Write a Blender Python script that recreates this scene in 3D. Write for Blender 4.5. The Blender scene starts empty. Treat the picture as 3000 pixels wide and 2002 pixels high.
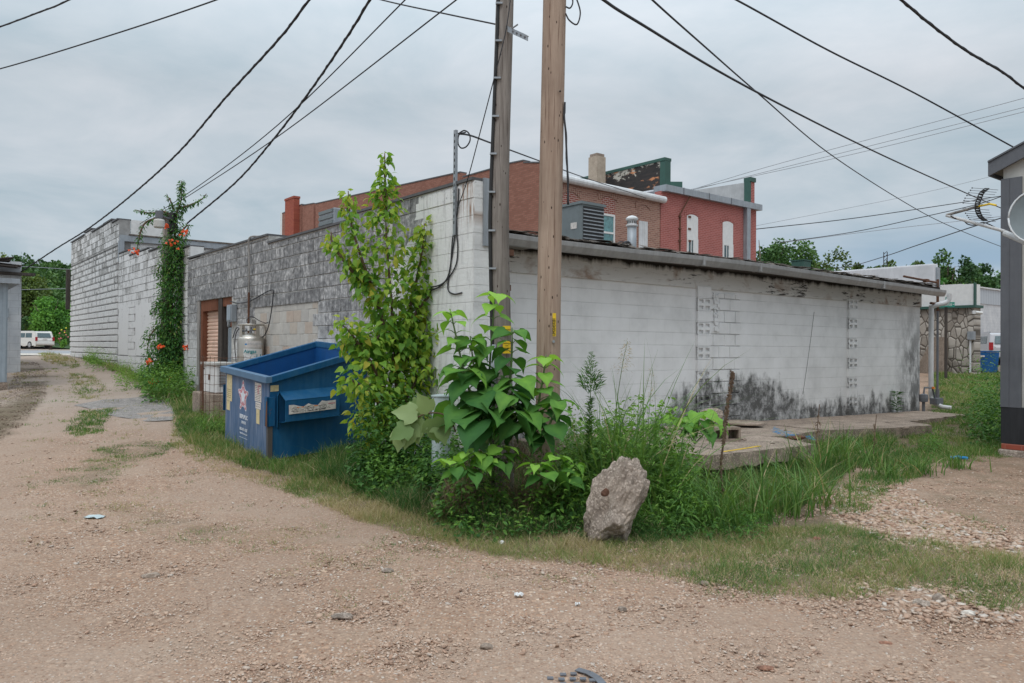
import bpy, bmesh, math, random
import numpy as np
from mathutils import Vector, Matrix
SC = bpy.context.scene
R = math.radians
# ---------------------------------------------------------------- camera
F = 2250.0; PITCH = R(.48); ROLL = R(.44); EYE = 1.6
cam_d = bpy.data.cameras.new('camera'); cam = bpy.data.objects.new('camera', cam_d)
SC.collection.objects.link(cam); SC.camera = cam
cam_d.sensor_width = 36; cam_d.lens = 36 * F / 3000; cam_d.clip_end = 3000; cam_d.clip_start = .05
cr, sr, cp, sp = math.cos(ROLL), math.sin(ROLL), math.cos(PITCH), math.sin(PITCH)
cam.matrix_world = Matrix(((cr, -sr, 0, 0), (-sr*sp, -cr*sp, -cp, 0), (sr*cp, cr*cp, -sp, EYE), (0, 0, 0, 1)))
# ---------------------------------------------------------------- sky
SUN_EL, SUN_AZ = R(58), R(200)
w = bpy.data.worlds.new('World'); SC.world = w; w.use_nodes = True
nt = w.node_tree; nt.nodes.clear()
def wn(t, **k):
    n = nt.nodes.new(t)
    for a, b in k.items(): setattr(n, a, b)
    return n
def wm(op, a, b=None, c=None):
    n = wn('ShaderNodeMath', operation=op)
    for i, v in enumerate((a, b, c)):
        if v is None: continue
        if isinstance(v, (int, float)): n.inputs[i].default_value = v
        else: nt.links.new(v, n.inputs[i])
    return n.outputs[0]
tc = wn('ShaderNodeTexCoord'); sep = wn('ShaderNodeSeparateXYZ'); nt.links.new(tc.outputs['Generated'], sep.inputs[0])
zz = wm('MAXIMUM', sep.outputs[2], 0.0)
den = wm('ADD', zz, .16)
cb = wn('ShaderNodeCombineXYZ')
nt.links.new(wm('DIVIDE', sep.outputs[0], den), cb.inputs[0]); nt.links.new(wm('DIVIDE', sep.outputs[1], den), cb.inputs[1])
def wnoise(s, d, r=.55, dist=0):
    n = wn('ShaderNodeTexNoise'); nt.links.new(cb.outputs[0], n.inputs['Vector'])
    n.inputs['Scale'].default_value = s; n.inputs['Detail'].default_value = d; n.inputs['Roughness'].default_value = r; n.inputs['Distortion'].default_value = dist
    return n.outputs[0]
n1 = wnoise(.55, 5, .55, .5); n2 = wnoise(1.7, 6, .6, .4)
mixn = wm('ADD', wm('MULTIPLY', n1, .62), wm('MULTIPLY', n2, .38))
rmp = wn('ShaderNodeValToRGB'); nt.links.new(mixn, rmp.inputs[0])
el = rmp.color_ramp.elements
el[0].position = .38; el[0].color = (.44, .545, .615, 1); el[1].position = .60; el[1].color = (.71, .75, .80, 1)
# blue break low over the horizon on the right
lowm = wn('ShaderNodeMapRange'); nt.links.new(zz, lowm.inputs[0])
for i, v in enumerate((.105, .165, 1, 0)): lowm.inputs[i+1].default_value = v
lowm2 = wn('ShaderNodeMapRange'); nt.links.new(zz, lowm2.inputs[0])
for i, v in enumerate((.075, .10, 0, 1)): lowm2.inputs[i+1].default_value = v
xr = wn('ShaderNodeMapRange'); nt.links.new(sep.outputs[0], xr.inputs[0])
for i, v in enumerate((.10, .5, .0, 1)): xr.inputs[i+1].default_value = v
bl = wm('MULTIPLY', wm('MULTIPLY', lowm.outputs[0], lowm2.outputs[0]), wm('MULTIPLY', xr.outputs[0], wm('MULTIPLY', wm('GREATER_THAN', 1, 0), .8)))
mx = wn('ShaderNodeMix', data_type='RGBA'); nt.links.new(bl, mx.inputs[0]); nt.links.new(rmp.outputs[0], mx.inputs[6]); mx.inputs[7].default_value = (.30, .44, .60, 1)
# an overcast sky is brighter overhead
zb = wn('ShaderNodeMapRange'); nt.links.new(zz, zb.inputs[0])
for i, v in enumerate((.30, .95, 1.0, 3.0)): zb.inputs[i+1].default_value = v
sc_ = wn('ShaderNodeVectorMath', operation='SCALE'); nt.links.new(mx.outputs[2], sc_.inputs[0]); nt.links.new(zb.outputs[0], sc_.inputs[3])
bgc = wn('ShaderNodeBackground'); nt.links.new(sc_.outputs[0], bgc.inputs[0]); bgc.inputs[1].default_value = .96
sky = wn('ShaderNodeTexSky', sky_type='NISHITA', sun_disc=False, sun_elevation=SUN_EL, sun_rotation=SUN_AZ)
bgs = wn('ShaderNodeBackground'); nt.links.new(sky.outputs[0], bgs.inputs[0]); bgs.inputs[1].default_value = .05
ms = wn('ShaderNodeMixShader'); ms.inputs[0].default_value = .9
nt.links.new(bgs.outputs[0], ms.inputs[1]); nt.links.new(bgc.outputs[0], ms.inputs[2])
nt.links.new(ms.outputs[0], wn('ShaderNodeOutputWorld').inputs[0])
sd = bpy.data.lights.new('sun', 'SUN'); sd.energy = .9; sd.angle = R(22); sd.color = (1, .95, .88)
so = bpy.data.objects.new('sun', sd); SC.collection.objects.link(so)
so.rotation_euler = (R(90)-SUN_EL, 0, math.pi - SUN_AZ)
SC.view_settings.view_transform = 'Standard'; SC.view_settings.look = 'None'; SC.view_settings.exposure = .07; SC.view_settings.gamma = 1
SC.render.engine = 'CYCLES'; SC.cycles.max_bounces = 6; SC.cycles.transparent_max_bounces = 6
# ---------------------------------------------------------------- helpers
def px(x, y, Z):
    "point at depth Z (metres along +Y) seen at photo pixel x, y"
    a = (x-1500)/F; b = -(y-1001)/F
    a, b = a*cr-b*sr, a*sr+b*cr
    fy = cp-b*sp; fz = sp+b*cp
    return Vector((a/fy*Z, Z, EYE+fz/fy*Z))
def lerp_tab(y, tab): return np.interp(y, [t[0] for t in tab], [t[1] for t in tab])
def hgt(x, y):
    L = lerp_tab(y, [(-9, 0), (8.2, 0), (12, .2), (18, .52), (24, .93), (31, 1.16), (40, 1.1), (84, .93), (400, .9)])
    Rr = lerp_tab(y, [(-9, 0), (8.5, 0), (12, .06), (18, .2), (30, .84), (80, .95), (400, .9)])
    t = np.clip((np.asarray(x, float)+4)/8, 0, 1); t = t*t*(3-2*t)
    n = .02*np.sin(1.3*x+.7*y)*np.sin(.9*y-1.1*x+1)+.012*np.sin(3.1*x+2)*np.sin(2.7*y)
    return L*(1-t)+Rr*t+n*np.clip((y-2)/3, .3, 1)
def gnd(x, y):
    "terrain point seen at a photo pixel"
    lo = px(x, y, 1.0); d = lo-Vector((0, 0, EYE)); t = 3.0
    for _ in range(60):
        p = Vector((0, 0, EYE))+d*t
        h = float(hgt(p.x, p.y)); t2 = (h-EYE)/d.z if d.z < -1e-4 else 90
        t = t*.6+min(t2, 90)*.4
    p = Vector((0, 0, EYE))+d*t; return Vector((p.x, p.y, float(hgt(p.x, p.y))))
TH = math.atan2(.621, .784); C0 = Vector((-.454, 8.96, 0))
U = Vector((math.cos(TH), math.sin(TH), 0)); V = Vector((-math.sin(TH), math.cos(TH), 0)); ZV = Vector((0, 0, 1))
def W(u, v, z=0): return C0+U*u+V*v+ZV*z
rnd = random.Random(4); nr = np.random.default_rng(7)
def link(o): SC.collection.objects.link(o); return o
def tag(o, label=None, cat=None, group=None, kind=None):
    for k, v in (('label', label), ('category', cat), ('group', group), ('kind', kind)):
        if v: o[k] = v
    return o
def thing(name, loc, label, cat, group=None, rz=0):
    o = bpy.data.objects.new(name, None); o.empty_display_size = .2; link(o); o.location = loc; o.rotation_euler = (0, 0, rz)
    return tag(o, label, cat, group)
def wbox(u0, u1, v0, v1, z0, z1): return (u0, u1, v0, v1, z0, z1)
class MB:
    "collects faces in WORLD coordinates; build() re-bases them on the object's origin"
    def __init__(s): s.v = []; s.f = []; s.a = []; s.cur = 0.0
    def add(s, vs, fs):
        n = len(s.v); s.v += [tuple(p) for p in vs]; s.a += [s.cur]*len(vs); s.f += [tuple(i+n for i in f) for f in fs]; return s
    def quad(s, a, b, c, d): return s.add((a, b, c, d), ((0, 1, 2, 3),))
    def hexa(s, p): return s.add(p, ((0, 3, 2, 1), (4, 5, 6, 7), (0, 1, 5, 4), (1, 2, 6, 5), (2, 3, 7, 6), (3, 0, 4, 7)))
    def obox(s, o, a, b, c):
        o, a, b, c = Vector(o), Vector(a), Vector(b), Vector(c)
        return s.hexa([o, o+a, o+a+b, o+b, o+c, o+a+c, o+a+b+c, o+b+c])
    def cbox(s, ce, a, b, c): ce = Vector(ce); return s.obox(ce-(Vector(a)+Vector(b)+Vector(c))/2, a, b, c)
    def wb(s, u0, u1, v0, v1, z0, z1, z1b=None):
        "box in the block's own frame"
        if z1b is None: z1b = z1
        return s.hexa([W(u0, v0, z0), W(u1, v0, z0), W(u1, v1, z0), W(u0, v1, z0), W(u0, v0, z1), W(u1, v0, z1), W(u1, v1, z1b), W(u0, v1, z1b)])
    def cyl(s, p0, p1, r0, r1=None, n=12, cap=True):
        return s.tube([p0, p1], [r0, r0 if r1 is None else r1], n, cap)
    def tube(s, pts, r, n=8, cap=True):
        pts = [Vector(p) for p in pts]; m = len(pts)
        rs = r if isinstance(r, (list, tuple)) else [r]*m
        vs = []; prev = None
        for i, p in enumerate(pts):
            t = (pts[min(i+1, m-1)]-pts[max(i-1, 0)]).normalized()
            if prev is None: a = t.cross(Vector((0, 0, 1)) if abs(t.z) < .9 else Vector((1, 0, 0))).normalized()
            else: a = (prev-t*prev.dot(t)).normalized()
            prev = a; b = t.cross(a)
            for k in range(n):
                an = 2*math.pi*k/n; vs.append(p+(a*math.cos(an)+b*math.sin(an))*rs[i])
        fs = [(i*n+k, i*n+(k+1) % n, (i+1)*n+(k+1) % n, (i+1)*n+k) for i in range(m-1) for k in range(n)]
        if cap: fs += [tuple(range(n))[::-1], tuple((m-1)*n+k for k in range(n))]
        return s.add(vs, fs)
    def prism(s, poly, ext):
        ext = Vector(ext); poly = [Vector(p) for p in poly]; n = len(poly)
        return s.add(poly+[p+ext for p in poly], [tuple(range(n))[::-1], tuple(range(n, 2*n))]+[(i, (i+1) % n, n+(i+1) % n, n+i) for i in range(n)])
    def lathe(s, c, prof, n=24):
        c = Vector(c); m = len(prof)
        vs = [c+Vector((r*math.cos(2*math.pi*k/n), r*math.sin(2*math.pi*k/n), z)) for r, z in prof for k in range(n)]
        fs = [(i*n+k, i*n+(k+1) % n, (i+1)*n+(k+1) % n, (i+1)*n+k) for i in range(m-1) for k in range(n)]
        return s.add(vs, fs+[tuple(range(n))[::-1], tuple((m-1)*n+k for k in range(n))])
    def build(s, name, mat, parent=None, smooth=False, bevel=0, label=None, org=None):
        me = bpy.data.meshes.new(name)
        if parent is not None: inv = (Matrix.Translation(parent.location) @ parent.rotation_euler.to_matrix().to_4x4()).inverted() if not parent.get('_w') else Matrix.Identity(4)
        else:
            org = Vector(org) if org is not None else Vector(s.v[0]); inv = Matrix.Translation(-org)
        if parent is not None and parent.get('_inv'): inv = Matrix([list(r) for r in parent['_inv']])
        vs = [inv @ Vector(p) for p in s.v]
        me.from_pydata(vs, [], s.f)
        at = me.attributes.new('tint', 'FLOAT', 'POINT'); at.data.foreach_set('value', s.a)
        if bevel:
            bm = bmesh.new(); bm.from_mesh(me)
            es = [e for e in bm.edges if len(e.link_faces) == 2 and e.calc_face_angle(0) > .5]
            bmesh.ops.bevel(bm, geom=es, offset=bevel, segments=2, affect='EDGES', profile=.6); bm.to_mesh(me); bm.free()
        else:
            bm = bmesh.new(); bm.from_mesh(me); bmesh.ops.recalc_face_normals(bm, faces=bm.faces); bm.to_mesh(me); bm.free()
        if smooth: me.polygons.foreach_set('use_smooth', [True]*len(me.polygons))
        me.materials.append(mat)
        o = bpy.data.objects.new(name, me); link(o)
        if parent is not None:
            o.parent = parent
            # world matrix inverse for grandchildren
            o['_inv'] = [list(r) for r in inv]
        else: o.location = org; o['_inv'] = [list(r) for r in inv]
        if label: o['label'] = label
        return o
def npmesh(name, Vv, Ff, mat, parent=None, tint=None, smooth=False, org=(0, 0, 0), extra=None):
    "mesh from numpy vertices (n,3) and triangles (m,3) in world coordinates"
    Vv = np.asarray(Vv, np.float32)
    if parent is not None:
        M = Matrix([list(r) for r in parent['_inv']]) if parent.get('_inv') else (Matrix.Translation(parent.location) @ parent.rotation_euler.to_matrix().to_4x4()).inverted()
    else: M = Matrix.Translation(-Vector(org))
    A = np.array(M, np.float32); Vv = Vv @ A[:3, :3].T+A[:3, 3]
    Ff = np.asarray(Ff, np.int32); k = Ff.shape[1]
    me = bpy.data.meshes.new(name); me.vertices.add(len(Vv)); me.vertices.foreach_set('co', Vv.ravel())
    me.loops.add(Ff.size); me.loops.foreach_set('vertex_index', Ff.ravel())
    me.polygons.add(len(Ff)); me.polygons.foreach_set('loop_start', np.arange(len(Ff), dtype=np.int32)*k)
    try: me.polygons.foreach_set('loop_total', np.full(len(Ff), k, np.int32))
    except Exception: pass
    me.update(calc_edges=True)
    if smooth: me.polygons.foreach_set('use_smooth', np.ones(len(Ff), bool))
    if tint is not None:
        at = me.attributes.new('tint', 'FLOAT', 'POINT'); at.data.foreach_set('value', np.asarray(tint, np.float32))
    if extra is not None: at = me.attributes.new('track', 'FLOAT', 'POINT'); at.data.foreach_set('value', np.asarray(extra, np.float32))
    me.materials.append(mat)
    o = bpy.data.objects.new(name, me); link(o)
    if parent is not None: o.parent = parent; o['_inv'] = [list(r) for r in M]
    else: o.location = org
    return o
def inst(tv, tf, O, X, Y, Zz, tint, tt=None):
    "copies of one small template (leaf, blade, stone) gathered into one vertex/face array"
    n = len(O); tv = np.asarray(tv, float); tf = np.asarray(tf)
    Vv = O[:, None, :]+tv[None, :, 0:1]*X[:, None, :]+tv[None, :, 1:2]*Y[:, None, :]+tv[None, :, 2:3]*Zz[:, None, :]
    Ff = tf[None]+(np.arange(n)*len(tv))[:, None, None]
    t = np.repeat(tint, len(tv))
    if tt is not None: t = t+np.tile(tt, n)
    return Vv.reshape(-1, 3), Ff.reshape(-1, tf.shape[1]), t
def join(parts):
    vs, fs, ts, k = [], [], [], 0
    for v, f, t in parts: vs.append(v); fs.append(f+k); ts.append(t); k += len(v)
    return np.concatenate(vs), np.concatenate(fs), np.concatenate(ts)
def unit(a): return a/np.maximum(np.linalg.norm(a, axis=-1, keepdims=True), 1e-9)
def basis(D, up):
    X = unit(D); Y = unit(np.cross(up, X)); return X, Y, np.cross(X, Y)
def inpoly(P, poly):
    x, y = P[:, 0], P[:, 1]; c = np.zeros(len(P), bool); n = len(poly)
    for i in range(n):
        x0, y0 = poly[i]; x1, y1 = poly[(i+1) % n]
        m = ((y0 > y) != (y1 > y)) & (x < (x1-x0)*(y-y0)/((y1-y0) if y1 != y0 else 1e-9)+x0)
        c ^= m
    return c
def crom(pts, n=8):
    pts = [Vector(p) for p in pts]; P = [pts[0]*2-pts[1]]+pts+[pts[-1]*2-pts[-2]]; out = []
    for i in range(1, len(P)-2):
        for k in range(n):
            t = k/n; a, b, c, d = P[i-1:i+3]
            out.append(.5*((2*b)+(c-a)*t+(2*a-5*b+4*c-d)*t*t+(3*b-a-3*c+d)*t**3))
    return out+[pts[-1]]
def text_mesh(name, body, size, mat, parent, o, xd, yd, align='CENTER', ext=.001, sx=1.0, bold=0.0):
    cu = bpy.data.curves.new(name, 'FONT'); cu.body = body; cu.size = size; cu.align_x = align; cu.extrude = ext; cu.offset = bold
    ob = bpy.data.objects.new('tmp', cu); link(ob)
    dg = bpy.context.evaluated_depsgraph_get(); me = bpy.data.meshes.new_from_object(ob.evaluated_get(dg))
    bpy.data.objects.remove(ob); bpy.data.curves.remove(cu)
    xd = Vector(xd).normalized(); yd = Vector(yd).normalized(); zd = xd.cross(yd)
    mb = MB(); o = Vector(o)
    mb.add([o+xd*v.co.x*sx+yd*v.co.y+zd*v.co.z for v in me.vertices], [tuple(p.vertices) for p in me.polygons])
    bpy.data.meshes.remove(me)
    return mb.build(name, mat, parent)
# ---------------------------------------------------------------- materials
class Mat:
    def __init__(s, name):
        s.m = bpy.data.materials.new(name); s.m.use_nodes = True; s.t = s.m.node_tree
        s.b = s.t.nodes['Principled BSDF']; s.tc = s.n('ShaderNodeTexCoord')
        s.obj = s.tc.outputs['Object']; g = s.n('ShaderNodeNewGeometry'); s.pos = g.outputs['Position']
    def n(s, t, **k):
        n = s.t.nodes.new(t)
        for a, b in k.items(): setattr(n, a, b)
        return n
    def put(s, v, sock):
        if v is None: return
        if isinstance(v, bpy.types.NodeSocket): s.t.links.new(v, sock)
        elif isinstance(v, tuple) and len(v) == 3 and sock.type == 'RGBA': sock.default_value = (*v, 1)
        else: sock.default_value = v
    def ma(s, op, a, b=None, c=None, clamp=False):
        n = s.n('ShaderNodeMath', operation=op, use_clamp=clamp)
        for i, v in enumerate((a, b, c)): s.put(v, n.inputs[i])
        return n.outputs[0]
    def scale(s, vec, sc):
        n = s.n('ShaderNodeVectorMath', operation='MULTIPLY'); s.put(vec, n.inputs[0]); n.inputs[1].default_value = sc if isinstance(sc, tuple) else (sc,)*3
        return n.outputs[0]
    def xyz(s, vec): n = s.n('ShaderNodeSeparateXYZ'); s.put(vec, n.inputs[0]); return n.outputs
    def comb(s, x, y, z=0.0):
        n = s.n('ShaderNodeCombineXYZ'); s.put(x, n.inputs[0]); s.put(y, n.inputs[1]); s.put(z, n.inputs[2]); return n.outputs[0]
    def noise(s, vec=None, sc=5, d=4, r=.55, dist=0):
        n = s.n('ShaderNodeTexNoise'); s.put(vec if vec is not None else s.obj, n.inputs['Vector'])
        n.inputs['Scale'].default_value = sc; n.inputs['Detail'].default_value = d; n.inputs['Roughness'].default_value = r; n.inputs['Distortion'].default_value = dist
        return n.outputs[0]
    def vor(s, vec, sc, feat='F1', out='Distance', rnd_=1):
        n = s.n('ShaderNodeTexVoronoi', feature=feat); s.put(vec, n.inputs['Vector']); n.inputs['Scale'].default_value = sc
        n.inputs['Randomness'].default_value = rnd_
        return n.outputs[out]
    def rng(s, v, a, b, c=0.0, d=1.0, smooth=False):
        n = s.n('ShaderNodeMapRange', interpolation_type='SMOOTHSTEP' if smooth else 'LINEAR'); s.put(v, n.inputs[0])
        for i, k in enumerate((a, b, c, d)): n.inputs[i+1].default_value = k
        return n.outputs[0]
    def ramp(s, f, stops):
        n = s.n('ShaderNodeValToRGB'); s.put(f, n.inputs[0]); e = n.color_ramp.elements
        while len(e) < len(stops): e.new(.5)
        for i, (p, c) in enumerate(stops): e[i].position = p; e[i].color = (*c, 1)
        return n.outputs[0]
    def mix(s, f, a, b, mode='MIX'):
        n = s.n('ShaderNodeMix', data_type='RGBA', blend_type=mode); s.put(f, n.inputs[0]); s.put(a, n.inputs[6]); s.put(b, n.inputs[7]); return n.outputs[2]
    def attr(s, name='tint'): return s.n('ShaderNodeAttribute', attribute_name=name).outputs['Fac']
    def bump(s, h, st=.5, d=.01, nrm=None):
        n = s.n('ShaderNodeBump'); n.inputs['Strength'].default_value = st; n.inputs['Distance'].default_value = d; s.put(h, n.inputs['Height'])
        if nrm is not None: s.put(nrm, n.inputs['Normal'])
        return n.outputs[0]
    def brick(s, vec, w, h, mortar=.006, off=.5, smooth=.1):
        n = s.n('ShaderNodeTexBrick', offset=off); s.put(vec, n.inputs['Vector'])
        n.inputs['Color1'].default_value = (0, 0, 0, 1); n.inputs['Color2'].default_value = (1, 1, 1, 1); n.inputs['Mortar'].default_value = (.5, .5, .5, 1)
        n.inputs['Scale'].default_value = 1; n.inputs['Mortar Size'].default_value = mortar; n.inputs['Mortar Smooth'].default_value = smooth
        n.inputs['Bias'].default_value = 0; n.inputs['Brick Width'].default_value = w; n.inputs['Row Height'].default_value = h
        return n.outputs[0], n.outputs[1]
    def uvz(s):
        "wall-frame coordinates: u, v, z in metres from the wall corner"
        n = s.n('ShaderNodeMapping', vector_type='POINT'); n2 = s.n('ShaderNodeVectorMath', operation='SUBTRACT'); s.put(s.pos, n2.inputs[0]); n2.inputs[1].default_value = tuple(C0)
        s.put(n2.outputs[0], n.inputs[0]); n.inputs['Rotation'].default_value = (0, 0, -TH); return s.xyz(n.outputs[0])
    def out(s, col, rough=.8, nrm=None, metal=0.0, spec=None, trans=None):
        s.put(col, s.b.inputs['Base Color']); s.put(rough, s.b.inputs['Roughness']); s.put(nrm, s.b.inputs['Normal']); s.put(metal, s.b.inputs['Metallic'])
        if spec is not None: s.b.inputs['Specular IOR Level'].default_value = spec
        return s.m
def plain(name, col, rough=.6, metal=0.0, var=.18, sc=8, bump=.15, spec=.4):
    m = Mat(name); n = m.noise(m.pos, sc, 6, .65); c2 = tuple(c*(1-var*1.6) for c in col); c3 = tuple(min(1, c*(1+var)) for c in col)
    return m.out(m.ramp(n, [(.3, c2), (.7, c3)]), rough, m.bump(m.noise(m.pos, sc*9, 4), bump, .004), metal, spec)
def leafmat(name, cols, rough=.55, tr=.35):
    "cols: dark, mid, light, odd (yellow) ramp driven by each leaf's own random tint"
    m = Mat(name); t = m.attr(); n = m.noise(m.pos, 14, 2)
    t2 = m.ma('ADD', t, m.ma('MULTIPLY', m.ma('SUBTRACT', n, .5), .25))
    k = len(cols); col = m.ramp(t2, [(i/(k-1), c) for i, c in enumerate(cols)])
    m.out(col, rough, spec=.25)
    tn = m.n('ShaderNodeBsdfTranslucent'); m.put(m.mix(1.0, col, (1.0, 1.0, .55), 'MULTIPLY'), tn.inputs[0])
    mx_ = m.n('ShaderNodeMixShader'); mx_.inputs[0].default_value = tr; m.t.links.new(m.b.outputs[0], mx_.inputs[1]); m.t.links.new(tn.outputs[0], mx_.inputs[2])
    o = m.t.nodes['Material Output']; m.t.links.new(mx_.outputs[0], o.inputs[0]); return m.m
# old grey block wall along the alley, part of it painted white
m = Mat('old_block'); u, v, z = m.uvz(); t = m.attr()
vec = m.comb(v, z, u)
stre = m.noise(m.comb(m.ma('MULTIPLY', v, 9.0), m.ma('MULTIPLY', z, 1.1), 0.0), 1.3, 5, .7)
fine = m.noise(vec, 11, 6, .7); big = m.noise(vec, .9, 3)
f = m.ma('ADD', m.ma('MULTIPLY', t, .08), m.ma('ADD', m.ma('MULTIPLY', fine, .66), m.ma('MULTIPLY', stre, .46)))
grey = m.ramp(f, [(.42, (.085, .085, .088)), (.53, (.175, .176, .18)), (.63, (.29, .29, .292)), (.73, (.56, .555, .55))])
# peeling white low down and far along
pk = m.ma('ADD', m.rng(z, 3.1, 1.0, 0, .52), m.ma('MULTIPLY', m.noise(vec, 2.3, 6, .75), .8))
white = m.ramp(m.noise(vec, 3.5, 6, .7), [(.3, (.40, .395, .39)), (.6, (.60, .60, .60))])
col = m.mix(m.rng(pk, .62, .80), grey, white)
tz = m.ma('ADD', m.rng(z, 3.7, 2.6, 0, 1), m.ma('MULTIPLY', fine, .5))
edge = m.ma('ADD', m.ma('ADD', 1.15, m.ma('MULTIPLY', m.rng(z, 3.3, 2.0), 1.3)), m.ma('MULTIPLY', m.ma('SUBTRACT', m.brick(m.comb(v, z), .4064, .2032, 0.0)[0], .5), .35))
wm_ = m.ma('MULTIPLY', m.ma('LESS_THAN', v, edge), m.rng(m.ma('ADD', fine, m.rng(z, 3.6, 2.8, 0, .5)), .40, .5))
cleanw = m.ramp(m.noise(m.comb(m.ma('MULTIPLY', v, 7.0), z, 0.0), 2, 6, .7), [(.25, (.42, .42, .415)), (.5, (.72, .725, .72))])
rust = m.ma('MULTIPLY', m.ma('MULTIPLY', m.rng(v, .5, .05), m.rng(z, 3.0, 3.25)), m.rng(m.noise(m.comb(m.ma('MULTIPLY', v, 30.0), z, 0.0), 1.5, 4), .5, .58))
cleanw = m.mix(rust, cleanw, (.24, .11, .045))
col = m.mix(wm_, col, cleanw)
M_OLD = m.out(col, .92, m.bump(m.noise(vec, 26, 6, .7), .7, .012), spec=.2)
m = Mat('old_mortar'); u, v, z = m.uvz(); n = m.noise(m.comb(v, z, u), 6, 6, .7)
c = m.ramp(n, [(.3, (.22, .215, .20)), (.6, (.52, .51, .48))]); c = m.mix(m.ma('LESS_THAN', v, 1.6), c, (.60, .60, .59))
M_MORT = m.out(c, .95, m.bump(n, .6, .01), spec=.2)
# bare tan/grey infill blocks
m = Mat('infill_block'); u, v, z = m.uvz(); t = m.attr(); n = m.noise(m.comb(v, z, u), 9, 5, .7)
c = m.ramp(t, [(.0, (.40, .385, .36)), (.6, (.50, .48, .44)), (.8, (.46, .39, .32)), (1, (.45, .32, .24))])
M_INF = m.out(m.mix(.35, c, m.ramp(n, [(.3, (.30, .29, .28)), (.7, (.55, .53, .50))])), .95, m.bump(n, .4, .006), spec=.2)
# far ornamental block wall and the middle one: whitewashed, worn
def wornwhite(name, thr, along):
    m = Mat(name); u, v, z = m.uvz(); t = m.attr(); a = v if along == 'v' else u
    vec = m.comb(a, z, 0.0); n = m.noise(m.comb(m.ma('MULTIPLY', a, 2.5), z, 0.0), 1.6, 7, .75); n2 = m.noise(vec, 14, 5, .7)
    f = m.ma('ADD', m.ma('ADD', m.ma('MULTIPLY', n, .8), m.ma('MULTIPLY', n2, .55)), m.ma('MULTIPLY', t, .2))
    f = m.ma('ADD', f, m.rng(z, 5.2, 2.0, -.06, .14))
    c = m.ramp(f, [(thr-.18, (.14, .137, .13)), (thr, (.32, .315, .305)), (thr+.15, (.66, .655, .65))])
    return m.out(c, .93, m.bump(n2, .5, .01), spec=.2)
M_FAR = wornwhite('far_block', .67, 'v'); M_MID = wornwhite('middle_block', .70, 'v'); M_MIDU = wornwhite('middle_block_end', .50, 'u'); M_MIDP = wornwhite('plaster', .58, 'v')
m = Mat('dark_groove'); M_GRV = m.out(m.ramp(m.noise(m.pos, 3, 4), [(.3, (.17, .165, .16)), (.7, (.40, .395, .385))]), .95, spec=.1)
# white painted rear wall
m = Mat('white_block'); u, v, z = m.uvz(); vec = m.comb(u, z, v)
rb, mo = m.brick(m.comb(m.ma('ADD', u, .13), m.ma('SUBTRACT', z, .04)), .4064, .2032, .0045, .5, .4)
n = m.noise(vec, 2.2, 5, .6); nf = m.noise(vec, 22, 6, .7); ns = m.noise(m.comb(m.ma('MULTIPLY', u, 2.6), m.ma('MULTIPLY', z, 1.3), 0.0), 1.4, 7, .68)
base = m.ramp(m.ma('ADD', m.ma('MULTIPLY', n, .95), m.ma('MULTIPLY', rb, .06)), [(.32, (.62, .62, .62)), (.5, (.71, .71, .71)), (.68, (.76, .76, .765))])
hz = m.ma('GREATER_THAN', m.ma('ABSOLUTE', m.ma('SUBTRACT', m.ma('FRACT', m.ma('DIVIDE', m.ma('SUBTRACT', z, .04), .2032)), .5)), .472); mo = m.ma('MULTIPLY', mo, m.rng(hz, 0, 1, .3, 1))
base = m.mix(m.ma('MULTIPLY', mo, m.rng(m.noise(vec, 1.9, 4, .6), .36, .62, .1, .85)), base, (.47, .47, .47))
# mould: heavy in places along the foot and at the far corner
prof = m.ma('MULTIPLY', m.rng(m.ma('ABSOLUTE', m.ma('SUBTRACT', u, 6.2)), .7, 2.4, 1, 0, True), .55)
top = m.ma('ADD', m.ma('ADD', m.ma('MULTIPLY', prof, 1.0), m.rng(u, 2.5, 5, .42, .60)), m.ma('MULTIPLY', m.ma('SUBTRACT', ns, .5), 1.5))
d1 = m.rng(m.ma('SUBTRACT', top, z), -.06, .22, 0, 1)
nf2 = m.noise(vec, 7, 7, .68)
spk = m.rng(m.ma('ADD', m.ma('ADD', m.ma('MULTIPLY', nf, .25), m.ma('MULTIPLY', nf2, .45)), m.ma('MULTIPLY', ns, .45)), .42, .62, .18, 1)
dirt = m.ma('MULTIPLY', d1, spk)
corner = m.ma('MULTIPLY', m.rng(m.ma('ADD', u, m.ma('MULTIPLY', ns, .9)), 12.5, 13.4, 0, 1), m.ma('MULTIPLY', m.rng(ns, .40, .55, .25, 1), m.rng(z, 2.6, 1.5, .25, 1)))
dirt = m.ma('MAXIMUM', dirt, m.ma('MULTIPLY', corner, .85))
base = m.mix(dirt, base, (.10, .099, .097))
hk = m.ma('MULTIPLY', m.rng(m.noise(vec, 60, 2), .66, .7), m.rng(z, 1.2, .4, 0, .6)); base = m.mix(hk, base, (.1, .1, .09))
M_WHITE = m.out(base, .7, m.bump(m.ma('SUBTRACT', m.ma('MULTIPLY', nf, .3), m.ma('MULTIPLY', mo, m.rng(m.noise(vec, 2.6, 4), .40, .6, .3, 1))), .6, .009), spec=.3)
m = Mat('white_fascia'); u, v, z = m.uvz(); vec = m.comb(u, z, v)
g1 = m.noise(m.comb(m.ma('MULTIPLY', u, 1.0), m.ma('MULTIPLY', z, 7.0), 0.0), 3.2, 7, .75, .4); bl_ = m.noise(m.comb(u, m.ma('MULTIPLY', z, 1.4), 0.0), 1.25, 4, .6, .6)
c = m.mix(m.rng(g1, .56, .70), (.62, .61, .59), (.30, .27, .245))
c = m.mix(m.rng(m.ma('ADD', m.ma('MULTIPLY', g1, .6), m.ma('MULTIPLY', m.noise(vec, .8, 2), .55)), .64, .68), c, (.06, .055, .05))
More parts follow.
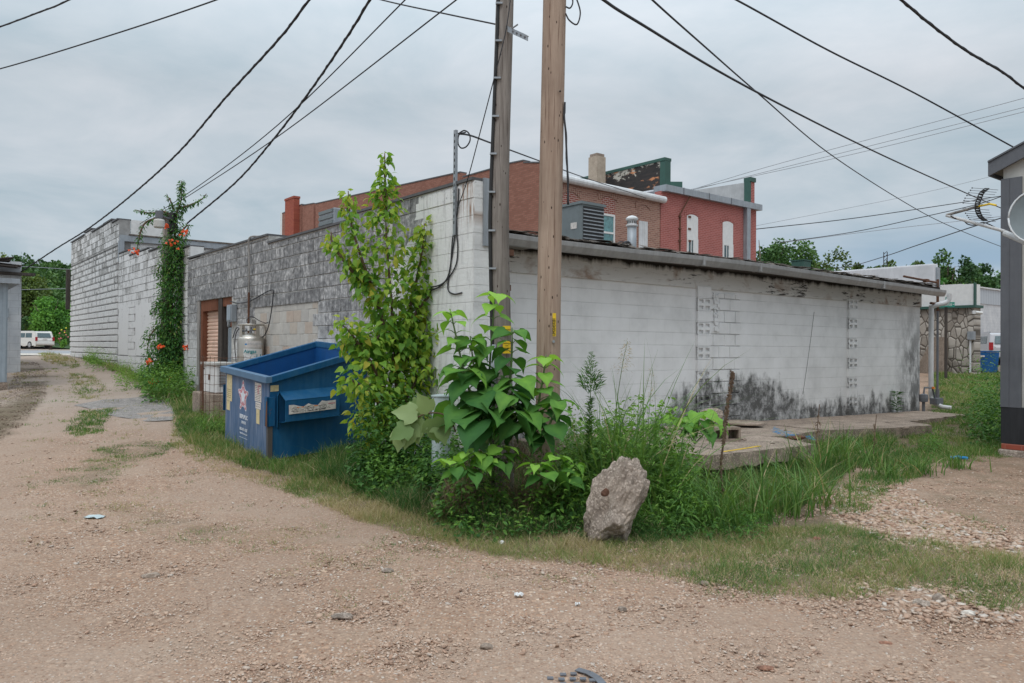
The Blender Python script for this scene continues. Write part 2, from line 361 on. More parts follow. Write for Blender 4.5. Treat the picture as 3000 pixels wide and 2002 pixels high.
c = m.mix(m.rng(bl_, .56, .68, 0, .8), c, (.25, .14, .08)); c = m.mix(m.rng(m.ma('ADD', z, m.ma('MULTIPLY', m.noise(m.comb(m.ma('MULTIPLY', u, 2.5), 0.0, 0.0), 1.3, 5, .7), .28)), 3.0, 3.07), c, (.03, .027, .024))  # blotches, then under-eave shadow painted as a ragged dark band along the top
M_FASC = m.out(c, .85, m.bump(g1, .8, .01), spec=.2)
def brickwall(name, c1, c2, mort, along, w_=.215, h_=.075, ms=.008, wear=.3):
    m = Mat(name); u, v, z = m.uvz(); a = v if along == 'v' else u
    rb, mo = m.brick(m.comb(a, z), w_, h_, ms); n = m.noise(m.comb(a, z, 0.0), 1.1, 6, .7); nf = m.noise(m.comb(a, z, 0.0), 12, 4)
    c = m.mix(rb, c1, c2); c = m.mix(m.ma('MULTIPLY', m.rng(n, .45, .75), wear), c, tuple(x*.55 for x in c1)); c = m.mix(m.rng(nf, .6, .75, 0, .3), c, tuple(min(1, x*1.5) for x in c2))
    c = m.mix(m.ma('MULTIPLY', mo, .8), c, mort); return m.out(c, .9, m.bump(m.ma('SUBTRACT', 1.0, mo), .5, .01), spec=.15)
M_BRL = brickwall('orange_brick', (.33, .155, .115), (.25, .11, .08), (.20, .12, .09), 'v', ms=.009)
M_BRU = brickwall('brown_brick', (.35, .19, .145), (.24, .12, .095), (.40, .30, .24), 'u', ms=.011)
M_BRR = brickwall('red_painted_brick', (.37, .12, .105), (.30, .095, .085), (.50, .27, .24), 'u', ms=.008, wear=.5)
M_BRI = brickwall('infill_brick', (.27, .075, .055), (.22, .06, .045), (.45, .36, .32), 'u', ms=.014)
M_BRPOST = brickwall('brick_pier', (.36, .10, .06), (.28, .07, .05), (.33, .12, .09), 'v')
# tarred and peeling parapet
m = Mat('tar_brick'); u, v, z = m.uvz(); n = m.noise(m.comb(v, z, 0.0), 1.5, 7, .75, .5); n3 = m.noise(m.comb(v, m.ma('MULTIPLY', z, 3.0), 4.0), 1.6, 5, .7)
rb, mo = m.brick(m.comb(v, z), .215, .075, .008)
c = m.mix(m.ma('MULTIPLY', rb, .6), (.015, .014, .014), (.05, .035, .03)); c = m.mix(m.rng(m.ma('ADD', n, m.rng(z, 8.0, 9.3, -.27, .05)), .50, .54), c, (.45, .42, .36))
c = m.mix(m.rng(n3, .60, .66), c, (.48, .20, .09)); M_TAR = m.out(c, .8, m.bump(n, .5, .01))
# ground
m = Mat('gravel_ground'); p = m.pos; X_, Y_, Z_ = m.xyz(p)
nb = m.noise(p, .55, 4, .6, .4); nm = m.noise(p, 3.2, 6, .7); st = m.vor(p, 44, 'F1', 'Distance'); stc = m.vor(p, 44, 'F1', 'Color'); st2 = m.vor(p, 19, 'F1', 'Distance'); st2c = m.vor(p, 19, 'F1', 'Color')
dirtc = m.ramp(m.noise(p, 40, 6, .75), [(.3, (.20, .132, .095)), (.7, (.43, .305, .225))])
stone = m.ramp(m.xyz(stc)[0], [(0, (.19, .095, .06)), (.3, (.40, .235, .155)), (.65, (.53, .37, .27)), (.85, (.50, .42, .355)), (1, (.62, .54, .47))])
stone2 = m.ramp(m.xyz(st2c)[1], [(0, (.20, .12, .08)), (.4, (.43, .26, .17)), (1, (.62, .48, .37))])
c = m.mix(m.rng(st, .42, .25), dirtc, stone)
cover = m.ma('MULTIPLY', m.rng(nm, .42, .58), m.rng(nb, .36, .55, .25, 1))
c = m.mix(m.ma('MULTIPLY', m.rng(st2, .40, .28), cover), c, stone2)
smooth_ = m.rng(nb, .58, .45)
c = m.mix(m.rng(m.noise(p, .9, 3, .5), .52, .68, 0, .6), c, m.mix(.5, dirtc, (.42, .335, .265)))
trk = m.attr('track'); c = m.mix(m.ma('MULTIPLY', m.rng(m.ma('ADD', trk, m.ma('MULTIPLY', m.ma('SUBTRACT', m.noise(p, 1.8, 6, .7), .5), 1.2)), .3, .9), .38), c, m.ramp(m.noise(p, 45, 6, .85), [(.32, (.24, .17, .13)), (.62, (.47, .36, .285))]))
alley = m.rng(Y_, 10.5, 16, 0, .55); c = m.mix(m.ma('MULTIPLY', alley, m.rng(X_, 0, -3)), c, m.ramp(m.noise(p, 60, 5, .8), [(.3, (.25, .215, .185)), (.65, (.52, .465, .415))]))
soil = m.attr(); sn = m.noise(p, 2.6, 6, .7); sf = m.rng(m.ma('ADD', m.ma('MULTIPLY', soil, 1.0), m.ma('MULTIPLY', m.ma('SUBTRACT', sn, .5), 1.1)), .25, .75, 0, 1)
c = m.mix(m.ma('MULTIPLY', sf, .85), c, m.ramp(m.noise(p, 30, 5, .75), [(.3, (.075, .058, .036)), (.7, (.20, .165, .105))]))
c = m.mix(1.0, c, m.ramp(m.noise(p, .33, 3), [(.35, (.84, .82, .80)), (.65, (1.0, 1.0, 1.0))]), 'MULTIPLY')
hgt_ = m.ma('ADD', m.ma('MULTIPLY', m.rng(st, .5, 0), .5), m.ma('MULTIPLY', m.ma('MULTIPLY', m.rng(st2, .45, .0), cover), 1.0))
M_GRAVEL = m.out(c, .95, m.bump(m.ma('ADD', hgt_, m.ma('MULTIPLY', nm, .6)), .75, .018), spec=.15)
m = Mat('stone_mix'); t = m.attr(); n = m.noise(m.pos, 60, 4, .7)
c = m.ramp(t, [(0, (.20, .11, .075)), (.25, (.38, .225, .15)), (.55, (.49, .33, .235)), (.85, (.54, .41, .32)), (.97, (.50, .45, .40)), (1, (.68, .61, .54))])
M_STONE = m.out(m.mix(.35, c, m.ramp(n, [(.3, (.2, .14, .105)), (.7, (.52, .41, .33))])), .9, m.bump(n, .4, .004), spec=.2)
def concrete(name, a, b, sc=3, speck=.5, st_=.5):
    m = Mat(name); n = m.noise(m.pos, sc, 7, .7); s = m.vor(m.pos, 70, 'F1', 'Color'); c = m.ramp(n, [(.3, a), (.68, b)])
    c = m.mix(m.ma('MULTIPLY', m.rng(m.xyz(s)[0], .6, .9), speck), c, tuple(min(1, x*1.6) for x in b)); return m.out(c, .93, m.bump(m.ma('ADD', n, m.ma('MULTIPLY', m.noise(m.pos, 70, 4, .8), .5)), st_, .02), spec=.15)
M_SLAB = concrete('concrete', (.13, .10, .08), (.36, .29, .235), 2.2, .5, .7)
M_ROCK = concrete('rough_rock', (.17, .135, .11), (.46, .385, .325), 3.6, .5, 1.3)
M_CBLK = concrete('cinder', (.15, .115, .09), (.30, .24, .195), 8, .3)
M_PATH = concrete('pale_concrete', (.42, .38, .33), (.52, .48, .43), 1)
M_ASPH = concrete('asphalt', (.22, .225, .235), (.33, .335, .345), 1, .2, .2)
M_PATCH = concrete('asphalt_patch', (.13, .12, .115), (.30, .275, .255), 6, .6, .8)
# timber
def timber(name, a, b, dark, knots=True):
    m = Mat(name); X_, Y_, Z_ = m.xyz(m.obj); vec = m.comb(m.ma('MULTIPLY', X_, 9.0), m.ma('MULTIPLY', Y_, 9.0), m.ma('MULTIPLY', Z_, .55)); n = m.noise(vec, 2.5, 7, .7); n2 = m.noise(m.comb(m.ma('MULTIPLY', X_, 30.0), m.ma('MULTIPLY', Y_, 30.0), m.ma('MULTIPLY', Z_, .6)), 2.0, 3, .6)
    c = m.ramp(n, [(.3, a), (.68, b)]); c = m.mix(m.rng(n2, .60, .66, 0, .75), c, dark)
    c = m.mix(m.rng(m.noise(m.pos, .9, 4), .5, .66, 0, .5), c, tuple(x*.7 for x in a))
    hl = m.vor(m.comb(m.ma('MULTIPLY', X_, 18.0), m.ma('MULTIPLY', Y_, 18.0), m.ma('MULTIPLY', Z_, 7.0)), 1.0); c = m.mix(m.rng(hl, .13, .09), c, (.035, .02, .015))
    return m.out(c, .88, m.bump(m.ma('ADD', n, n2), .6, .012), spec=.15)
M_POLEA = timber('grey_timber', (.16, .14, .125), (.32, .29, .265), (.09, .07, .06))
M_POLEB = timber('tan_timber', (.27, .19, .145), (.43, .33, .26), (.13, .075, .05))
M_FRAME = timber('old_board', (.16, .15, .14), (.38, .36, .34), (.07, .065, .06))
M_FRAMED = timber('dark_board', (.05, .042, .038), (.10, .085, .075), (.02, .02, .02))
M_FRAMER = timber('red_brown_board', (.12, .05, .03), (.24, .10, .06), (.05, .02, .015))
# painted metal
def paint(name, col, rough=.45, worn=None, sc=2.5, amt=.5, metal=0.0, bump=.1, chip=0):
    m = Mat(name); n = m.noise(m.pos, sc, 7, .7); X_, Y_, Z_ = m.xyz(m.pos); s = m.noise(m.comb(m.ma('MULTIPLY', X_, 9.0), m.ma('MULTIPLY', Y_, 9.0), Z_), 1.4, 5, .7)
    c = m.ramp(n, [(.3, tuple(x*.78 for x in col)), (.7, tuple(min(1, x*1.12) for x in col))])
    if worn: c = m.mix(m.rng(s, .42, .72, 0, amt), c, worn)
    if chip: c = m.mix(m.rng(m.ma('ADD', m.ma('MULTIPLY', m.noise(m.pos, 16, 6, .7), .6), m.ma('MULTIPLY', m.noise(m.pos, 1.8, 3), .4)), chip, chip+.03), c, (.11, .06, .04)); bump = .5
    return m.out(c, m.rng(n, .3, .7, rough, min(1, rough+.2)), m.bump(m.noise(m.pos, 4 if chip else 5, 3), bump, .02 if chip else .01), metal, .4)
M_BLUE = paint('blue_paint', (.002, .085, .21), .45, (.03, .12, .22), amt=.6, chip=.635)
M_BLUEI = paint('blue_inside', (.002, .075, .25), .5, (.01, .06, .16), amt=.4)
M_BLUEF = paint('faded_blue', (.07, .13, .24), .6, (.19, .235, .33), amt=.9, chip=.63)
M_BLUER = paint('rim_blue', (.09, .17, .27), .5, (.05, .11, .2), amt=.4)
M_RUST = paint('rust', (.13, .06, .035), .8, (.05, .03, .025)); M_GUT = paint('gutter_metal', (.36, .36, .36), .4, (.20, .19, .18), amt=.5, metal=.3)
M_GUTW = paint('white_metal', (.62, .63, .64), .45, (.40, .38, .36), amt=.4); M_GALV = paint('galvanised', (.34, .37, .40), .45, (.2, .21, .22), metal=.4)
M_DGREY = paint('dark_grey_trim', (.115, .12, .135), .5, (.15, .155, .17), amt=.4); M_SIDING = paint('cream_siding', (.50, .49, .46), .55, (.44, .43, .40), amt=.4)
M_BLACKS = paint('black_skirt', (.02, .02, .024), .5, (.045, .045, .05), amt=.5); M_WORN = paint('worn_brown_blue', (.10, .085, .075), .7, (.05, .08, .12), amt=.6); M_BROWNS = paint('soffit', (.26, .235, .20), .7)
M_TAN = paint('tan_door', (.72, .50, .39), .5, (.52, .34, .26), amt=.4); M_STEEL = paint('stainless', (.52, .49, .44), .28, (.40, .37, .33), amt=.4, metal=.85)
M_ACG = paint('ac_grey', (.17, .20, .21), .5, (.13, .15, .155), amt=.4); M_BLK = plain('black_rubber', (.02, .02, .02), .6); M_WIRE = plain('wire_black', (.035, .035, .04), .7)
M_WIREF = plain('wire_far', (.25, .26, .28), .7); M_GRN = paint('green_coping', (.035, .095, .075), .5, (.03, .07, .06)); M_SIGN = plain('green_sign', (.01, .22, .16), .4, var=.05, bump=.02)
M_WPAINT = plain('white_plain', (.66, .66, .65), .6, var=.06, bump=.05); M_WHT2 = plain('letter_white', (.62, .66, .72), .6, var=.1, bump=.0); M_PINK = plain('faded_red', (.50, .17, .20), .6, var=.15, bump=0)
M_YEL = plain('yellow_plate', (.75, .50, .02), .5, var=.08, bump=0); M_INK = plain('ink', (.02, .02, .02), .7, bump=0); M_STICK = plain('sticker', (.62, .58, .55), .6, var=.15, sc=20, bump=0); M_STICKY = plain('yellowed_sticker', (.62, .52, .30), .6, var=.15, sc=20, bump=0)
M_TEAL = plain('teal_ink', (.01, .20, .22), .5, bump=0); M_CYAN = plain('cyan_band', (.01, .33, .60), .5, bump=0); M_ORNG = plain('orange_ink', (.75, .22, .03), .6, bump=0); M_PEDEST = plain('pedestal_plastic', (.40, .47, .48), .5, var=.08)
M_ROOF = plain('old_roofing', (.16, .135, .115), .95, var=.6, sc=6, bump=.8); M_COP = plain('dark_coping', (.10, .10, .105), .7); M_MEMB = paint('roof_membrane', (.62, .63, .66), .5, (.50, .51, .54), sc=1.2, amt=.6)
M_GLASS = plain('window_glass', (.06, .10, .11), .08, var=.3, bump=0, spec=.9); M_GLASST = plain('teal_glass', (.10, .24, .25), .1, var=.3, bump=0, spec=.8); M_CARW = plain('car_white', (.66, .64, .60), .25, var=.03, bump=0); M_CARS = plain('car_silver', (.42, .42, .44), .3, var=.03, bump=0)
M_REDST = plain('rusty_stone', (.26, .13, .085), .9, var=.4, sc=30, bump=.5); M_TAIL = plain('tail_lamp', (.35, .015, .02), .2, bump=0); M_CHROME = plain('chrome', (.6, .6, .62), .15, .9, bump=0); M_BLUEN = plain('blue_plastic', (.0, .22, .55), .5); M_BLUESPRAY = plain('blue_paint_mark', (.0, .25, .55), .8)
M_YMARK = plain('yellow_paint_mark', (.55, .36, .03), .85); M_DKPIPE = paint('pipe_grey', (.14, .15, .17), .5, (.1, .07, .06)); M_TARP = paint('shed_blue_grey', (.30, .35, .39), .5, (.22, .26, .30))
M_BARK = timber('bark', (.13, .10, .08), (.24, .19, .15), (.05, .04, .03)); M_STEMG = plain('green_stem', (.10, .17, .05), .6); M_STEMB = plain('brown_stem', (.14, .09, .06), .8); M_ORANGEFL = plain('orange_flower', (.85, .12, .03), .5, var=.2, bump=0)
L_SAP = leafmat('sapling_leaf', [(.05, .15, .03), (.10, .25, .04), (.19, .37, .055), (.34, .50, .07), (.50, .46, .07)], tr=.5)
L_CAT = leafmat('catalpa_leaf', [(.028, .095, .028), (.05, .16, .04), (.11, .27, .05), (.24, .48, .07), (.33, .58, .10)], .65, .4)
L_UNDER = leafmat('pale_leaf_underside', [(.16, .26, .09), (.24, .34, .14), (.32, .42, .19)])
L_VINE = leafmat('vine_leaf', [(.018, .07, .022), (.035, .12, .03), (.07, .19, .04), (.14, .29, .05), (.24, .26, .08)])
L_WEED = leafmat('weed_leaf', [(.03, .085, .025), (.055, .15, .035), (.10, .22, .045), (.17, .33, .05), (.24, .38, .08)])
L_FAR = leafmat('far_tree_leaf', [(.035, .085, .03), (.06, .13, .04), (.09, .18, .05), (.13, .23, .06), (.17, .26, .08)], tr=.2)
L_FARY = leafmat('olive_tree_leaf', [(.06, .10, .025), (.10, .15, .035), (.15, .21, .045), (.19, .25, .06)], tr=.2)
L_BRT = leafmat('bright_tree_leaf', [(.06, .17, .035), (.12, .29, .05), (.19, .40, .07), (.26, .48, .09)], tr=.3)
L_GRASS = leafmat('grass_blade', [(.04, .10, .03), (.075, .17, .045), (.13, .25, .055), (.23, .27, .09), (.43, .35, .19), (.52, .42, .27)])
L_DRY = leafmat('dry_weed', [(.10, .06, .04), (.19, .12, .08), (.30, .21, .14)], tr=.15)
L_SEED = leafmat('seed_head', [(.30, .20, .08), (.45, .36, .17)], tr=.2)
m = Mat('field_stone'); u, v, z = m.uvz(); vec = m.comb(m.ma('MULTIPLY', v, 1.0), m.ma('MULTIPLY', z, .6), 0.0); e = m.vor(vec, 4.6, 'DISTANCE_TO_EDGE'); cc = m.vor(vec, 4.6, 'F1', 'Color')
c = m.ramp(m.xyz(cc)[0], [(0, (.26, .225, .19)), (1, (.46, .42, .37))]); c = m.mix(m.rng(e, .055, .02), c, (.09, .075, .06)); c = m.mix(m.rng(m.noise(m.pos, 3, 5), .5, .7, 0, .5), c, (.16, .14, .12)); M_FIELD = m.out(c, .9, m.bump(m.rng(e, 0, .12), .8, .03))
m = Mat('corrugated'); u, v, z = m.uvz(); M_CORR = m.out(m.mix(m.rng(m.ma('SINE', m.ma('MULTIPLY', u, 20.0)), -1, 1), (.33, .36, .40), (.46, .49, .52)), .5)
m = Mat('cinder_white'); u, v, z = m.uvz(); rb, mo = m.brick(m.comb(u, z), .4064, .2032, .006); M_GARW = m.out(m.mix(m.ma('MULTIPLY', mo, .5), m.ramp(m.noise(m.pos, 1.5, 6, .7), [(.3, (.42, .44, .47)), (.65, (.60, .61, .62))]), (.3, .3, .31)), .85, m.bump(mo, .3, .01))
m = Mat('hill_ground'); M_HILL = m.out(m.ramp(m.noise(m.pos, .06, 4), [(.3, (.02, .05, .015)), (.7, (.05, .09, .03))]), 1)
# ---------------------------------------------------------------- ground
def wpoly(pxs): return [(lambda p: (p.x, p.y))(gnd(x, y)) for x, y in pxs]
SOIL = [([(205, 1028), (262, 1038), (400, 1080), (540, 1125), (575, 1150), (545, 1170), (500, 1165), (430, 1132), (330, 1092), (230, 1052)], .8),
 ([(510, 1176), (600, 1176), (690, 1250), (1060, 1250), (1300, 1250), (1700, 1300), (2000, 1320), (2400, 1370), (2500, 1380), (2430, 1480), (2480, 1570), (2250, 1600), (1900, 1650), (1700, 1620), (1300, 1560), (1080, 1500), (930, 1440), (700, 1370), (620, 1325), (520, 1260)], .95),
 ([(1780, 1600), (2150, 1560), (2460, 1540), (2800, 1600), (3020, 1640), (3020, 1780), (2880, 1780), (2700, 1720), (2500, 1755), (2250, 1745), (1950, 1695)], .62), ([(880, 1400), (1300, 1530), (1790, 1600), (1790, 1660), (1500, 1645), (1100, 1545), (950, 1480)], .62),
 ([(2550, 1240), (3100, 1100), (3100, 1320), (2940, 1340), (2500, 1370)], .85), ([(2740, 1040), (3100, 1040), (3100, 1200), (2700, 1250)], .8), ([(160, 1405), (300, 1300), (430, 1288), (540, 1305), (430, 1352), (330, 1402), (300, 1445), (180, 1450)], .42),
 ([(2600, 1380), (2900, 1330), (3300, 1340), (3300, 1600), (2950, 1560), (2700, 1500)], .40), ([(-200, 1280), (60, 1160), (80, 1060), (140, 1080), (130, 1180), (40, 1270), (-100, 1350)], .75), ([(1100, 1180), (1750, 1200), (2100, 1240), (2000, 1350), (1000, 1350)], 1.0), ([(230, 1480), (430, 1470), (640, 1520), (820, 1590), (640, 1600), (400, 1570)], .38)]
TRACK = [[(480, 1400), (700, 1392), (900, 1455), (1150, 1535), (1260, 1585), (1000, 1610), (800, 1560), (560, 1480)], [(0, 1230), (150, 1220), (140, 1330), (100, 1500), (60, 1700), (300, 1800), (520, 1900), (520, 2100), (-400, 2100), (-400, 1300)], [(1300, 1880), (1800, 1770), (2400, 1800), (3100, 1900), (3100, 2100), (1100, 2100)], [(150, 1090), (200, 1180), (190, 1260), (60, 1280), (90, 1120)], [(320, 1085), (520, 1180), (520, 1260), (350, 1255), (300, 1120)], [(600, 1640), (900, 1620), (900, 1740), (700, 1900), (450, 1800)]]
def build_ground():
    xs = np.concatenate([np.linspace(-420, -60, 10), np.linspace(-50, -13, 30), np.linspace(-12, 12, 161), np.linspace(13, 40, 28), np.linspace(50, 420, 10)])
    ys = np.concatenate([np.linspace(-30, 1, 8), np.linspace(1.5, 16, 117), np.linspace(16.5, 42, 52), np.linspace(45, 120, 16), np.linspace(140, 500, 10)])
    X, Y = np.meshgrid(xs, ys); Zg = hgt(X, Y)
    Zg = Zg+np.where((Y < 16) & (Y > 1.5), .012*np.sin(5.3*X+3*np.sin(Y))*np.sin(6.1*Y+2*np.sin(X*1.3)), 0)
    Vv = np.stack([X, Y, Zg], -1).reshape(-1, 3); nx = len(xs)
    i = np.arange((len(ys)-1)*nx).reshape(-1, nx)[:, :-1].ravel()
    Ff = np.stack([i, i+1, i+1+nx, i+nx], 1)
    XY = Vv[:, :2]; near = (XY[:, 1] > 1) & (XY[:, 1] < 45) & (abs(XY[:, 0]) < 40); soil = np.zeros(len(XY)); pts = XY[near]; acc = np.zeros(len(pts))
    for poly, wt in SOIL:
        wp = wpoly(poly); h = np.zeros(len(pts))
        for dx, dy in ((0, 0), (.18, 0), (-.18, 0), (0, .18), (0, -.18)): h += inpoly(pts+np.array([dx, dy]), wp)/5
        acc = np.maximum(acc, h*wt)
    soil[near] = acc; track = np.zeros(len(XY)); acc = np.zeros(len(pts))
    for poly in TRACK:
        wp = wpoly(poly); h = np.zeros(len(pts))
        for dx, dy in ((0, 0), (.3, 0), (-.3, 0), (0, .3), (0, -.3)): h += inpoly(pts+np.array([dx, dy]), wp)/5
        acc = np.maximum(acc, h)
    track[near] = acc
    tag(npmesh('ground', Vv, Ff, M_GRAVEL, tint=soil, smooth=True, extra=track), 'pinkish tan gravel and packed dirt yard and alley', kind='structure')
build_ground()
def ground_sheet(name, poly, mat, dz, label=None, cat=None, kind=None, seg=.5, jit=.0):
    "thin sheet following the terrain inside a world polygon"
    P = np.array([(p[0], p[1]) for p in poly]); lo = P.min(0); hi = P.max(0)
    mb = MB(); nx = max(2, int((hi[0]-lo[0])/seg)); ny = max(2, int((hi[1]-lo[1])/seg))
    bm = bmesh.new(); f = bm.faces.new([bm.verts.new((x, y, 0)) for x, y in P])
    for k in range(1, nx): 
        g = bm.verts[:]+bm.edges[:]+bm.faces[:]; bmesh.ops.bisect_plane(bm, geom=g, plane_co=(lo[0]+(hi[0]-lo[0])*k/nx, 0, 0), plane_no=(1, 0, 0))
    for k in range(1, ny):
        g = bm.verts[:]+bm.edges[:]+bm.faces[:]; bmesh.ops.bisect_plane(bm, geom=g, plane_co=(0, lo[1]+(hi[1]-lo[1])*k/ny, 0), plane_no=(0, 1, 0))
    bm.verts.index_update()
    mb.add([(v.co.x, v.co.y, float(hgt(v.co.x, v.co.y))+dz) for v in bm.verts], [tuple(v.index for v in f.verts) for f in bm.faces]); bm.free()
    o = mb.build(name, mat, smooth=True); return tag(o, label, cat, kind=kind)
far = [W(-200, 33), W(120, 33), W(120, 100), W(-200, 100)]
ground_sheet('pavement', [W(-60, 28.6)[:2], W(60, 28.6)[:2], W(60, 37)[:2], W(-60, 37)[:2]], M_PATH, .03, kind='structure', seg=4)
ground_sheet('road', [W(-90, 37.05)[:2], W(110, 37.05)[:2], W(110, 84)[:2], W(-90, 84)[:2]], M_ASPH, .02, kind='structure', seg=6)
pp = [gnd(x, y) for x, y in ((375, 1168), (440, 1160), (520, 1162), (528, 1200), (505, 1232), (430, 1236), (340, 1222), (255, 1196), (215, 1188), (300, 1172))]
ground_sheet('pavement', [(p.x, p.y) for p in pp], M_PATCH, .006, kind='structure', seg=.8)
# ---------------------------------------------------------------- block walls
def blocks(mb, pt, a0, a1, z0, z1, bw=.4064, bh=.2032, gap=.007, gv=None, dep=.012, skip=None, jit=.004, stag=True, zoff=0.0, cham=.006, seed=1):
    r = random.Random(seed); k = math.floor((z0-zoff)/bh); gv = gap if gv is None else gv
    while zoff+k*bh < z1-.01:
        zb = max(z0, zoff+k*bh); zt = min(z1, zoff+(k+1)*bh)-gap
        j = math.floor(a0/bw)-1
        while True:
            s = j*bw+(bw/2 if (stag and k % 2) else 0); e = s+bw-gv; j += 1
            if s >= a1-.02: break
            s = max(s, a0); e = min(e, a1)
            if e-s < .03 or zt-zb < .02: continue
            if skip and skip((s+e)/2, (zb+zt)/2): continue
            d = dep+r.uniform(-jit, jit); c = cham; cx = min(c, gv*.8); mb.cur = r.random()
            q = [pt(s, zb, 0), pt(e, zb, 0), pt(e, zt, 0), pt(s, zt, 0), pt(s+cx, zb+c, d), pt(e-cx, zb+c, d), pt(e-cx, zt-c, d), pt(s+cx, zt-c, d)]
            mb.add(q, ((4, 5, 6, 7), (0, 1, 5, 4), (1, 2, 6, 5), (2, 3, 7, 6), (3, 0, 4, 7)))
        k += 1
# near building: grey block wall on the alley, white painted rear wall
nb_ = thing('block_building', W(0, 0, 0), 'low corner block building, weathered grey on the alley side, painted white at the rear', 'building', rz=TH)
mb = MB()
T = .40
def ztop(v): return 3.56 if v < 3.1 else 3.47 if v < 6.45 else 3.62
DV0, DV1, DZ = 8.42, 10.56, 2.60
mb.wb(0, T, 0, 3.1, -.3, 3.56); mb.wb(0, T, 3.1, 6.45, -.3, 3.47); mb.wb(0, T, 6.45, DV0, -.3, 3.62); mb.wb(0, T, DV0, DV1, DZ, 3.62); mb.wb(0, T, DV1, 11.5, -.3, 3.60)
mb.build('wall', M_MORT, nb_)
mb = MB(); ptl = lambda a, z, d: W(-d, a, z)
IV0, IV1, IZ = 4.3, 7.15, 2.32
sk = lambda a, z: (DV0-.12 < a < DV1+.12 and z < DZ+.2) or (IV0 < a < IV1 and z < IZ+.15)
blocks(mb, ptl, 0, 3.1, -.2, 3.55, gap=.011, skip=lambda a, z: a < 1.9 and z < 3.4 or sk(a, z), zoff=-.1, seed=2, dep=.012); blocks(mb, ptl, 3.1, 6.45, -.2, 3.46, gap=.011, skip=sk, zoff=-.1, seed=3); blocks(mb, ptl, 6.45, 11.5, -.2, 3.60, gap=.011, skip=sk, zoff=-.1, seed=4)
mb.build('blocks', M_OLD, nb_, label='weathered grey blocks with white paint at the corner end')
mb = MB(); blocks(mb, ptl, 0, 1.9, -.2, 3.55, gap=.003, gv=.0006, dep=.007, jit=.0004, cham=.003, zoff=-.1, seed=5)
ptc = lambda a, z, d: W(a, -d, z); blocks(mb, ptc, .0, T, -.2, 3.55, gap=.003, gv=.001, dep=.006, jit=.0005, cham=.003, zoff=-.1, seed=6)
mb.build('painted_blocks', M_OLD, nb_)
mb = MB(); blocks(mb, ptl, IV0, IV1, -.2, IZ, bw=.31, gap=.010, dep=.004, jit=.003, cham=.003, zoff=-.02, seed=8); mb.build('infill_panel', M_INF, nb_, label='bricked up opening of tan and grey blocks')
mb = MB(); mb.wb(-.022, .0, IV0-.1, IV1+.05, IZ+.004, IZ+.20); mb.wb(-.02, 0, DV0-.16, DV1+.18, DZ+.005, DZ+.24); mb.build('lintel', M_OLD, nb_)
# coping
mb = MB()
for a, b, z in ((0, 3.1, 3.56), (3.1, 6.45, 3.47), (6.45, 11.5, 3.62)): mb.wb(-.035, T+.03, a, b-.004, z, z+.035)
mb.build('coping', M_COP, nb_)
# white rear wall
WV = .82; WU1 = 13.35; FZ0, FZ1 = 2.62, 2.98
mb = MB(); mb.wb(T, WU1, WV, WV+.2, -.4, FZ1); mb.wb(WU1-.2, WU1, WV+.2, 11.5, -.4, FZ1); mb.build('rear_wall', M_WHITE, nb_)
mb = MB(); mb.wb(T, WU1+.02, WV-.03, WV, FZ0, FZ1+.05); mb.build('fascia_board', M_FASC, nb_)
# relief block strips set in the rear wall
def relief(u0, u1, z0, z1, seed, holes=True):
    mb = MB(); bh = .2032; w_ = u1-u0; k = 0; z = z0
    while z < z1-.05:
        y0 = WV-.045; rough = k % 2
        if holes and rough:
            c = [u0, u0+w_*.10, u0+w_*.42, u0+w_*.58, u0+w_*.90, u1]; r_ = [z, z+bh*.10, z+bh*.40, z+bh*.62, z+bh*.92, z+bh]
            for i in range(5):
                for j in range(5):
                    d = .0 if not (i in (1, 3) and j in (1, 3)) else .036
                    q = lambda a, b, dd: W(a, y0+dd, b)
                    mb.quad(q(c[i], r_[j], d), q(c[i+1], r_[j], d), q(c[i+1], r_[j+1], d), q(c[i], r_[j+1], d))
                    if d:
                        for (a, b), (e, f) in (((c[i], r_[j]), (c[i+1], r_[j])), ((c[i+1], r_[j]), (c[i+1], r_[j+1])), ((c[i+1], r_[j+1]), (c[i], r_[j+1])), ((c[i], r_[j+1]), (c[i], r_[j]))):
                            mb.quad(W(a, y0, b), W(e, y0, f), W(e, y0+d, f), W(a, y0+d, b))
            mb.wb(u0, u1, y0+.037, WV, z, z+bh)
        else: mb.wb(u0+.004, u1-.004, y0-.004, WV, z+.006, z+bh-.006)
        z += bh; k += 1
    return mb
def wu(x):  # u on the rear wall plane for a photo column
    k = (x-1500)/F; A = W(0, WV); return (k*A.y-A.x)/(U.x-k*U.y)
relief(wu(2037), wu(2077), .42, 2.60, 1).build('relief_blocks', M_WHITE, nb_)
relief(wu(2481), wu(2508), .22, 2.52, 2).build('relief_blocks', M_WHITE, nb_)
mb = MB(); ptr = lambda a, z, d: W(a, WV-d, z)
blocks(mb, ptr, wu(2079), wu(2166), .22, 2.58, bw=.31, gap=.012, dep=.02, jit=.004, zoff=.04, seed=9); mb.build('patched_blocks', M_WHITE, nb_)
mb = MB(); r_ = random.Random(3)
for k in range(60):
    a = wu(2086)+r_.uniform(0, .13); z = 1.92+r_.uniform(0, .62); s_ = r_.uniform(.02, .05)
    mb.cbox(W(a, WV-.025, z), U*s_+ZV*.01, V*s_, ZV*s_*r_.uniform(.6, 1.3))
mb.build('mortar_patch', M_WHITE, nb_)
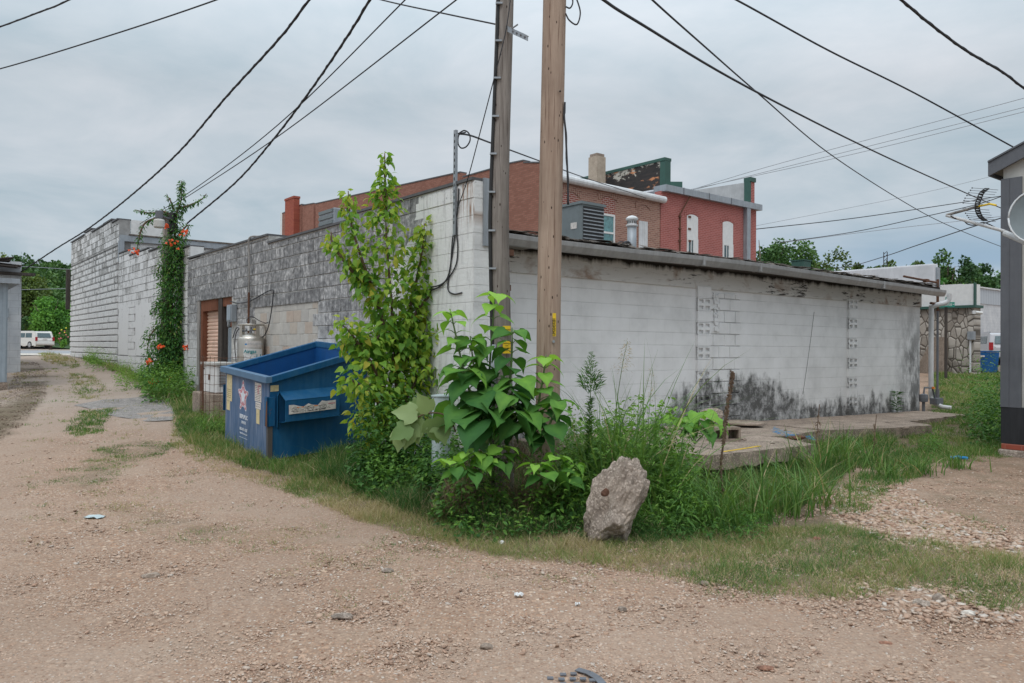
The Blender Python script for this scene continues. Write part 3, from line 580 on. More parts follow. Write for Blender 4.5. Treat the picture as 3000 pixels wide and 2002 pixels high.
# roof deck, drip edge
mb = MB(); mb.wb(T+.02, WU1+.25, WV-.34, 11.4, FZ1+.055, FZ1+.10, FZ1+.16); mb.build('roof_deck', M_FRAMED, nb_)
mb = MB(); mb.wb(T+.02, WU1+.27, WV-.02, 11.4, FZ1+.165, FZ1+.19, FZ1+.20)
r_ = random.Random(12)
for k in range(420):
    a = r_.uniform(T+.1, WU1+.15); s_ = r_.uniform(.05, .28)
    c = W(a, WV-.33+r_.uniform(.0, .28), FZ1+.125+r_.uniform(0, .05)); mb.cbox(c, U*s_+V*r_.uniform(-.05, .05), V*r_.uniform(.08, .25)+ZV*r_.uniform(0, .05), ZV*.006+V*.002)
mb.build('roofing', M_ROOF, nb_)
mb = MB(); mb.wb(T+.05, WU1, WV-.30, WV-.035, FZ1-.02, FZ1+.05)
mb.build('soffit', M_FRAMED, nb_)
# gutter: an open trough in lengths that sag a little
gz = lambda u: FZ1+.085-.03*math.sin(max(0, u-10)*.9)*(u > 10)-.02*math.sin(u*.8)-(.08*(u-11.5)/2 if u > 11.5 else 0)
us = [.30, .75, 1.6, 3.0, 4.6, 6.2, 7.8, 9.2, 10.6, 11.8, 12.8, 13.6]
prof = [(0, 0), (.0, -.11), (-.03, -.125), (-.10, -.125), (-.135, -.05), (-.135, -.01), (-.15, .0), (-.15, -.012), (-.145, -.06), (-.105, -.14), (-.02, -.14), (.012, -.115), (.012, 0)]
mb = MB(); vs = [W(u_, WV-.33+p[0], gz(u_)+p[1]+(.10 if i == 0 else 0)) for i, u_ in enumerate(us) for p in prof]; n_ = len(prof)
mb.add(vs, [(i*n_+k, i*n_+(k+1) % n_, (i+1)*n_+(k+1) % n_, (i+1)*n_+k) for i in range(len(us)-1) for k in range(n_)]+[tuple(range(n_)), tuple((len(us)-1)*n_+k for k in range(n_))])
for u_ in (4.7, 6.25, 10.62):
    mb.wb(u_, u_+.05, WV-.33-.155, WV-.33+.01, gz(u_)-.145, gz(u_)+.003)
mb.build('gutter', M_GUT, nb_)
# downspout and conduit at the far corner
ud = wu(2712)+.08
mb = MB(); mb.tube(crom([W(ud+.22, WV-.40, FZ1-.03), W(ud+.20, WV-.36, FZ1-.22), W(ud+.02, WV-.12, FZ1-.33), W(ud, WV-.09, FZ1-.50), W(ud, WV-.09, .55)], 5), .055, 10)
mb.tube([W(ud, WV-.09, .55), W(ud-.0, WV-.11, .40), W(ud+.1, WV-.3, .30), W(ud+.2, WV-.45, .28)], .05, 10); mb.build('downspout', M_GUTW, nb_)
mb = MB(); mb.tube([W(ud+.22, WV-.14, .62), W(ud+.22, WV-.14, 2.55)], .026, 8); mb.tube([W(ud+.22, WV-.14, .50), W(ud+.22, WV-.14, .70)], .045, 8); mb.build('conduit', M_DKPIPE, nb_)
mb = MB(); mb.tube([W(ud+.22, WV-.14, 2.55), W(ud+.22, WV-.14, 3.30)], .03, 8); mb.tube([W(ud+.22, WV-.14, 3.22), W(ud-1.3, WV-.05, 3.28)], .025, 8); mb.tube([W(ud+.22, WV-.14, 2.72), W(ud-.15, WV-.14, 2.72)], .03, 8); mb.cbox(W(ud-.3, WV-.1, 3.24), U*.16, V*.08, ZV*.07)
mb.build('roof_pipe', M_RUST, nb_)
mb = MB(); mb.lathe(W(ud-.55, WV-.16, .42), [(.02, 0), (.09, .02), (.10, .10), (.09, .18), (.04, .20)], 14); mb.tube([W(ud-.55, WV-.16, .05), W(ud-.55, WV-.16, .45)], .035, 8)
mb.tube([W(ud-.55, WV-.16, .6), W(ud-.50, WV-.16, .76), W(ud-.1, WV-.16, .74), W(ud+.05, WV-.16, .5)], .02, 8); mb.cbox(W(ud+.08, WV-.18, .43), U*.34, V*.16, ZV*.14)
mb.build('gas_meter', M_DKPIPE, nb_)
mb = MB(); mb.cbox(W(ud-.12, WV-.19, .745), U*.06, V*.05, ZV*.05); mb.build('pipe_fitting', M_ORNG, nb_)
# end bracket of sheet metal on the corner, broken brick behind it
mb = MB(); mb.wb(.14, .30, -.03, -.012, 2.80, 3.60); mb.wb(.12, .14, -.03, .0, 2.80, 3.60); mb.build('corner_flashing', M_GALV, nb_)
mb = MB(); mb.wb(T, T+.12, .1, .5, 1.9, 3.45); r_ = random.Random(5)
for k in range(40): mb.cbox(W(T+r_.uniform(0, .12), r_.uniform(.0, .4), r_.uniform(2.1, 3.5)), U*r_.uniform(.05, .12), V*.1, ZV*r_.uniform(.04, .09))
mb.build('broken_edge', M_RUST, nb_)
mb = MB(); mb.wb(T+.05, T+.95, WV-.25, WV-.04, 2.93, 2.96); mb.build('eave_end', M_FRAME, nb_)
# vertical hairline crack and stray cord on the white wall
tag(MB().tube([W(wu(2384), WV-.006, 2.35), W(wu(2376), WV-.006, 1.9), W(wu(2364), WV-.006, 1.3), W(wu(2352), WV-.006, .75)], .003, 5).build('cord', M_WIRE), 'thin dark cord hanging down the middle of the white rear wall', 'cord')
# roll-up door in the alley wall
g0 = .50
mb = MB(); mb.wb(-.012, .12, DV1+.0, DV1+.16, .2, DZ); mb.build('concrete_jamb', M_FRAME, nb_)
mb = MB(); mb.wb(.02, .26, DV1-.14, DV1-.003, .3, DZ-.004); mb.wb(.02, .26, DV0+.98, DV1-.14, DZ-.24, DZ-.004); mb.wb(.02, .2, DV0+.004, DV0+.62, DZ-.18, DZ-.004); mb.build('door_frame', M_FRAMER, nb_)
mb = MB(); mb.wb(.0, .28, DV0+.62, DV0+.86, .3, DZ-.004); mb.build('door_post', M_FRAMED, nb_)
mb = MB(); nsl = 24; z0, z1 = .42, DZ-.24; hh = (z1-z0)/nsl; v0, v1 = DV0+.86, DV1-.14
for k in range(nsl):
    z = z0+k*hh; pr = [(.145, 0), (.125, .15), (.12, .6), (.14, .8), (.146, 1)]
    for (a, b), (c, d) in zip(pr[:-1], pr[1:]): mb.quad(W(a, v0, z+b*hh), W(a, v1, z+b*hh), W(c, v1, z+d*hh), W(c, v0, z+d*hh))
dr = mb.build('roll_up_door', M_TAN, nb_); MB().cbox(W(.11, v0+.1, 1.45), U*.03, V*.12, ZV*.05).build('handle', M_BLK, dr)
mb = MB(); mb.wb(.14, .17, DV0+.004, DV0+.62, .3, DZ-.62)
for k in range(6): mb.wb(.12, .14, DV0+.03+k*.1, DV0+.08+k*.1, .3, DZ-.64)
mb.build('side_panel', M_TARP, nb_); mb = MB(); mb.wb(.14, .17, DV0+.004, DV0+.62, DZ-.6, DZ-.19); mb.build('transom_board', M_FRAMER, nb_)
mb = MB(); mb.wb(.35, .45, DV0, DV1, .2, DZ); mb.build('inner_wall', M_FRAMED, nb_)
# pipes, meter box and cables on the alley wall
bx = thing('electrical_box', W(-.06, 8.2, 2.1), 'grey metal electrical box on the block wall beside the tan roll-up door', 'electrical box', rz=TH)
MB().wb(-.13, -.02, 8.06, 8.34, 2.08, 2.42).build('housing', M_GALV, bx, bevel=.01); MB().wb(-.14, -.131, 8.09, 8.31, 2.11, 2.39).build('cover', M_TARP, bx)
MB().tube(crom([W(-.06, 8.36, 2.2), W(-.05, 8.45, 2.0), W(.0, 8.6, 2.1)], 4), .03).build('elbow', M_GALV, bx)
vp = thing('vent_pipe', W(-.06, 7.28, .8), 'tall rusty conduit pipe running up the grey alley wall to the parapet', 'pipe', rz=TH)
MB().tube([W(-.06, 7.28, .9), W(-.06, 7.28, 2.62)], .022, 8).build('lower_pipe', M_RUST, vp)
MB().tube(crom([W(-.06, 7.28, 2.62), W(-.07, 7.24, 3.0), W(-.06, 7.30, 3.4), W(-.06, 7.28, 3.66), W(.1, 7.15, 3.69)], 5), .018, 8).build('upper_pipe', M_FRAME, vp)
def cable(name, pts, r, label, group=None, mat=None, n=6, cat='cable', sub=8, twist=False):
    c = crom(pts, sub); mb = MB(); mb.tube(c, r, n)
    if twist:
        L = 0; acc = [0]
        for a, b in zip(c[:-1], c[1:]): L += (b-a).length; acc.append(L)
        m2 = int(L/.05); hel = []
        for k in range(m2+1):
            s = L*k/m2; i = min(int(np.searchsorted(acc, s)), len(c)-1); i = max(i, 1); t = (s-acc[i-1])/max(1e-6, acc[i]-acc[i-1]); p = c[i-1].lerp(c[i], t); d = (c[i]-c[i-1]).normalized(); a = d.cross(ZV).normalized(); b = d.cross(a); an = s*14; hel.append(p+(a*math.cos(an)+b*math.sin(an))*r*.55)
        mb.tube(hel, r*.75, 5)
    o = mb.build(name, mat or M_WIRE, smooth=True, org=c[0]); return tag(o, label, cat, group)
cable('cable', [W(-.04, 8.4, 2.50), W(-.05, 7.9, 2.44), W(-.05, 7.2, 2.46), W(-.06, 6.2, 2.60), W(-.06, 6.05, 2.5), W(-.08, 6.25, 1.9), W(-.1, 6.7, 1.72), W(-.15, 7.2, 1.8), W(-.2, 7.5, 1.95), W(-.2, 7.75, 1.75)], .010, 'black cable drooping across the grey wall above the gas tank')
bxx = MB(); bxx.cbox(W(-.05, 7.08, 2.02), U*.06, V*.07, ZV*.16); tag(bxx.build('wall_socket', M_FRAME), 'small weathered outlet box beside the vertical pipe', 'outlet box')
# mast strut with hanging cables near the corner
vm = .35
ms_ = thing('cable_mast', W(-.05, vm, 3.0), 'perforated galvanised strut mast standing up from the wall top near the corner', 'mast', rz=TH)
mb = MB(); zt_ = EYE+(1014-375)/F*9.2
mb.cbox(W(-.045, vm, (2.95+zt_)/2), V*.045, U*.005, ZV*(zt_-2.95)); mb.cbox(W(-.03, vm-.02, (2.95+zt_)/2), U*.03, V*.004, ZV*(zt_-2.95)); mb.build('strut', M_GALV, ms_)
z = 3.1
while z < zt_-.05: MB().cbox(W(-.0485, vm, z), V*.016, U*.002, ZV*.035).build('slot', M_BLK, ms_); z += .075
Zm = 9.3
for i, (pts, lab) in enumerate([([(1332, 573), (1336, 660), (1322, 760), (1314, 815), (1313, 850), (1330, 862), (1353, 858)], 'black cable with a hooked loose end hanging on the painted wall'),
                 ([(1344, 553), (1341, 610), (1326, 700), (1318, 790), (1300, 830), (1272, 848), (1245, 853)], 'middle black cable hanging on the painted wall then running left into the sapling'),
                 ([(1336, 612), (1338, 680), (1341, 730), (1336, 775), (1316, 812), (1290, 835), (1255, 843)], 'rightmost of the hanging black cables bulging right on the painted wall')]):
    cable('cable', [px(x, y, 8.93+(1386-x)*.0056) for x, y in pts], .009, lab, 'cables hanging from the mast')
cable('cable', [px(x, y, 9.3) for x, y in ((1343, 392), (1360, 383), (1374, 392), (1377, 412), (1366, 430), (1351, 434), (1342, 420), (1345, 395), (1365, 388))], .009, 'coiled loop of black cable at the top of the strut mast')
# middle building (grey-white) and far ornamental building along the alley
mid = thing('block_building', W(0, 11.5, .3), 'middle stretch of whitewashed block alley wall with a stepped top behind the vine', 'building', rz=TH)
steps = [(11.5, 12.6, 3.93), (12.6, 14.05, 4.05), (14.05, 15.3, 4.16), (15.3, 17.6, 4.25), (17.6, 18.98, 4.43)]
mb = MB()
for a, b, z in steps: mb.wb(.03, .35, a, b, -.2, z)
mb.build('wall', M_GRV, mid); mb = MB()
for i, (a, b, z) in enumerate(steps): blocks(mb, lambda a_, z_, d: W(.03-d, a_, z_), a, b, .3, z-.02, dep=.028, seed=20+i, zoff=.06, skip=lambda a_, z_: (12.3 < a_ < 13.5 or 14.9 < a_ < 16.7 or 17.6 < a_ < 18.9) and 1.35 < z_ < (2.7 if a_ > 14 else 3.7))
mb.build('blocks', M_MID, mid)
for a, b, z in ((12.3, 13.5, 3.7), (14.9, 16.7, 2.75), (17.6, 18.9, 2.75)): MB().wb(.0, .03, a, b, 1.3, z).build('plaster_panel', M_MIDP, mid, label='smooth white plastered panel')
mb = MB()
for a, b, z in steps: mb.wb(-.01, .36, a, b-.004, z, z+.03)
mb.build('coping', M_COP, mid)
for i, (a, b, z) in enumerate(steps): MB().wb(.04, .345, a-.003, a, z-.25, z).build('step_end', M_WPAINT, mid)
fb = thing('ornamental_block_building', W(0, 19.1, .9), 'tall far building of patterned whitewashed ornamental blocks with a stepped parapet', 'building', rz=TH)
fs = [(19.12, 20.0, 5.52), (20.0, 21.3, 5.62), (21.3, 23.4, 5.60), (23.4, 24.8, 5.72), (24.8, 27.7, 5.66)]
mb = MB()
for a, b, z in fs: mb.wb(.03, .35, a, b, .0, z)
mb.wb(-.0, .03, 19.12, 27.7, 4.72, 4.78)
mb.build('wall', M_GRV, fb); mb = MB()
for i, (a, b, z) in enumerate(fs):
    blocks(mb, lambda a_, z_, d: W(.03-d, a_, z_), a, b, .9, 4.71, bw=.2032, bh=.2032, gap=.035, gv=.055, dep=.034, jit=.008, cham=.016, stag=False, zoff=.1, seed=30+i); blocks(mb, lambda a_, z_, d: W(.03-d, a_, z_), a, b, 4.79, z-.02, gap=.01, dep=.03, zoff=.1, seed=40+i)
mb.build('ornamental_blocks', M_FAR, fb); mb = MB()
for a, b, z in fs: mb.wb(-.03, .37, a, b-.004, z, z+.04)
mb.build('coping', M_COP, fb)
mb = MB(); mb.wb(.36, 13, 19.12, 19.4, 3.0, 4.84); blocks(mb, lambda a_, z_, d: W(a_, 19.12-d, z_), .36, 13, 3.2, 4.8, gap=.01, dep=.02, seed=50); mb.build('end_wall', M_MIDU, fb)
mb = MB(); mb.wb(.04, 13.2, 19.0, 19.11, 4.845, 5.03); mb.wb(.0, .16, 18.99, 19.11, 4.2, 4.845); mb.build('metal_fascia', M_GALV, fb)
mb = MB(); mb.wb(.3, 13.2, 18.98, 27.6, 5.035, 5.08); mb.build('roof', M_ROOF, fb); mb = MB(); mb.wb(.37, 1.5, 19.13, 19.18, 5.09, 5.55); mb.build('parapet_return', M_WPAINT, fb)
mb = MB(); mb.wb(-.15, -.01, 27.72, 27.86, 3.0, 4.6); mb.build('corner_board', M_FRAMED, fb)
# small things on the near roof behind the parapet
rv = thing('roof_vent', W(.9, 4.3, 3.2), 'grey louvred air unit lying on the roof behind the grey parapet', 'air unit', rz=TH)
p0 = px(1015, 640, 12.4); MB().cbox(p0+Vector((0, 0, -.15)), U*.7, V*.55, ZV*.5).build('casing', M_GALV, rv, bevel=.02)
mb = MB()
for k in range(5): mb.cbox(p0+U*-.36+Vector((0, 0, -.3+k*.09)), V*.5, U*.02, ZV*.05)
mb.build('louvre', M_ACG, rv)
# ---------------------------------------------------------------- brick buildings behind
O1 = C0; BV = 13.1; BU0 = 12.45
def plane_u(x, v):  # u on plane v=const seen at photo column x
    k = (x-1500)/F; A = W(0, v); return (k*A.y-A.x)/(U.x-k*U.y)
def plane_v(x, u):
    k = (x-1500)/F; A = W(u, 0); return (k*A.y-A.x)/(V.x-k*V.y)
def zat(x, y, p): q = px(x, y, p.y); return q.z
# orange brick building: long wall facing the alley
ob = thing('brick_building', W(BU0, BV, .8), 'long orange brick building with a stepped parapet behind the grey block wall', 'building', rz=TH)
tops = [(823, 627, 880, 600), (882, 603, 915, 597), (921, 598, 1345, 506), (1352, 520, 1470, 487), (1470, 484, 1530, 472), (1530, 478, 1590, 478)]
mb = MB(); cop = MB(); vs_ = []
for x0, y0, x1, y1 in tops:
    va, vb = plane_v(x0, BU0), plane_v(x1, BU0)
    if x1 >= 1590: vb = BV
    za, zb_ = zat(x0, y0, W(BU0, va)), zat(x1, y1, W(BU0, vb))
    mb.hexa([W(BU0, va, 0), W(BU0, vb, 0), W(BU0+.3, vb, 0), W(BU0+.3, va, 0), W(BU0, va, za), W(BU0, vb, zb_), W(BU0+.3, vb, zb_), W(BU0+.3, va, za)])
    cop.hexa([W(BU0-.02, va, za), W(BU0-.02, vb, zb_), W(BU0+.32, vb, zb_), W(BU0+.32, va, za), W(BU0-.02, va, za+.05), W(BU0-.02, vb, zb_+.05), W(BU0+.32, vb, zb_+.05), W(BU0+.32, va, za+.05)])
    vs_.append((va, vb, za, zb_))
mb.build('wall', M_BRL, ob); cop.build('coping', M_COP, ob)
mb = MB(); va, vb = plane_v(848, BU0), plane_v(874, BU0); za = zat(861, 592, W(BU0, va)); mb.wb(BU0-.35, BU0-.003, min(va, vb), max(va, vb), 0, za); mb.wb(BU0-.38, BU0+.02, min(va, vb)-.04, max(va, vb)+.04, za, za+.12); mb.build('chimney', M_BRPOST, ob)
va = vs_[0][0]; mb = MB(); mb.wb(BU0, BU0+6, va, va+.3, 0, vs_[0][2]+.1); mb.build('front_wall', M_WPAINT, ob)
# brown brick building: rear wall facing the camera
wB = lambda x: plane_u(x, BV)
bb = thing('brick_building', W(wB(1640), BV, .8), 'brown brick building with bricked up arched windows and a long pale gutter', 'building', rz=TH)
uA, uB, uC = BU0+.02, wB(1932), wB(2212)
zA = zat(1650, 530, W(wB(1650), BV)); zB = zat(1932, 588, W(uB, BV)); zC = zat(2205, 620, W(uC, BV)); zR = zat(1945, 560, W(uB, BV))
mb = MB(); mb.wb(uA, uB, BV, BV+.3, 0, min(zA, zB)+.0); mb.build('rear_wall', M_BRU, bb)
mb = MB(); zz_ = min(zA, zB); c0, c1 = W(uA-.0, BV-.12, zA+.05), W(uB+.12, BV-.12, zB+.02); mb.tube([c0, c1], .14, 12); mb.wb(uA, uB+.1, BV-.12, BV+.5, zz_+.004, zz_+.16); mb.build('gutter', M_GUTW, bb)
mb = MB(); mb.wb(uA, uB, BV+.3, BV+20, zz_+.16, zz_+.2, zz_+.5); mb.build('roof', M_MEMB, bb)
def arch(mb, ua, ub, z0, z1, rise, dv0, dv1, n=8):
    pts = [W(ua, dv0, z0), W(ub, dv0, z0)]+[W(ub-(ub-ua)*k/n, dv0, z1+rise*(1-(2*k/n-1)**2)) for k in range(n+1)]; mb.prism(pts, V*(dv1-dv0))
for xa, xb, yt, yb, nm in ((1645, 1690, 565, 640, 0), (1758, 1800, 578, 700, 1), (1867, 1896, 603, 730, 2)):
    ua, ub = wB(xa), wB(xb); z1 = zat(xa, yt+8, W(ua, BV)); z0 = zat(xa, yb, W(ua, BV))
    mb = MB(); arch(mb, ua, ub, z0, z1, .16, BV-.012, BV-.0); mb.build('bricked_window', M_BRI if nm < 2 else M_BRU, bb)
    mb = MB(); n = 11
    for k in range(n):
        t = k/(n-1); uu = ua-.12+(ub-ua+.24)*t; zc = z1+.16*(1-(2*t-1)**2)+.13; tl = (t-.5)*.5
        mb.cbox(W(uu, BV-.012, zc), U*.085-ZV*tl*.05, V*.03, ZV*.24+U*tl*.12)
    mb.build('brick_arch', M_BRU, bb)
def sash(root, xa, xb, ya, yb, xw, glass, frame, v0=BV, mid=.5):
    ua, ub = xw(xa), xw(xb); z1 = zat(xa, ya, W(ua, v0)); z0 = zat(xa, yb, W(ua, v0)); t = .07
    mb = MB(); mb.wb(ua, ua+t, v0-.05, v0+.02, z0, z1); mb.wb(ub-t, ub, v0-.05, v0+.02, z0, z1); mb.wb(ua+t, ub-t, v0-.05, v0+.02, z1-t, z1); mb.wb(ua+t, ub-t, v0-.05, v0+.02, z0+(z1-z0)*mid-.035, z0+(z1-z0)*mid+.035); mb.wb(ua+t, ub-t, v0-.05, v0+.02, z0, z0+t)
    w_ = mb.build('window', frame, root); MB().wb(ua+t, ub-t, v0-.02, v0-.01, z0+t, z1-t).build('pane', glass, w_)
sash(bb, 1758, 1797, 625, 735, wB, M_GLASST, M_WPAINT)
mb = MB(); ua, ub = wB(1868), wB(1893); z1 = zat(1868, 647, W(ua, BV))
for k in range(5): mb.wb(ua+(ub-ua)*k/5+.004, ua+(ub-ua)*(k+1)/5-.004, BV-.05, BV-.003, z1-2.4, z1)
mb.build('door_panel', M_GUTW, bb)
# red painted building
rb_ = thing('brick_building', W(uB, BV, .8), 'red painted brick building with two tall boarded windows and a grey box gutter', 'building', rz=TH)
zr = zat(2205, 617, W(uC, BV)); zl = zat(1950, 560, W(uB, BV))
mb = MB(); mb.hexa([W(uB+.003, BV-.03, 0), W(uC, BV-.03, 0), W(uC, BV+.3, 0), W(uB+.003, BV+.3, 0), W(uB+.003, BV-.03, zl), W(uC, BV-.03, zr), W(uC, BV+.3, zr), W(uB+.003, BV+.3, zl)]); mb.build('rear_wall', M_BRR, rb_)
mb = MB(); mb.hexa([W(uB+.05, BV-.25, zl-.02), W(uC+.15, BV-.25, zr-.02), W(uC+.15, BV+.4, zr+.003), W(uB+.05, BV+.4, zl+.003), W(uB+.05, BV-.25, zl+.24), W(uC+.15, BV-.25, zr+.24), W(uC+.15, BV+.4, zr+.24), W(uB+.05, BV+.4, zl+.24)]); mb.build('box_gutter', M_GALV, rb_)
for xx in (2000, 2075, 2140): uu = plane_u(xx, BV-.25); t_ = (uu-uB)/(uC-uB); mb = MB(); mb.wb(uu, uu+.04, BV-.265, BV-.25, zl+(zr-zl)*t_-.03, zl+(zr-zl)*t_+.25); mb.build('gutter_strap', M_DKPIPE, rb_)
mb = MB(); mb.wb(uB+.1, uC, BV+.3, BV+20, zr+.1, zr+.15, zr+.6); mb.build('roof', M_MEMB, rb_)
bv = BV-.03
for xa, xb, ya, ym, yb in ((2010, 2042, 628, 697, 762), (2115, 2145, 648, 713, 775)):
    ua, ub = plane_u(xa, bv), plane_u(xb, bv); P = W(ua, bv); z1, zm, z0 = zat(xa, ya, P), zat(xa, ym, P), zat(xa, yb, P)
    mb = MB(); arch(mb, ua, ub, zm, z1-.06, .08, bv-.02, bv-.002); mb.build('window_board', M_WPAINT, rb_, label='white painted board filling the upper window')
    mb = MB(); mb.wb(ua, ua+.08, bv-.04, bv-.002, z0, zm-.005); mb.wb(ub-.32, ub, bv-.04, bv-.002, z0, zm-.005); mb.wb(ua+.08, ub-.32, bv-.04, bv-.002, zm-.08, zm-.005); mb.wb(ua+(ub-ua)*.34, ua+(ub-ua)*.34+.04, bv-.03, bv-.002, z0, zm-.08)
    w_ = mb.build('window', M_WPAINT, rb_); MB().wb(ua+.08, ub-.32, bv-.012, bv-.004, z0, zm-.08).build('pane', M_GLASS, w_)
    mb = MB(); n = 9
    for k in range(n):
        t = k/(n-1); mb.cbox(W(ua-.1+(ub-ua+.2)*t, bv-.006, z1+.13+.12*(1-(2*t-1)**2)-.1), U*.1, V*.02, ZV*.2)
    mb.build('brick_arch', M_BRR, rb_)
mb = MB(); ua = plane_u(2176, bv); zt = zr+.2; mb.wb(ua, ua+.26, bv-.2, bv-.004, zt-5.2, zt-.05); mb.build('downspout', M_GALV, rb_)
mb = MB(); ua = plane_u(1988, bv); mb.tube([W(ua+.5, BV-.2, zl), W(ua+.02, bv-.03, zl-.8), W(ua, bv-.03, zl-7)], .03, 6)
for k in range(12):
    z = zl-.9-k*.5; mb.cbox(W(ua, bv-.04, z), U*.14, V*.05, ZV*.06); mb.cbox(W(ua+.62, bv-.03, z+.05), U*.16, V*.04, ZV*.08)
mb.build('conduit_brackets', M_RUST, rb_)
# tar black party wall with green coping
pw = thing('party_wall', W(uB, BV+.2, 3), 'tarred black and peeling white party wall with green metal coping above the brown building', 'wall', rz=TH)
ue = uB+.35; ztp = zat(1950, 470, W(ue, BV+.05)); v1_ = 7.5
mb = MB(); mb.wb(ue-.0, ue+.3, BV+.32, BV+v1_, zl-1, ztp); mb.build('wall', M_TAR, pw)
mb = MB(); mb.wb(ue-.05, ue+.36, BV+.04, BV+v1_+8, ztp+.004, ztp+.12); mb.wb(ue-.02, ue+.33, BV+.05, BV+.31, zl+.25, ztp); mb.build('coping', M_GRN, pw)
mb = MB(); mb.prism([W(ue-.3, BV+.3, zl-.4), W(ue-.3, BV+2.4, zl-.4), W(ue-.02, BV+2.4, zl-.1), W(ue-.02, BV+.3, zl+.22)], U*.02+ZV*.02); mb.build('flashing', M_MEMB, pw)
# tan chimney
ch = thing('chimney', px(1750, 520, 33.5), 'tan rendered brick chimney beside the tarred party wall', 'chimney', rz=TH)
c = px(1749, 500, 33.0); zt = px(1749, 462, 33).z; mb = MB(); mb.wb(*((lambda q: (q[0]-.26, q[0]+.26, q[1]-.26, q[1]+.26))(((c-C0).dot(U), (c-C0).dot(V)))), 5.5, zt); mb.build('stack', concrete('chimney_render', (.27, .215, .165), (.42, .345, .27), 4, .2), ch)
mb = MB(); q = ((c-C0).dot(U), (c-C0).dot(V)); mb.wb(q[0]-.22, q[0]+.22, q[1]-.22, q[1]+.22, zt+.003, zt+.13); mb.build('cap', M_CBLK, ch)
M_CLAD = paint('pale_cladding', (.40, .40, .40), .5, (.30, .30, .295), amt=.5)
wp = thing('party_wall', W(uC, BV, 3), 'pale metal clad parapet wall with green trim at the right end of the red building', 'wall', rz=TH)
ztp = zat(2195, 535, W(uC, BV)); mb = MB(); mb.hexa([W(uC-.36, BV+.35, zr+.1), W(uC-.02, BV+.35, zr+.1), W(uC-.02, BV+9, zr+.1), W(uC-.36, BV+9, zr+.1), W(uC-.36, BV+.35, ztp), W(uC-.02, BV+.35, ztp), W(uC-.02, BV+9, ztp+.3), W(uC-.36, BV+9, ztp+.3)]); mb.build('cladding', M_CLAD, wp)
mb = MB(); mb.wb(uC-.30, uC-.02, BV+.05, BV+.34, zr+.25, ztp-.0); mb.build('brick_end', M_BRR, wp); mb = MB(); mb.wb(uC-.40, uC+.02, BV+.0, BV+.36, ztp+.003, ztp+.2); mb.wb(uC-.40, uC-.303, BV+.04, BV+.34, zr+.25, ztp); mb.build('trim', M_GRN, wp)
gb = thing('roof_hatch', px(1977, 550, 37), 'small green capped roof vent above the box gutter', 'roof vent'); c = px(1977, 545, 37)
MB().cbox(c, (.6, 0, 0), (0, .6, 0), (0, 0, .28)).build('cap', M_GRN, gb); MB().cbox(c-Vector((0, 0, .35)), (.5, 0, 0), (0, .5, 0), (0, 0, .4)).build('base', M_MEMB, gb)
g2 = thing('rooftop_unit', px(2346, 790, 24), 'pale green metal box on the roof at the right', 'roof unit'); c = px(2347, 790, 24); MB().cbox(c, U*.42, V*.42, ZV*.5).build('housing', M_GRN, g2, bevel=.02); MB().cbox(c+ZV*.27, U*.46, V*.46, ZV*.03).build('lid', M_GRN, g2)
# air conditioner on the rear building roof
c = px(1704, 716, 12.55); qa = (c-C0).dot(U); qb = (c-C0).dot(V); z0 = FZ1+.12; zt = px(1704, 604, 12.55).z
ac = thing('air_conditioner', W(qa, qb, z0), 'large grey air conditioning condenser on the roof edge behind the tan pole', 'air conditioner', rz=TH)
MB().wb(qa-.26, qa+.26, qb-.26, qb+.26, z0, zt).build('cabinet', M_ACG, ac, bevel=.03)
mb = MB()
for k in range(12): z = z0+.08+k*(zt-z0-.14)/12; mb.wb(qa-.22, qa+.24, qb-.275, qb-.261, z, z+.018)
mb.build('louvre', M_GALV, ac); MB().wb(qa-.22, qa+.24, qb-.266, qb-.2605, z0+.06, zt-.06).build('coil', M_BLK, ac)
mb = MB(); mb.wb(qa-.28, qa-.261, qb-.28, qb+.28, zt-.03, zt+.012); mb.wb(qa-.26, qa+.28, qb-.28, qb-.261, zt-.03, zt+.012); mb.wb(qa-.26, qa+.28, qb-.26, qb+.28, zt+.001, zt+.02); mb.build('top_rim', M_ACG, ac)
MB().wb(qa-.266, qa-.261, qb-.16, qb-.02, z0+.42, z0+.52).build('label_plate', M_STICK, ac); MB().wb(qa-.268, qa-.261, qb-.2, qb-.08, z0, z0+.22).build('service_valve', M_STICK, ac)
cable('hose', [W(qa+.3, qb-.42, z0+.04), W(qa+.6, qb-.3, z0+.2), W(qa+.85, qb-.2, z0+.30), W(qa+1.0, qb-.15, z0+.26), W(qa+1.06, qb-.12, z0+.05)], .022, 'thick black insulated hose arching from the condenser across the roof', cat='hose')
cable('cable', [W(qa+.25, qb-.44, z0+.02), W(qa+.5, qb-.35, z0+.24), W(qa+.75, qb-.25, z0+.27), W(qa+.95, qb-.2, z0+.2), W(qa+1.05, qb-.1, z0+.02)], .010, 'thin black cable beside the insulated hose on the roof')
c = px(1851, 715, 14.2); fl = thing('flue', Vector((c.x, c.y, FZ1+.1)), 'grey metal flue pipe with a pale slotted cap on the roof', 'flue'); zt = px(1851, 636, 14.2).z
MB().cyl((c.x, c.y, FZ1+.1), (c.x, c.y, zt-.16), .085, n=20).build('pipe', M_GALV, fl, smooth=True)
MB().lathe((c.x, c.y, zt-.19), [(.09, 0), (.11, .02), (.11, .04), (.085, .05), (.085, .12), (.11, .13), (.115, .16), (.07, .2), (.02, .215)], 24).build('cap', M_GUTW, fl)
mb = MB()
for k in range(16): a = k*math.pi/8; mb.cbox((c.x+.086*math.cos(a), c.y+.086*math.sin(a), zt-.105), (-.016*math.sin(a), .016*math.cos(a), 0), (.004*math.cos(a), .004*math.sin(a), 0), (0, 0, .045))
mb.build('slots', M_BLK, fl)
pm = MB(); r_ = random.Random(9)
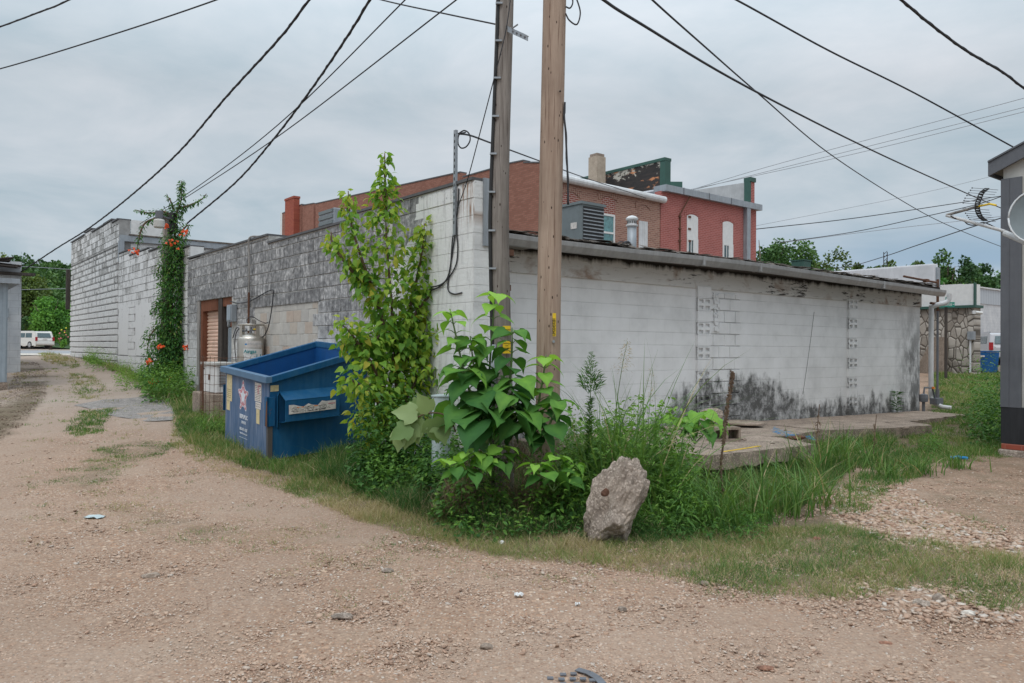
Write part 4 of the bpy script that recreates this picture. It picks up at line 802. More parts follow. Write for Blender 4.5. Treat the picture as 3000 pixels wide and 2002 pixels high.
c = px(1868, 722, 13.9); pm.lathe((c.x, c.y, FZ1+.14), [(.16, 0), (.18, .04), (.12, .08), (.06, .12)], 12); tag(pm.build('roof_boot', M_WPAINT), 'lumpy white sealant boot at the foot of the flue', 'pipe boot')
# pale building with a white parapet at right, stone clad building, far metal shed
c = px(2737, 800, 24); qa, qb = (c-C0).dot(U), (c-C0).dot(V)
wb2 = thing('white_parapet_building', W(qa, qb, .6), 'building with a smooth white membrane parapet beyond the end of the rear roof', 'building', rz=TH); zt = px(2737, 772, 24).z; zf = px(2390, 792, W(qa, qb+5.2).y).z
MB().wb(qa+.05, qa+.25, qb+2.2, qb+14, .3, 3.55).build('wall', M_GARW, wb2)
mb = MB(); mb.hexa([W(qa, qb, 3.6), W(qa+.3, qb, 3.6), W(qa+.3, qb+14, 3.6), W(qa, qb+14, 3.6), W(qa, qb, zt), W(qa+.3, qb, zt), W(qa+.3, qb+14, zt), W(qa, qb+14, zt)]); mb.build('parapet', M_MEMB, wb2, bevel=.05)
mb = MB(); mb.wb(qa+.1, qa+.28, qb-.06, qb-.002, zt-.75, zt-.12); mb.build('flashing', M_GALV, wb2)
lm = thing('lattice_mast', px(2594, 790, 48), 'small dark lattice mast rising beyond the white parapet', 'mast'); c = px(2594, 800, 48); mb = MB(); zt = px(2594, 739, 48).z
for dx in (-.11, .11): mb.cyl((c.x+dx, c.y, 4), (c.x+dx, c.y, zt), .025, n=6)
k = 0; z = 5.0
while z < zt: mb.cyl((c.x-.11, c.y, z), (c.x+.11, c.y, z+.2), .018, n=5); z += .22
mb.build('lattice', M_WIRE, lm)
c = px(2853, 1000, 28); qa, qb = (c-C0).dot(U), (c-C0).dot(V); zb_ = px(2853, 1092, 28).z; zs = px(2853, 902, 28).z; zt = px(2853, 832, 28).z
sb = thing('stone_building', W(qa, qb, zb_), 'small building faced in irregular pale field stone under a blank white sign band', 'building', rz=TH)
MB().wb(qa, qa+.6, qb, qb+12, zb_-.4, zs).build('stone_wall', M_FIELD, sb)
MB().wb(qa-.05, qa+.5, qb-.02, qb+12, zs+.10, zt).build('sign_band', M_WPAINT, sb)
mb = MB(); mb.wb(qa-.14, qa+.6, qb-.1, qb+12, zs+.0, zs+.096); mb.wb(qa-.1, qa+.03, qb-.08, qb-.022, zs+.1, zt+.03); mb.build('trim', M_GRN, sb)
MB().tube([W(qa-.05, qb+.1, zb_), W(qa-.05, qb+.1, zb_+1.3)], .035).build('pipe', M_GUTW, sb); MB().cbox(W(qa-.08, qb+.05, zb_+1.35), U*.15, V*.22, ZV*.3).build('meter_box', M_GALV, sb)
MB().prism([W(qa-.55, qb+1.9, zb_-.1), W(qa-.6, qb+.7, zb_-.1), W(qa-.02, qb+.9, zb_+1.3), W(qa-.02, qb+1.4, zb_+1.3)], U*.1).build('leaning_panel', M_BARK, sb)
MB().wb(qa-.13, qa-.01, qb+3.2, qb+3.4, zb_-.1, zs).build('dark_post', M_FRAMED, sb)
cm = thing('security_camera', W(qa-.05, qb-.05, zs-.15), 'small white security camera on the stone building corner', 'camera'); p = px(2858, 915, 27.9); MB().cyl(p, p+Vector((.22, -.05, -.03)), .05).build('body', M_WPAINT, cm); MB().cbox(p-Vector((.06, 0, 0)), (.1, 0, 0), (0, .06, 0), (0, 0, .12)).build('mount', M_GUTW, cm)
fw = thing('metal_shed', px(2900, 1000, 56), 'white block building with a corrugated grey upper wall in the gap at right', 'building', rz=TH)
a = px(2835, 1000, 56); b_ = px(3010, 1000, 56); zm, zt = px(2900, 893, 56).z, px(2900, 849, 56).z
q = (a-C0).dot(U), (a-C0).dot(V)
MB().wb(q[0]-4, q[0]+9, q[1]-1, q[1]+8, .6, zm).build('wall', M_GARW, fw); MB().wb(q[0]-4, q[0]+9, q[1]-1.05, q[1]+8, zm+.003, zt).build('corrugated_band', M_CORR, fw); MB().wb(q[0]-4.1, q[0]+9.1, q[1]-1.15, q[1]+8, zt+.003, zt+.1).build('roof_edge', M_GUTW, fw)
# grey metal building at the right edge
k = px(2935, 1300, 11.5); qa, qb = (k-C0).dot(U), (k-C0).dot(V); zb_ = px(2935, 1298, 11.5).z; zs = px(2935, 1192, 11.5).z; ze = px(2935, 528, 11.5).z
mg = thing('metal_building', Vector((k.x, k.y, zb_)), 'cream ribbed metal building with dark grey trim and black skirt at the right edge', 'building', rz=TH)
L_ = 5.5
mb = MB(); n = 24
mb.wb(qa+.01, qa+.3, qb-L_, qb-.01, zs+.003, ze+.3); 
for j in range(18): mb.wb(qa-.012, qa+.01, qb-L_+j*.3, qb-L_+j*.3+.05, zs+.01, ze+.3)
mb.wb(qa+.3, qa+6, qb-.3, qb-.01, zs, ze+.3)
mb.build('siding', M_SIDING, mg)
mb = MB(); mb.wb(qa-.022, qa+.3, qb-.26, qb+.01, zs, ze+.01); mb.wb(qa-.03, qa+.02, qb-.10, qb+.012, zs, ze); mb.build('corner_trim', M_DGREY, mg)
mb = MB(); mb.wb(qa-.018, qa+.3, qb-L_, qb+.008, zb_, zs-.002); mb.build('skirt', M_BLACKS, mg)
sl = .42
def rake(v, z): return W(qa, v, z)
oh = .10
pts = lambda u0, dz0, dz1: None
mb = MB(); A0 = W(qa-oh, qb+.16, ze+.07); B0 = W(qa-oh, qb-L_, ze+.07+(L_+.16)*sl)
mb.hexa([A0, B0, B0+U*.04, A0+U*.04, A0+ZV*.20, B0+ZV*.20, B0+U*.04+ZV*.20, A0+U*.04+ZV*.20]); mb.hexa([A0+U*.045, A0+U*5, A0+U*5-V*.03, A0+U*.045-V*.03, A0+U*.045+ZV*.2, A0+U*5+ZV*.2, A0+U*5-V*.03+ZV*.2, A0+U*.045-V*.03+ZV*.2])
mb.build('fascia', M_DGREY, mg)
mb = MB(); S = ZV*.05; mb.hexa([A0+S+U*.05-V*.04, B0+S+U*.05, B0+S+U*5, A0+S+U*5-V*.04, A0+S*1.6+U*.05-V*.04, B0+S*1.6+U*.05, B0+S*1.6+U*5, A0+S*1.6+U*5-V*.04]); mb.build('soffit', M_BROWNS, mg)
mb = MB(); mb.hexa([A0+ZV*.204-U*.02, B0+ZV*.204-U*.02, B0+ZV*.204+U*5, A0+ZV*.204+U*5, A0+ZV*.23-U*.02, B0+ZV*.23-U*.02, B0+ZV*.23+U*5, A0+ZV*.23+U*5]); mb.build('roof', M_DGREY, mg)
zg = float(hgt(k.x, k.y))-.05
for j, (dv, lab) in enumerate(((.0, 'left end brick of the pair under the grey building'), (-.42, 'second brick under the grey building, nearer the frame edge'))):
    tag(MB().wb(qa-.03, qa+.2, qb+dv-.36, qb+dv-.0, zb_-.085, zb_-.004).build('brick', M_BRPOST, None, bevel=.008), lab, 'brick')
tag(MB().wb(qa-.08, qa+.3, qb-1.2, qb+.03, zg-.1, zb_-.088).build('footing_stone', M_ROCK, bevel=.02), 'rough stone footing under the bricks at the grey building corner', 'stone')
# antenna and dish on the grey building
an = thing('television_antenna', px(2985, 690, 10.4), 'rooftop television antenna with a curved black reflector on a bent white arm', 'antenna')
a, b_, c = px(3010, 712, 10.1), px(2772, 631, 10.9), px(2862, 606, 10.6)
MB().tube([a, px(2943, 683, 10.4)], .04, 10).build('mount_tube', M_GUTW, an); MB().tube([px(2943, 678, 10.4), b_], .022, 8).build('arm', M_GUTW, an); MB().tube([b_, c], .02, 8).build('arm', M_FRAME, an)
MB().tube([c, px(2900, 598, 10.3), px(2918, 602, 10.2)], .014).build('boom', M_YEL, an)
arc = [px(x, y, 10.55) for x, y in ((2885, 553), (2870, 566), (2862, 585), (2857, 600), (2858, 617), (2866, 635), (2880, 647))]; arc2 = [p+Vector((.06, 0, 0)) for p in arc]
mb = MB(); c1, c2 = crom(arc, 5), crom(arc2, 5); mb.tube(c1, .008, 5); mb.tube(c2, .008, 5)
for i in range(0, len(c1), 2): mb.tube([c1[i], c2[i]], .008, 5); 
for i in range(0, len(c1)-2, 2): mb.tube([c1[i], c2[i+1]], .009, 5)
mb.build('reflector_frame', M_BLK, an)
ys_ = [553, 560, 567, 575, 583, 590, 597, 612, 620, 627, 634, 640, 646]
for i, y in enumerate(ys_):
    xc = np.interp(y, [553, 585, 600, 617, 647], [2884, 2862, 2857, 2858, 2878]); e = MB(); e.tube([px(xc-36, y-2, 10.75), px(xc+40, y+4, 10.35)], .0035, 5); e.lathe(px(xc-36, y-2, 10.75), [(.005, -.01), (.012, 0), (.005, .01)], 6); e.build('element', M_DGREY, an)
cable('cable', [px(x, y, 10.8) for x, y in ((2785, 633), (2800, 641), (2820, 644), (2835, 657), (2855, 660), (2880, 652), (2910, 664), (2940, 684))], .008, 'thin cable drooping below the antenna arm')
ds = thing('satellite_dish', px(2998, 640, 10), 'grey satellite dish cut off by the right frame edge', 'satellite dish')
mb = MB(); cc = px(3046, 642, 10.0); ax = Vector((-.55, -.8, .25)).normalized(); e1 = ax.cross(ZV).normalized(); e2 = e1.cross(ax); n, m_ = 28, 5
vs = [cc+e1*(.34*(j/m_)*math.cos(2*math.pi*i/n))+e2*(.38*(j/m_)*math.sin(2*math.pi*i/n))+ax*(.10*(j/m_)**2) for j in range(m_+1) for i in range(n)]
mb.add(vs, [(j*n+i, j*n+(i+1) % n, (j+1)*n+(i+1) % n, (j+1)*n+i) for j in range(m_) for i in range(n)]); mb.build('reflector', M_ACG, ds, smooth=True)
mb = MB(); mb.tube([vs[m_*n+i] for i in range(n)]+[vs[m_*n]], .012, 6); mb.build('rim', M_GUTW, ds, smooth=True); MB().tube([cc-ax*.02, a], .03).build('bracket', M_DKPIPE, ds)
# street sign, blue cart, cars
sg = thing('street_sign', px(2770, 1090, 26), 'dark post with two green street name blades at its top', 'street sign'); p = px(2771, 1090, 26); zt = px(2771, 893, 26).z
MB().tube([p-ZV*.2, Vector((p.x, p.y, zt))], .05, 8).build('post', M_FRAMED, sg)
pc = px(2771, 893, 25.85); XD = (px(2796, 892, 25.9)-px(2747, 893, 25.85)).normalized()
s1 = MB().cbox(pc, XD*.62, Vector((0, .02, 0)), ZV*.16).build('name_blade', M_SIGN, sg); text_mesh('letters', 'CHEROKEE', .12, M_WPAINT, s1, pc-ZV*.045-Vector((.04, .02, 0)), XD, ZV, sx=.85)
text_mesh('letters', 'W', .06, M_WPAINT, s1, pc-ZV*.02-Vector((0, .02, 0))+XD*.26, XD, ZV)
s2 = MB().cbox(pc+ZV*.18+XD*.06, XD*.30+Vector((0, .3, .02)), Vector((.02, -.02, 0)), ZV*.15).build('name_blade', M_SIGN, sg)
def cart(root, c, w_, d, h, mat):
    MB().hexa([c+Vector((x*w_*.44, y*d*.44, 0)) for x, y in ((-1, -1), (1, -1), (1, 1), (-1, 1))]+[c+Vector((x*w_*.5, y*d*.5, h)) for x, y in ((-1, -1), (1, -1), (1, 1), (-1, 1))]).build('bin_body', mat, root, bevel=.02)
    MB().cbox(c+ZV*(h+.03), (w_*1.05, 0, 0), (0, d*1.05, 0), (0, 0, .05)).build('lid', M_BLUEI, root, bevel=.01)
    for s_ in (-1, 1): MB().cyl(c+Vector((s_*w_*.4, -.3, .05)), c+Vector((s_*w_*.4+.06, -.3, .05)), .07).build('wheel', M_BLK, root)
bc = thing('waste_container', gnd(2880, 1091), 'small blue wheeled waste container beside the stone building', 'waste container'); p = gnd(2880, 1091); h_ = px(2880, 1028, p.y).z-p.z; cart(bc, Vector((p.x, p.y, p.z)), 58/F*p.y, .8, h_-.06, paint('cart_blue', (.004, .085, .26), .4)); MB().cbox(Vector((p.x-.3, p.y-.42, p.z+h_*.75)), (.2, 0, 0), (0, .01, 0), (0, 0, .06)).build('label_plate', M_STICK, bc)
def suv(name, loc, rz, label, paintm, L=5.1, Wd=2.0, H=1.9, group=None):
    t = thing(name, loc, label, 'car', group, rz); M_ = Matrix.Translation(Vector(loc)) @ Matrix.Rotation(rz, 4, 'Z'); P_ = lambda x, y, z: M_ @ Vector((x, y, z))
    prof = [(-L/2, .35), (-L/2, .95), (-L/2+.10, 1.10), (-L/2+.33, H-.06), (-L/2+.55, H), (L*.14, H), (L*.25, H-.07), (L*.36, 1.18), (L*.47, 1.05), (L/2, .9), (L/2, .35)]
    mb = MB(); n = len(prof); vs = []; 
    for y, ins in ((-Wd/2, 0), (Wd/2, 0)):
        for x, z in prof: vs.append(P_(x, y*(1-.13*max(0, (z-1.0)/.9)), z))
    mb.add(vs, [tuple(range(n)), tuple(range(n, 2*n))[::-1]]+[(i, (i+1) % n, n+(i+1) % n, n+i) for i in range(n)]); mb.build('body', paintm, t, bevel=.05)
    sy = lambda z, s_: s_*(Wd/2*(1-.13*max(0, (z-1.0)/.9))+.006)
    for s_ in (-1, 1):
        for x0, x1, y1 in ((-L/2+.62, -L*.16, 0), (-L*.14, L*.08, 0), (L*.10, L*.29, 1)):
            a_ = [(x0+(.10 if x0 < -1.5 else 0), 1.16), (x1, 1.16), (x1-(.38 if y1 else 0), H-.17), (x0+(.18 if x0 < -1.5 else 0), H-.17)]
            mb = MB(); mb.add([P_(x, sy(z, s_), z) for x, z in a_], ((0, 1, 2, 3),)); mb.build('side_window', M_GLASS, t)
        for x in (-L*.31, L*.31):
            wh = MB(); wh.cyl(P_(x, s_*(Wd/2-.22), .38), P_(x, s_*(Wd/2+.012), .38), .38, n=24); wo = wh.build('tyre', M_BLK, t); MB().cyl(P_(x, s_*(Wd/2+.012), .38), P_(x, s_*(Wd/2+.025), .38), .24, n=18).build('rim', M_CHROME, wo)
        MB().cbox(P_(-L/2+.0, s_*(Wd/2-.09), 1.02), M_.to_3x3() @ Vector((.10, 0, 0)), M_.to_3x3() @ Vector((0, .2, 0)), (0, 0, .42)).build('tail_light', M_TAIL, t)
        MB().tube([P_(-L/2+.8, s_*.78, H+.05), P_(L*.12, s_*.78, H+.05)], .025).build('roof_rail', M_DGREY, t)
    mb = MB(); mb.add([P_(-L/2+.115, -.72, 1.16), P_(-L/2+.115, .72, 1.16), P_(-L/2+.305, .66, H-.17), P_(-L/2+.305, -.66, H-.17)], ((0, 1, 2, 3),)); g = mb.build('rear_window', M_GLASS, t)
    for v_ in g.data.vertices: v_.co.x -= .045
    MB().cbox(P_(-L/2-.06, 0, .55), M_.to_3x3() @ Vector((.14, 0, 0)), M_.to_3x3() @ Vector((0, Wd*.94, 0)), (0, 0, .24)).build('bumper', paintm, t, bevel=.03)
    MB().cbox(P_(-L/2-.012, 0, .97), M_.to_3x3() @ Vector((.02, 0, 0)), M_.to_3x3() @ Vector((0, .5, 0)), (0, 0, .15)).build('licence_plate', M_STICK, t)
    return t
p = px(100, 1021, 84); suv('parked_car', (p.x-.5, 84, p.z+.0), R(180-28), 'white sport utility vehicle parked across the street at the end of the alley', M_CARW, L=5.6, H=1.82)
p = px(2925, 1062, 44); p.z = float(hgt(p.x, 44)); suv('parked_car', (p.x, p.y, p.z), R(70), 'silver sport utility vehicle with a roof rack behind the blue container', M_CARS, H=1.75)
p = px(2868, 1056, 48); p.z = float(hgt(p.x, 48)); suv('parked_car', (p.x, p.y, p.z), R(70), 'white car glimpsed between the stone building and the silver vehicle', M_CARW, L=4.4, H=1.5)
# left side of the alley: painted block garage and metal shed
k = px(60, 1054, 22); qa, qb = (k-C0).dot(U), (k-C0).dot(V); zt = px(60, 768, 22).z; zb_ = k.z
gr = thing('garage', W(qa, qb, zb_), 'pale painted block garage with a broken dark roof at the left edge of the alley', 'building', rz=TH)
# its near face looks back down the alley
a = px(60, 1054, 22); b_ = a-U*7
q1 = qa
MB().wb(q1-7, q1, qb, qb+6, zb_-.4, zt-.45).build('wall', M_GARW, gr); MB().wb(q1-.75, q1-.003, qb-.02, qb+1.2, zt-.45, zt).build('corner_pier', M_GARW, gr)
mb = MB(); mb.wb(q1-7, q1+.3, qb-.35, qb-.03, zt-.40, zt-.33); r_ = random.Random(2)
for k2 in range(16): mb.cbox(W(q1-r_.uniform(.2, 3), qb-r_.uniform(0, .5), zt-.25+r_.uniform(0, .3)), U*r_.uniform(.3, 1.1)+ZV*r_.uniform(-.15, .15), V*.5, ZV*.03)
mb.build('roof', M_FRAMED, gr)
mb = MB()
for k2 in range(9): mb.wb(q1-1.5, q1-.8, qb-.03, qb-.0, zt-1.35+k2*.075, zt-1.31+k2*.075)
mb.build('louvre_vent', M_GUTW, gr); MB().wb(q1-.62, q1-.3, qb-.12, qb-.002, zb_+1.2, zb_+1.45).build('meter_box', M_GALV, gr); MB().wb(q1-.9, q1-.75, qb-.10, qb-.002, zb_+1.25, zb_+1.5).build('switch_box', M_GALV, gr)
MB().tube([W(q1-.85, qb-.05, zb_), W(q1-.85, qb-.05, zb_+1.25)], .03).build('pipe', M_DKPIPE, gr); MB().prism([W(q1-1.0, qb-.3, zt-2.0), W(q1-.55, qb-.3, zt-2.0), W(q1-.75, qb-.0, zt-2.4), W(q1-1.0, qb-.0, zt-2.4)], ZV*.03).build('lamp_hood', M_FRAMED, gr)
k = px(20, 1120, 18.0); qa, qb = (k-C0).dot(U), (k-C0).dot(V); zb_ = k.z; zt = px(20, 832, 18).z
sh = thing('metal_shed', W(qa, qb, zb_), 'narrow blue grey metal shed cut off by the left frame edge', 'shed', rz=TH)
mb = MB(); mb.wb(qa-4, qa, qb, qb+2.6, zb_, zt)
for k2 in range(14): mb.wb(qa-4+k2*.3, qa-3.93+k2*.3, qb-.02, qb, zb_, zt)
mb.build('wall', M_TARP, sh); MB().wb(qa-4, qa+.22, qb-.18, qb+2.7, zt+.003, zt+.12).build('roof', M_GALV, sh); MB().wb(qa-4, qa+.01, qb-.03, qb+2.6, zb_-.35, zb_-.003).build('footing', M_SLAB, sh)
# ---------------------------------------------------------------- dumpster
def D(u, v, z): return W(-1.45+u, 2.56+v, .09+z+.06*u+.055*v)
dm = thing('dumpster', D(0, 0, 0), 'open blue steel dumpster with a star emblem on its faded end standing in the weeds', 'dumpster', rz=TH)
DL, DW, H0, H1 = 1.42, 1.72, 1.03, 1.33
def dh(u): return H0+(H1-H0)*u/DL
def dbox(mb, u0, u1, v0, v1, z0, z1, z1b=None):
    z1b = z1 if z1b is None else z1b
    return mb.hexa([D(u0, v0, z0), D(u1, v0, z0), D(u1, v1, z0), D(u0, v1, z0), D(u0, v0, z1), D(u1, v0, z1b), D(u1, v1, z1b), D(u0, v1, z1)])
t = .02
dbox(MB(), 0, .012, .0, DW, .02, H0).build('end_panel', M_BLUEF, dm, label='faded chalky blue end panel with emblem')
mb = MB(); dbox(mb, .0125, DL, 0, t, .02, dh(0), dh(DL)); mb.build('side_panel', M_BLUE, dm)
mb = MB(); dbox(mb, .0125, DL, DW-t, DW, .02, dh(0), dh(DL)); dbox(mb, DL-t, DL, t, DW-t, .02, H1); dbox(mb, .0125, DL-t, t, DW-t, .03, .05); dbox(mb, .0125, .018, t, DW-t, .03, H0); mb.build('inner_shell', M_BLUEI, dm)
mb = MB(); dbox(mb, -.065, .02, -.06, DW+.06, H0-.0, H0+.085, H0+.085); mb.build('front_rim', M_BLUER, dm, bevel=.006, label='grey blue chalky front rim')
for v0, v1 in ((-.06, .03), (DW-.03, DW+.06)):
    mb = MB(); mb.hexa([D(.021, v0, dh(0)), D(DL+.04, v0, dh(DL)), D(DL+.04, v1, dh(DL)), D(.021, v1, dh(0)), D(.021, v0, dh(0)+.085), D(DL+.04, v0, dh(DL)+.085), D(DL+.04, v1, dh(DL)+.085), D(.021, v1, dh(0)+.085)]); mb.build('side_rim', M_BLUE, dm, bevel=.006)
mb = MB(); dbox(mb, DL-.03, DL+.04, .031, DW-.031, H1, H1+.085); mb.build('rear_rim', M_BLUE, dm, bevel=.006)
for v0 in (-.028, DW): mb = MB(); dbox(mb, -.03, .075, v0, v0+.026, .46, .84); dbox(mb, -.03, -.005, v0, v0+.10 if v0 < 0 else v0+.026, .46, .84); mb.build('corner_hook', M_BLUE, dm)
mb = MB(); dbox(mb, -.012, .05, -.012, -.001, .03, .455); dbox(mb, -.012, -.001, -.0, .05, .03, .455); mb.build('corner_strip', M_WORN, dm)
mb = MB(); mb.prism([D(-.0305, -.03+k, z) for k, z in ((0, .46), (.07, .46), (.06, .60), (.045, .70), (.035, .78), (.005, .8))], U*-.0015); mb.build('rust_patch', M_RUST, dm)
# fork pocket
def pocket(v0, sgn, nm=dm):
    o = .17*sgn; mb = MB(); a, b = .14, .93; th = .012
    y = v0
    top = [D(a, y, .90), D(b, y, .90), D(b, y+o, .80), D(a+.02, y+o, .80)]
    mb.prism(top, ZV*-th); mb.prism([D(a+.02, y+o, .80), D(b, y+o, .80), D(b, y+o, .53), D(a+.02, y+o, .53)], V*(-th*sgn)); mb.prism([D(a, y, .49), D(b, y, .49), D(b, y+o, .53), D(a+.02, y+o, .53)], ZV*-th)
    mb.prism([D(b, y, .90), D(b, y+o, .80), D(b, y+o, .53), D(b, y, .49)], U*-th)
    mb.prism([D(a, y, .90), D(a-.05, y+o*.5, .86), D(a-.05, y+o*.5, .45), D(a, y, .40)], U*-.01)
    return mb.build('fork_pocket', M_BLUE, nm)
pk_ = pocket(-.0, -1); pocket(DW, 1)
def stick(poly, mat, name='sticker', label=None, root=dm, th=.0015, n=None): return MB().prism(poly, n*th).build(name, mat, root, label=label)
fv = -.17-.014
r_ = random.Random(6)
top_ = [(.86, .745), (.72, .742), (.66, .755), (.60, .70), (.52, .712), (.47, .735), (.40, .70), (.33, .715), (.27, .735), (.20, .738)]
s_ = stick([D(.20, fv, .615), D(.86, fv, .625)]+[D(a, fv, z) for a, z in top_], M_STICK, 'warning_sticker', None, dm, .0015, -V)
mb = MB()
for k in range(46): a = r_.uniform(.22, .80); z = r_.uniform(.628, .69); mb.prism([D(a, fv-.002, z), D(a+r_.uniform(.01, .05), fv-.002, z), D(a+.03, fv-.002, z+.004), D(a, fv-.002, z+.004)], -V*.0004)
for a in (.35, .43, .62): mb.prism([D(a, fv-.002, .62), D(a+.003, fv-.002, .62), D(a+.003, fv-.002, .70), D(a, fv-.002, .70)], -V*.0004)
for ca in (.285, .50, .68):
    c_ = [D(ca+.045*math.cos(x), fv-.003, .672+.033*math.sin(x)) for x in np.linspace(0, 2*math.pi, 18)]; mb.tube(c_, .0016, 4, False); mb.tube([D(ca-.03, fv-.003, .695), D(ca+.03, fv-.003, .65)], .0016, 4)
mb.build('print', M_INK, s_); mb = MB()
for a, b in ((.31, .34), (.37, .41), (.545, .60)): mb.prism([D(a, fv-.002, .688), D(b, fv-.002, .69), D(b, fv-.002, .70), D(a, fv-.002, .70)], -V*.0006)
mb.build('print', M_ORNG, s_); mb = MB(); mb.prism([D(.75, fv-.002, .70), D(.85, fv-.002, .70), D(.85, fv-.002, .712), D(.75, fv-.002, .712)], -V*.0006); mb.build('print', M_PINK, s_)
f0 = -.002
def fst(v0, v1, z0, z1, mat, ragged=False):  # sticker on the end panel
    pts = [D(f0, v0, z0), D(f0, v1, z0), D(f0, v1, z1), D(f0, v0, z1)]
    return MB().prism(pts, -U*.002).build('sticker', mat, dm)
sA = fst(1.43, 1.66, .62, 1.0, M_STICKY); sB = fst(1.52, 1.66, .48, .615, M_STICKY); sC = fst(.26, .50, .74, .99, M_STICK); sD = fst(.28, .47, .64, .73, M_STICK); sE = fst(.32, .44, .44, .635, M_STICKY); MB().prism([D(.02, -.0015, .91), D(.13, -.0015, .91), D(.13, -.0015, .99), D(.02, -.0015, .99)], -V*.002).build('sticker', M_STICKY, dm)
def lines(parent, v0, v1, z0, z1, n, mat, seed):
    mb = MB(); r = random.Random(seed)
    for k in range(n):
        z = z0+(z1-z0)*(k+.3)/n; a = v1
        while a > v0+.02:
            l = r.uniform(.015, .06); b = max(v0, a-l); mb.prism([D(f0-.0022, b, z), D(f0-.0022, a, z), D(f0-.0022, a, z+.006), D(f0-.0022, b, z+.006)], -U*.0005); a = b-r.uniform(.008, .02)
    mb.build('print', mat, parent)
lines(sC, .27, .49, .75, .96, 9, M_INK, 1); lines(sD, .29, .46, .66, .72, 2, M_INK, 2); lines(sA, 1.45, 1.64, .66, .80, 5, M_INK, 3)
mb = MB(); mb.prism([D(f0-.0022, .36, .84), D(f0-.0022, .39, .84), D(f0-.0022, .39, .96), D(f0-.0022, .36, .96)], -U*.0005); mb.prism([D(f0-.0022, .28, .94), D(f0-.0022, .34, .94), D(f0-.0022, .34, .965), D(f0-.0022, .28, .965)], -U*.0005); mb.build('print', M_PINK, sC)
# star emblem: white outline, five faded red loops, white five pointed star
ec, ez = .96, .745
def spt(a, r): return (ec-r*math.sin(a)*.92, ez+r*math.cos(a)*1.02)
def star_poly(ro, ri, off, d, n=5, rnd_=3):
    out = []
    for k in range(n):
        a = k*2*math.pi/n
        for j in range(-rnd_, rnd_+1): aa = a+j*.085; out.append((spt(aa, ro*math.cos(j*.28)**.9)))
        out.append(spt(a+math.pi/n, ri))
    return out
em = MB().prism([D(f0, a, b) for a, b in star_poly(.232, .135, 0, 0)], -U*.0015).build('emblem', M_WHT2, dm); em['label'] = 'star shaped emblem of five red loops round a white star'
mb = MB(); mb.prism([D(f0-.0017, a, b) for a, b in star_poly(.213, .118, 0, 0)], -U*.0008); mb.build('red_loops', M_PINK, em)
mb = MB(); mb.prism([D(f0-.0027, *spt(k*math.pi/5, .125 if k % 2 == 0 else .062)) for k in range(10)], -U*.0008)
for k in range(5):
    a = k*2*math.pi/5; mb.prism([D(f0-.0027, *spt(a+da, r)) for da, r in ((-.10, .175), (.10, .175), (.16, .135), (-.16, .135))], -U*.0008)
    mb.prism([D(f0-.0027, *spt(a+math.pi/5+da, r)) for da, r in ((-.03, .118), (.03, .118), (.05, .075), (-.05, .075))], -U*.0008)
mb.build('white_star', M_WHT2, em)
for body, sz, z, sx, bd in (('REPUBLIC', .078, .435, .95, .003), ('SERVICES', .052, .365, .8, .001), ('800-431-1507', .058, .265, .95, .001), ('RepublicServices.com', .036, .215, .95, 0)):
    text_mesh('lettering', body, sz, M_WHT2, dm, D(-.004, .93, z), -V+ZV*-.055, ZV, sx=sx, bold=bd)
MB().tube([D(-.004, 1.1, .165), D(-.004, .78, .165)], .002, 4).build('lettering', M_WHT2, dm)
# hinge rods at the back
mb = MB()
for v0, v1 in ((.15, .72), (.95, 1.65)):
    mb.tube([D(DL+.09, v0, H1+.10), D(DL+.09, v1, H1+.10)], .018, 8); n = 7
    for e_ in (v0, v1-.22):
        for k in range(n): mb.tube([D(DL+.09, e_+.03*k, H1+.10), D(DL+.09, e_+.03*k+.018, H1+.10)], .032, 8)
mb.build('hinge_rod', M_BLK, dm); mb = MB()
for v in (.1, .84, 1.66): dbox(mb, DL+.03, DL+.13, v, v+.03, H1-.05, H1+.15)
mb.build('hinge_plate', M_BLUE, dm)
# the lid hangs open behind
mb = MB(); dbox(mb, DL+.13, DL+.16, .05, DW-.05, .3, H1+.08); mb.build('lid', M_BLK, dm)
# ---------------------------------------------------------------- gas tank, cabinet, wire mesh
tc_ = W(-.25, 6.61); tz = .42; tk = thing('gas_cylinder', (tc_.x, tc_.y, tz), 'stainless steel gas cylinder with ring handle and white labels by the block wall', 'gas cylinder')
MB().lathe((tc_.x, tc_.y, tz), [(.2, 0), (.235, .02), (.235, 1.30), (.225, 1.335), (.15, 1.385), (.06, 1.41), (.03, 1.42)], 32).build('shell', M_STEEL, tk, smooth=True)
mb = MB(); ring = [Vector((tc_.x+.225*math.cos(a), tc_.y+.225*math.sin(a), tz+1.565)) for a in np.linspace(0, 2*math.pi, 33)]; mb.tube(ring, .013, 8, False); mb.build('ring_handle', M_STEEL, tk, smooth=True)
for a in (.3, 2.6, 4.1, 5.6):
    ca, sa = math.cos(a), math.sin(a); MB().cbox((tc_.x+.215*ca, tc_.y+.215*sa, tz+1.44), (-.07*sa, .07*ca, 0), (.008*ca, .008*sa, 0), (0, 0, .24)).build('handle_post', M_STEEL, tk)
mb = MB(); q = Vector((tc_.x, tc_.y, tz)); mb.cyl(q+ZV*1.41, q+ZV*1.53, .014); mb.tube([q+Vector((-.12, -.05, 1.45)), q+Vector((.12, -.06, 1.47))], .012); 
for dx, dz in ((-.13, 1.45), (-.05, 1.47), (.07, 1.49), (.13, 1.48)): mb.lathe(q+Vector((dx, -.06, dz-.02)), [(.01, 0), (.028, .008), (.028, .03), (.01, .04)], 10)
